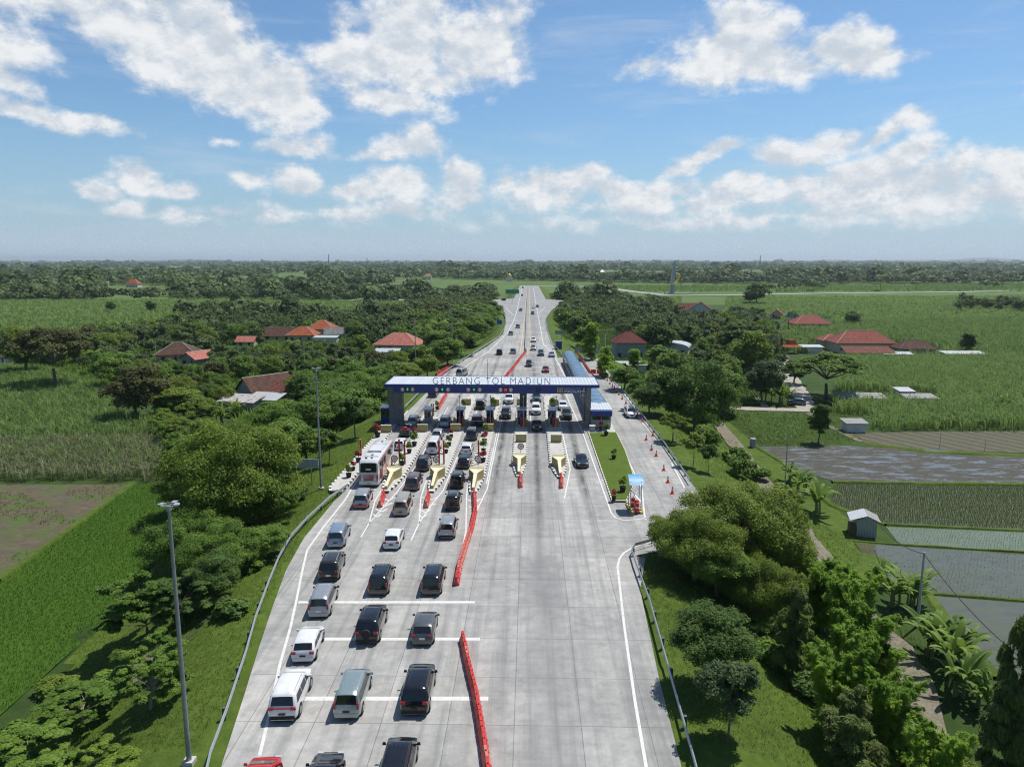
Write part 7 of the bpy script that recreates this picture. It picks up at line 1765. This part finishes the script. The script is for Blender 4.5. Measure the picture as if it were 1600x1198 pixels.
H_(603, 560, 8, 5, 2.2, .7, 'shed', 'tin', 'wallwhite', 'white tin shed in front of the pink red pyramid roof', win=False)
H_(645, 592, 6, 5, 2.4, 1.8, 'gable', 'tile_moss', 'wallcream', 'small mottled roof near the left end of the gate', 15)
H_(206, 449, 15, 11, 4.5, 6, 'hip', 'tile_orange', 'wallwhite', 'distant house with orange roof above the far left field')
H_(161, 447, 10, 6, 4, 2.2, 'shed', 'tin', 'wallwhite', 'distant white shed left of the distant orange roof', win=False)
H_(984, 561, 10.5, 8.5, 5.6, 3.4, 'hip', 'tile_maroon', 'wallgrey', 'two storey house with maroon hipped roof right of the grey gate', ridge_cap='tile_maroon')
H_(1057, 556, 10.5, 9, 2.9, 1.6, 'vault', 'tin', 'wallwhite', 'building with white arched roof among the trees', -18)
H_(983, 582, 10, 4.5, 2.3, .5, 'shed', 'tin', 'wallwhite', 'low white tin canopy below the maroon roof house', win=False)
H_(1098, 493, 15, 12, 3.2, 5, 'gable', 'tile_moss', 'wallwhite', 'house with white triangular gable and red brown roof in the right fields', -14, along='y', ridge_cap='tile_moss')
H_(1078, 492, 13, 9, 3.0, 4, 'gable', 'tile_moss', 'wallwhite', 'red brown roofed wing left of the white triangular gable', 0)
H_(1270, 514, 17, 11, 2.6, 3.9, 'hip', 'tile_red', 'wallcream', 'house with broad flat red hipped roof and pale ridge strip')
H_(1217, 498, 6.5, 8, 2.8, 2.6, 'gable', 'tile_orange', 'wallcream', 'small house with orange gable left of the broad red roof', -20, along='y'); H_(1240, 500, 6.5, 8, 2.8, 2.8, 'gable', 'tile_grey', 'wallgrey', 'small house with dark grey gable left of the broad red roof', -15, along='y')
H_(1352, 551, 20, 10, 3.6, 4.0, 'hip', 'tile_red', 'wallcream', 'largest house in the right fields with wide red hipped roof')
H_(1303, 545, 8, 7, 3.2, 2.2, 'hip', 'tile_red', 'wallcream', 'lower red roofed wing left of the largest red roof')
H_(1360, 562, 15.5, 5, 2.3, 1.7, 'shed', 'tile_moss', 'wallcream', 'lower mottled brown red roof in front of the largest red roof', win=False)
H_(1434, 556, 12, 7, 2.6, 2.6, 'hip', 'tile_brown', 'wallgrey', 'dark mossy brown roof right of the largest red roof', ridge_cap='tile_grey')
H_(1404, 563, 9, 4, 2.1, .4, 'shed', 'tin', 'wallwhite', 'low white tin roof between the red and the dark brown roof', -8, win=False)
H_(1270, 552, 7, 4, 2.3, .4, 'shed', 'tin', 'wallwhite', 'white tin roof between the orange pavilion and the largest red roof', win=False)
for px, w_, lab in ((1488, 4, 'white tin shed nearest the dark brown roof in the right field'), (1503, 4, 'rusty roofed shed in the middle of the field shed row'), (1526, 5.5, 'white tin shed at the right end of the field shed row')): H_(px, 562, w_, 4, 2.0, .5, 'shed', 'tinrust' if 'rusty' in lab else 'tin', 'wallgrey', lab, win=False, name='shed', cat='shed')
g = P(1238, 553, FZ); root = thing('pavilion', 'small open pavilion with steep orange joglo roof', 'pavilion', (g.x, g.y + 2, FZ)); m = MB()
for x in (-1.9, 1.9):
    for y in (-1.9, 1.9): m.cbox((x, y, 1.3), (.2, .2, 2.6))
m.build('posts', MAT['wood'], root); m = MB(); vs = []
for hw_, z in ((2.9, 2.5), (1.7, 3.2), (1.1, 4.9), (.9, 5.0)): vs += [(-hw_, -hw_, z), (hw_, -hw_, z), (hw_, hw_, z), (-hw_, hw_, z)]
m.add(vs, [(i * 4 + j, i * 4 + (j + 1) % 4, (i + 1) * 4 + (j + 1) % 4, (i + 1) * 4 + j) for i in range(3) for j in range(4)] + [(12, 13, 14, 15), (3, 2, 1, 0)]); m.build('roof', MAT['tile_orange'], root)
for px, py, w_, d_, h_, rh, rm, lab, rz in ((1350, 634, 10, 4.5, 1.8, .5, 'asbestos', 'long pale grey shed roof sunk in the cane beside the umbrella tree', -6), (1416, 628, 3, 3, 2.6, .4, 'tin', 'small white tin roof left of the low field sheds', 0), (1442, 634, 6.5, 4, 1.8, .4, 'asbestos', 'low grey roofed shed at the right of the sheds in the cane', -4),
        (1338, 676, 3.6, 2.6, 1.9, .35, 'asbestos', 'small shack with grey walls at the cane field corner', 0)): H_(px, py, w_, d_, h_, rh, 'shed', rm, 'wallwhite', lab, rz, win=False, name='shed', cat='shed')
# tin hut by the paddy
g = P(1356, 840, FZ); root = thing('hut', 'small corrugated tin hut with gabled roof beside the paddies', 'hut', (g.x, g.y + 1.3, FZ), R(-16)); m = MB(); m.box(-.9, 1.25, -1.2, 1.2, 0, 2.05)
for s in (-1, 1): m.add([(-.9 - .9 * 0, s * 1.2, 2.05), (1.25, s * 1.2, 2.05), (.1, s * 1.2, 2.62)], [(0, 1, 2)])
m.build('wall', mat_corr('tin_wall', (.36, .40, .46), .3, 'X', .5, .4), root); m = MB(); th = .05
m.add([(-1.75, -1.5, 2.05), (.1, -1.5, 2.75), (.1, 1.5, 2.75), (-1.75, 1.5, 2.05)], [(0, 1, 2, 3)], 0); m.add([(.1, -1.5, 2.75), (1.6, -1.5, 2.10), (1.6, 1.5, 2.10), (.1, 1.5, 2.75)], [(0, 1, 2, 3)], 1)
m.build('roof', [mat_corr('tin_bright', (.66, .67, .68), .3, 'Y', .4, .3), MAT['asbestos']], root); m = MB(); m.box(-1.6, -.95, -1.1, 1.1, 0, 1.1); m.build('lean_to', MAT['wood'], root)
g = P(1176, 698, FZ); root = thing('water_tank', 'small pale grey concrete tank beside the maize patch', 'tank', (g.x, g.y, FZ)); m = MB(); m.lathe([(.55, 0), (.55, 1.5), (.5, 1.55), (.02, 1.6)], 12); m.build('tank', MAT['wallgrey'], root)
# far tiny landmarks
g = P(796, 440, FZ); root = thing('mosque', 'distant small mosque with golden dome beyond the end of the road', 'mosque', (g.x, g.y, FZ)); s = (g - CAM).dot(_f) / FPX; m = MB(); m.box(-5 * s, 5 * s, 0, 6 * s, 0, 6 * s); m.build('wall', MAT['wallwhite'], root); m = MB(); m.lathe([(2.6 * s, 6 * s), (3.2 * s, 8 * s), (2.6 * s, 10.5 * s), (1 * s, 12 * s), (.05, 13.5 * s)], 12, c=(0, 3 * s, 0)); m.build('dome', M('gold', (.62, .48, .10), .3, .4), root)
for px, by, ty, lab in ((514, 412, 397, 'distant thin telecom tower on the horizon, left one'), (574, 414, 403, 'distant dark telecom tower on the horizon right of the thin one'), (1187, 413, 399, 'distant telecom tower on the horizon above the right fields')):
    g = P(px, by + 6, FZ); z = PY(px, ty, g.y).z; root = thing('telecom_tower', lab, 'tower', (g.x, g.y, FZ)); m = MB(); r = max(1.0, g.y * .0006); m.tube([(0, 0, 0), (0, 0, z - FZ)], [r * 1.6, r * .7], 5); m.build('mast', MAT['darksteel'], root)
for k, (px, py, w_, rf, lab) in enumerate(((560, 444, 12, 'tin', 'distant white roof in the left woods'), (668, 437, 14, 'tile_pink', 'distant pink roof left of the road end'), (741, 434, 16, 'tile_pink', 'distant pink roof nearest the road end'), (975, 433, 16, 'tin', 'distant white roof right of the road end'), (1242, 421, 26, 'tin', 'distant white roof on the plain'),
      (1135, 424, 22, 'tile_orange', 'distant orange roof on the plain'), (940, 428, 14, 'tin', 'distant grey white roof behind the right trees'), (703, 428, 14, 'tile_orange', 'distant orange roof above the left woods'))):
    H_(px, py, w_, w_ * .7, 6, 4, 'hip', rf, 'wallwhite', lab, win=False)
key = ('hatch', 'blue_grey', False)
if key not in CP: CP[key] = car_proto(*key)
g = P(1247, 634, FZ); o = CP[key].put((g.x, g.y + 1, FZ + .12), R(70), 1.0, 'dark parked car in the shade at the bend of the village lane'); o.name = 'car'; o['category'] = 'car'
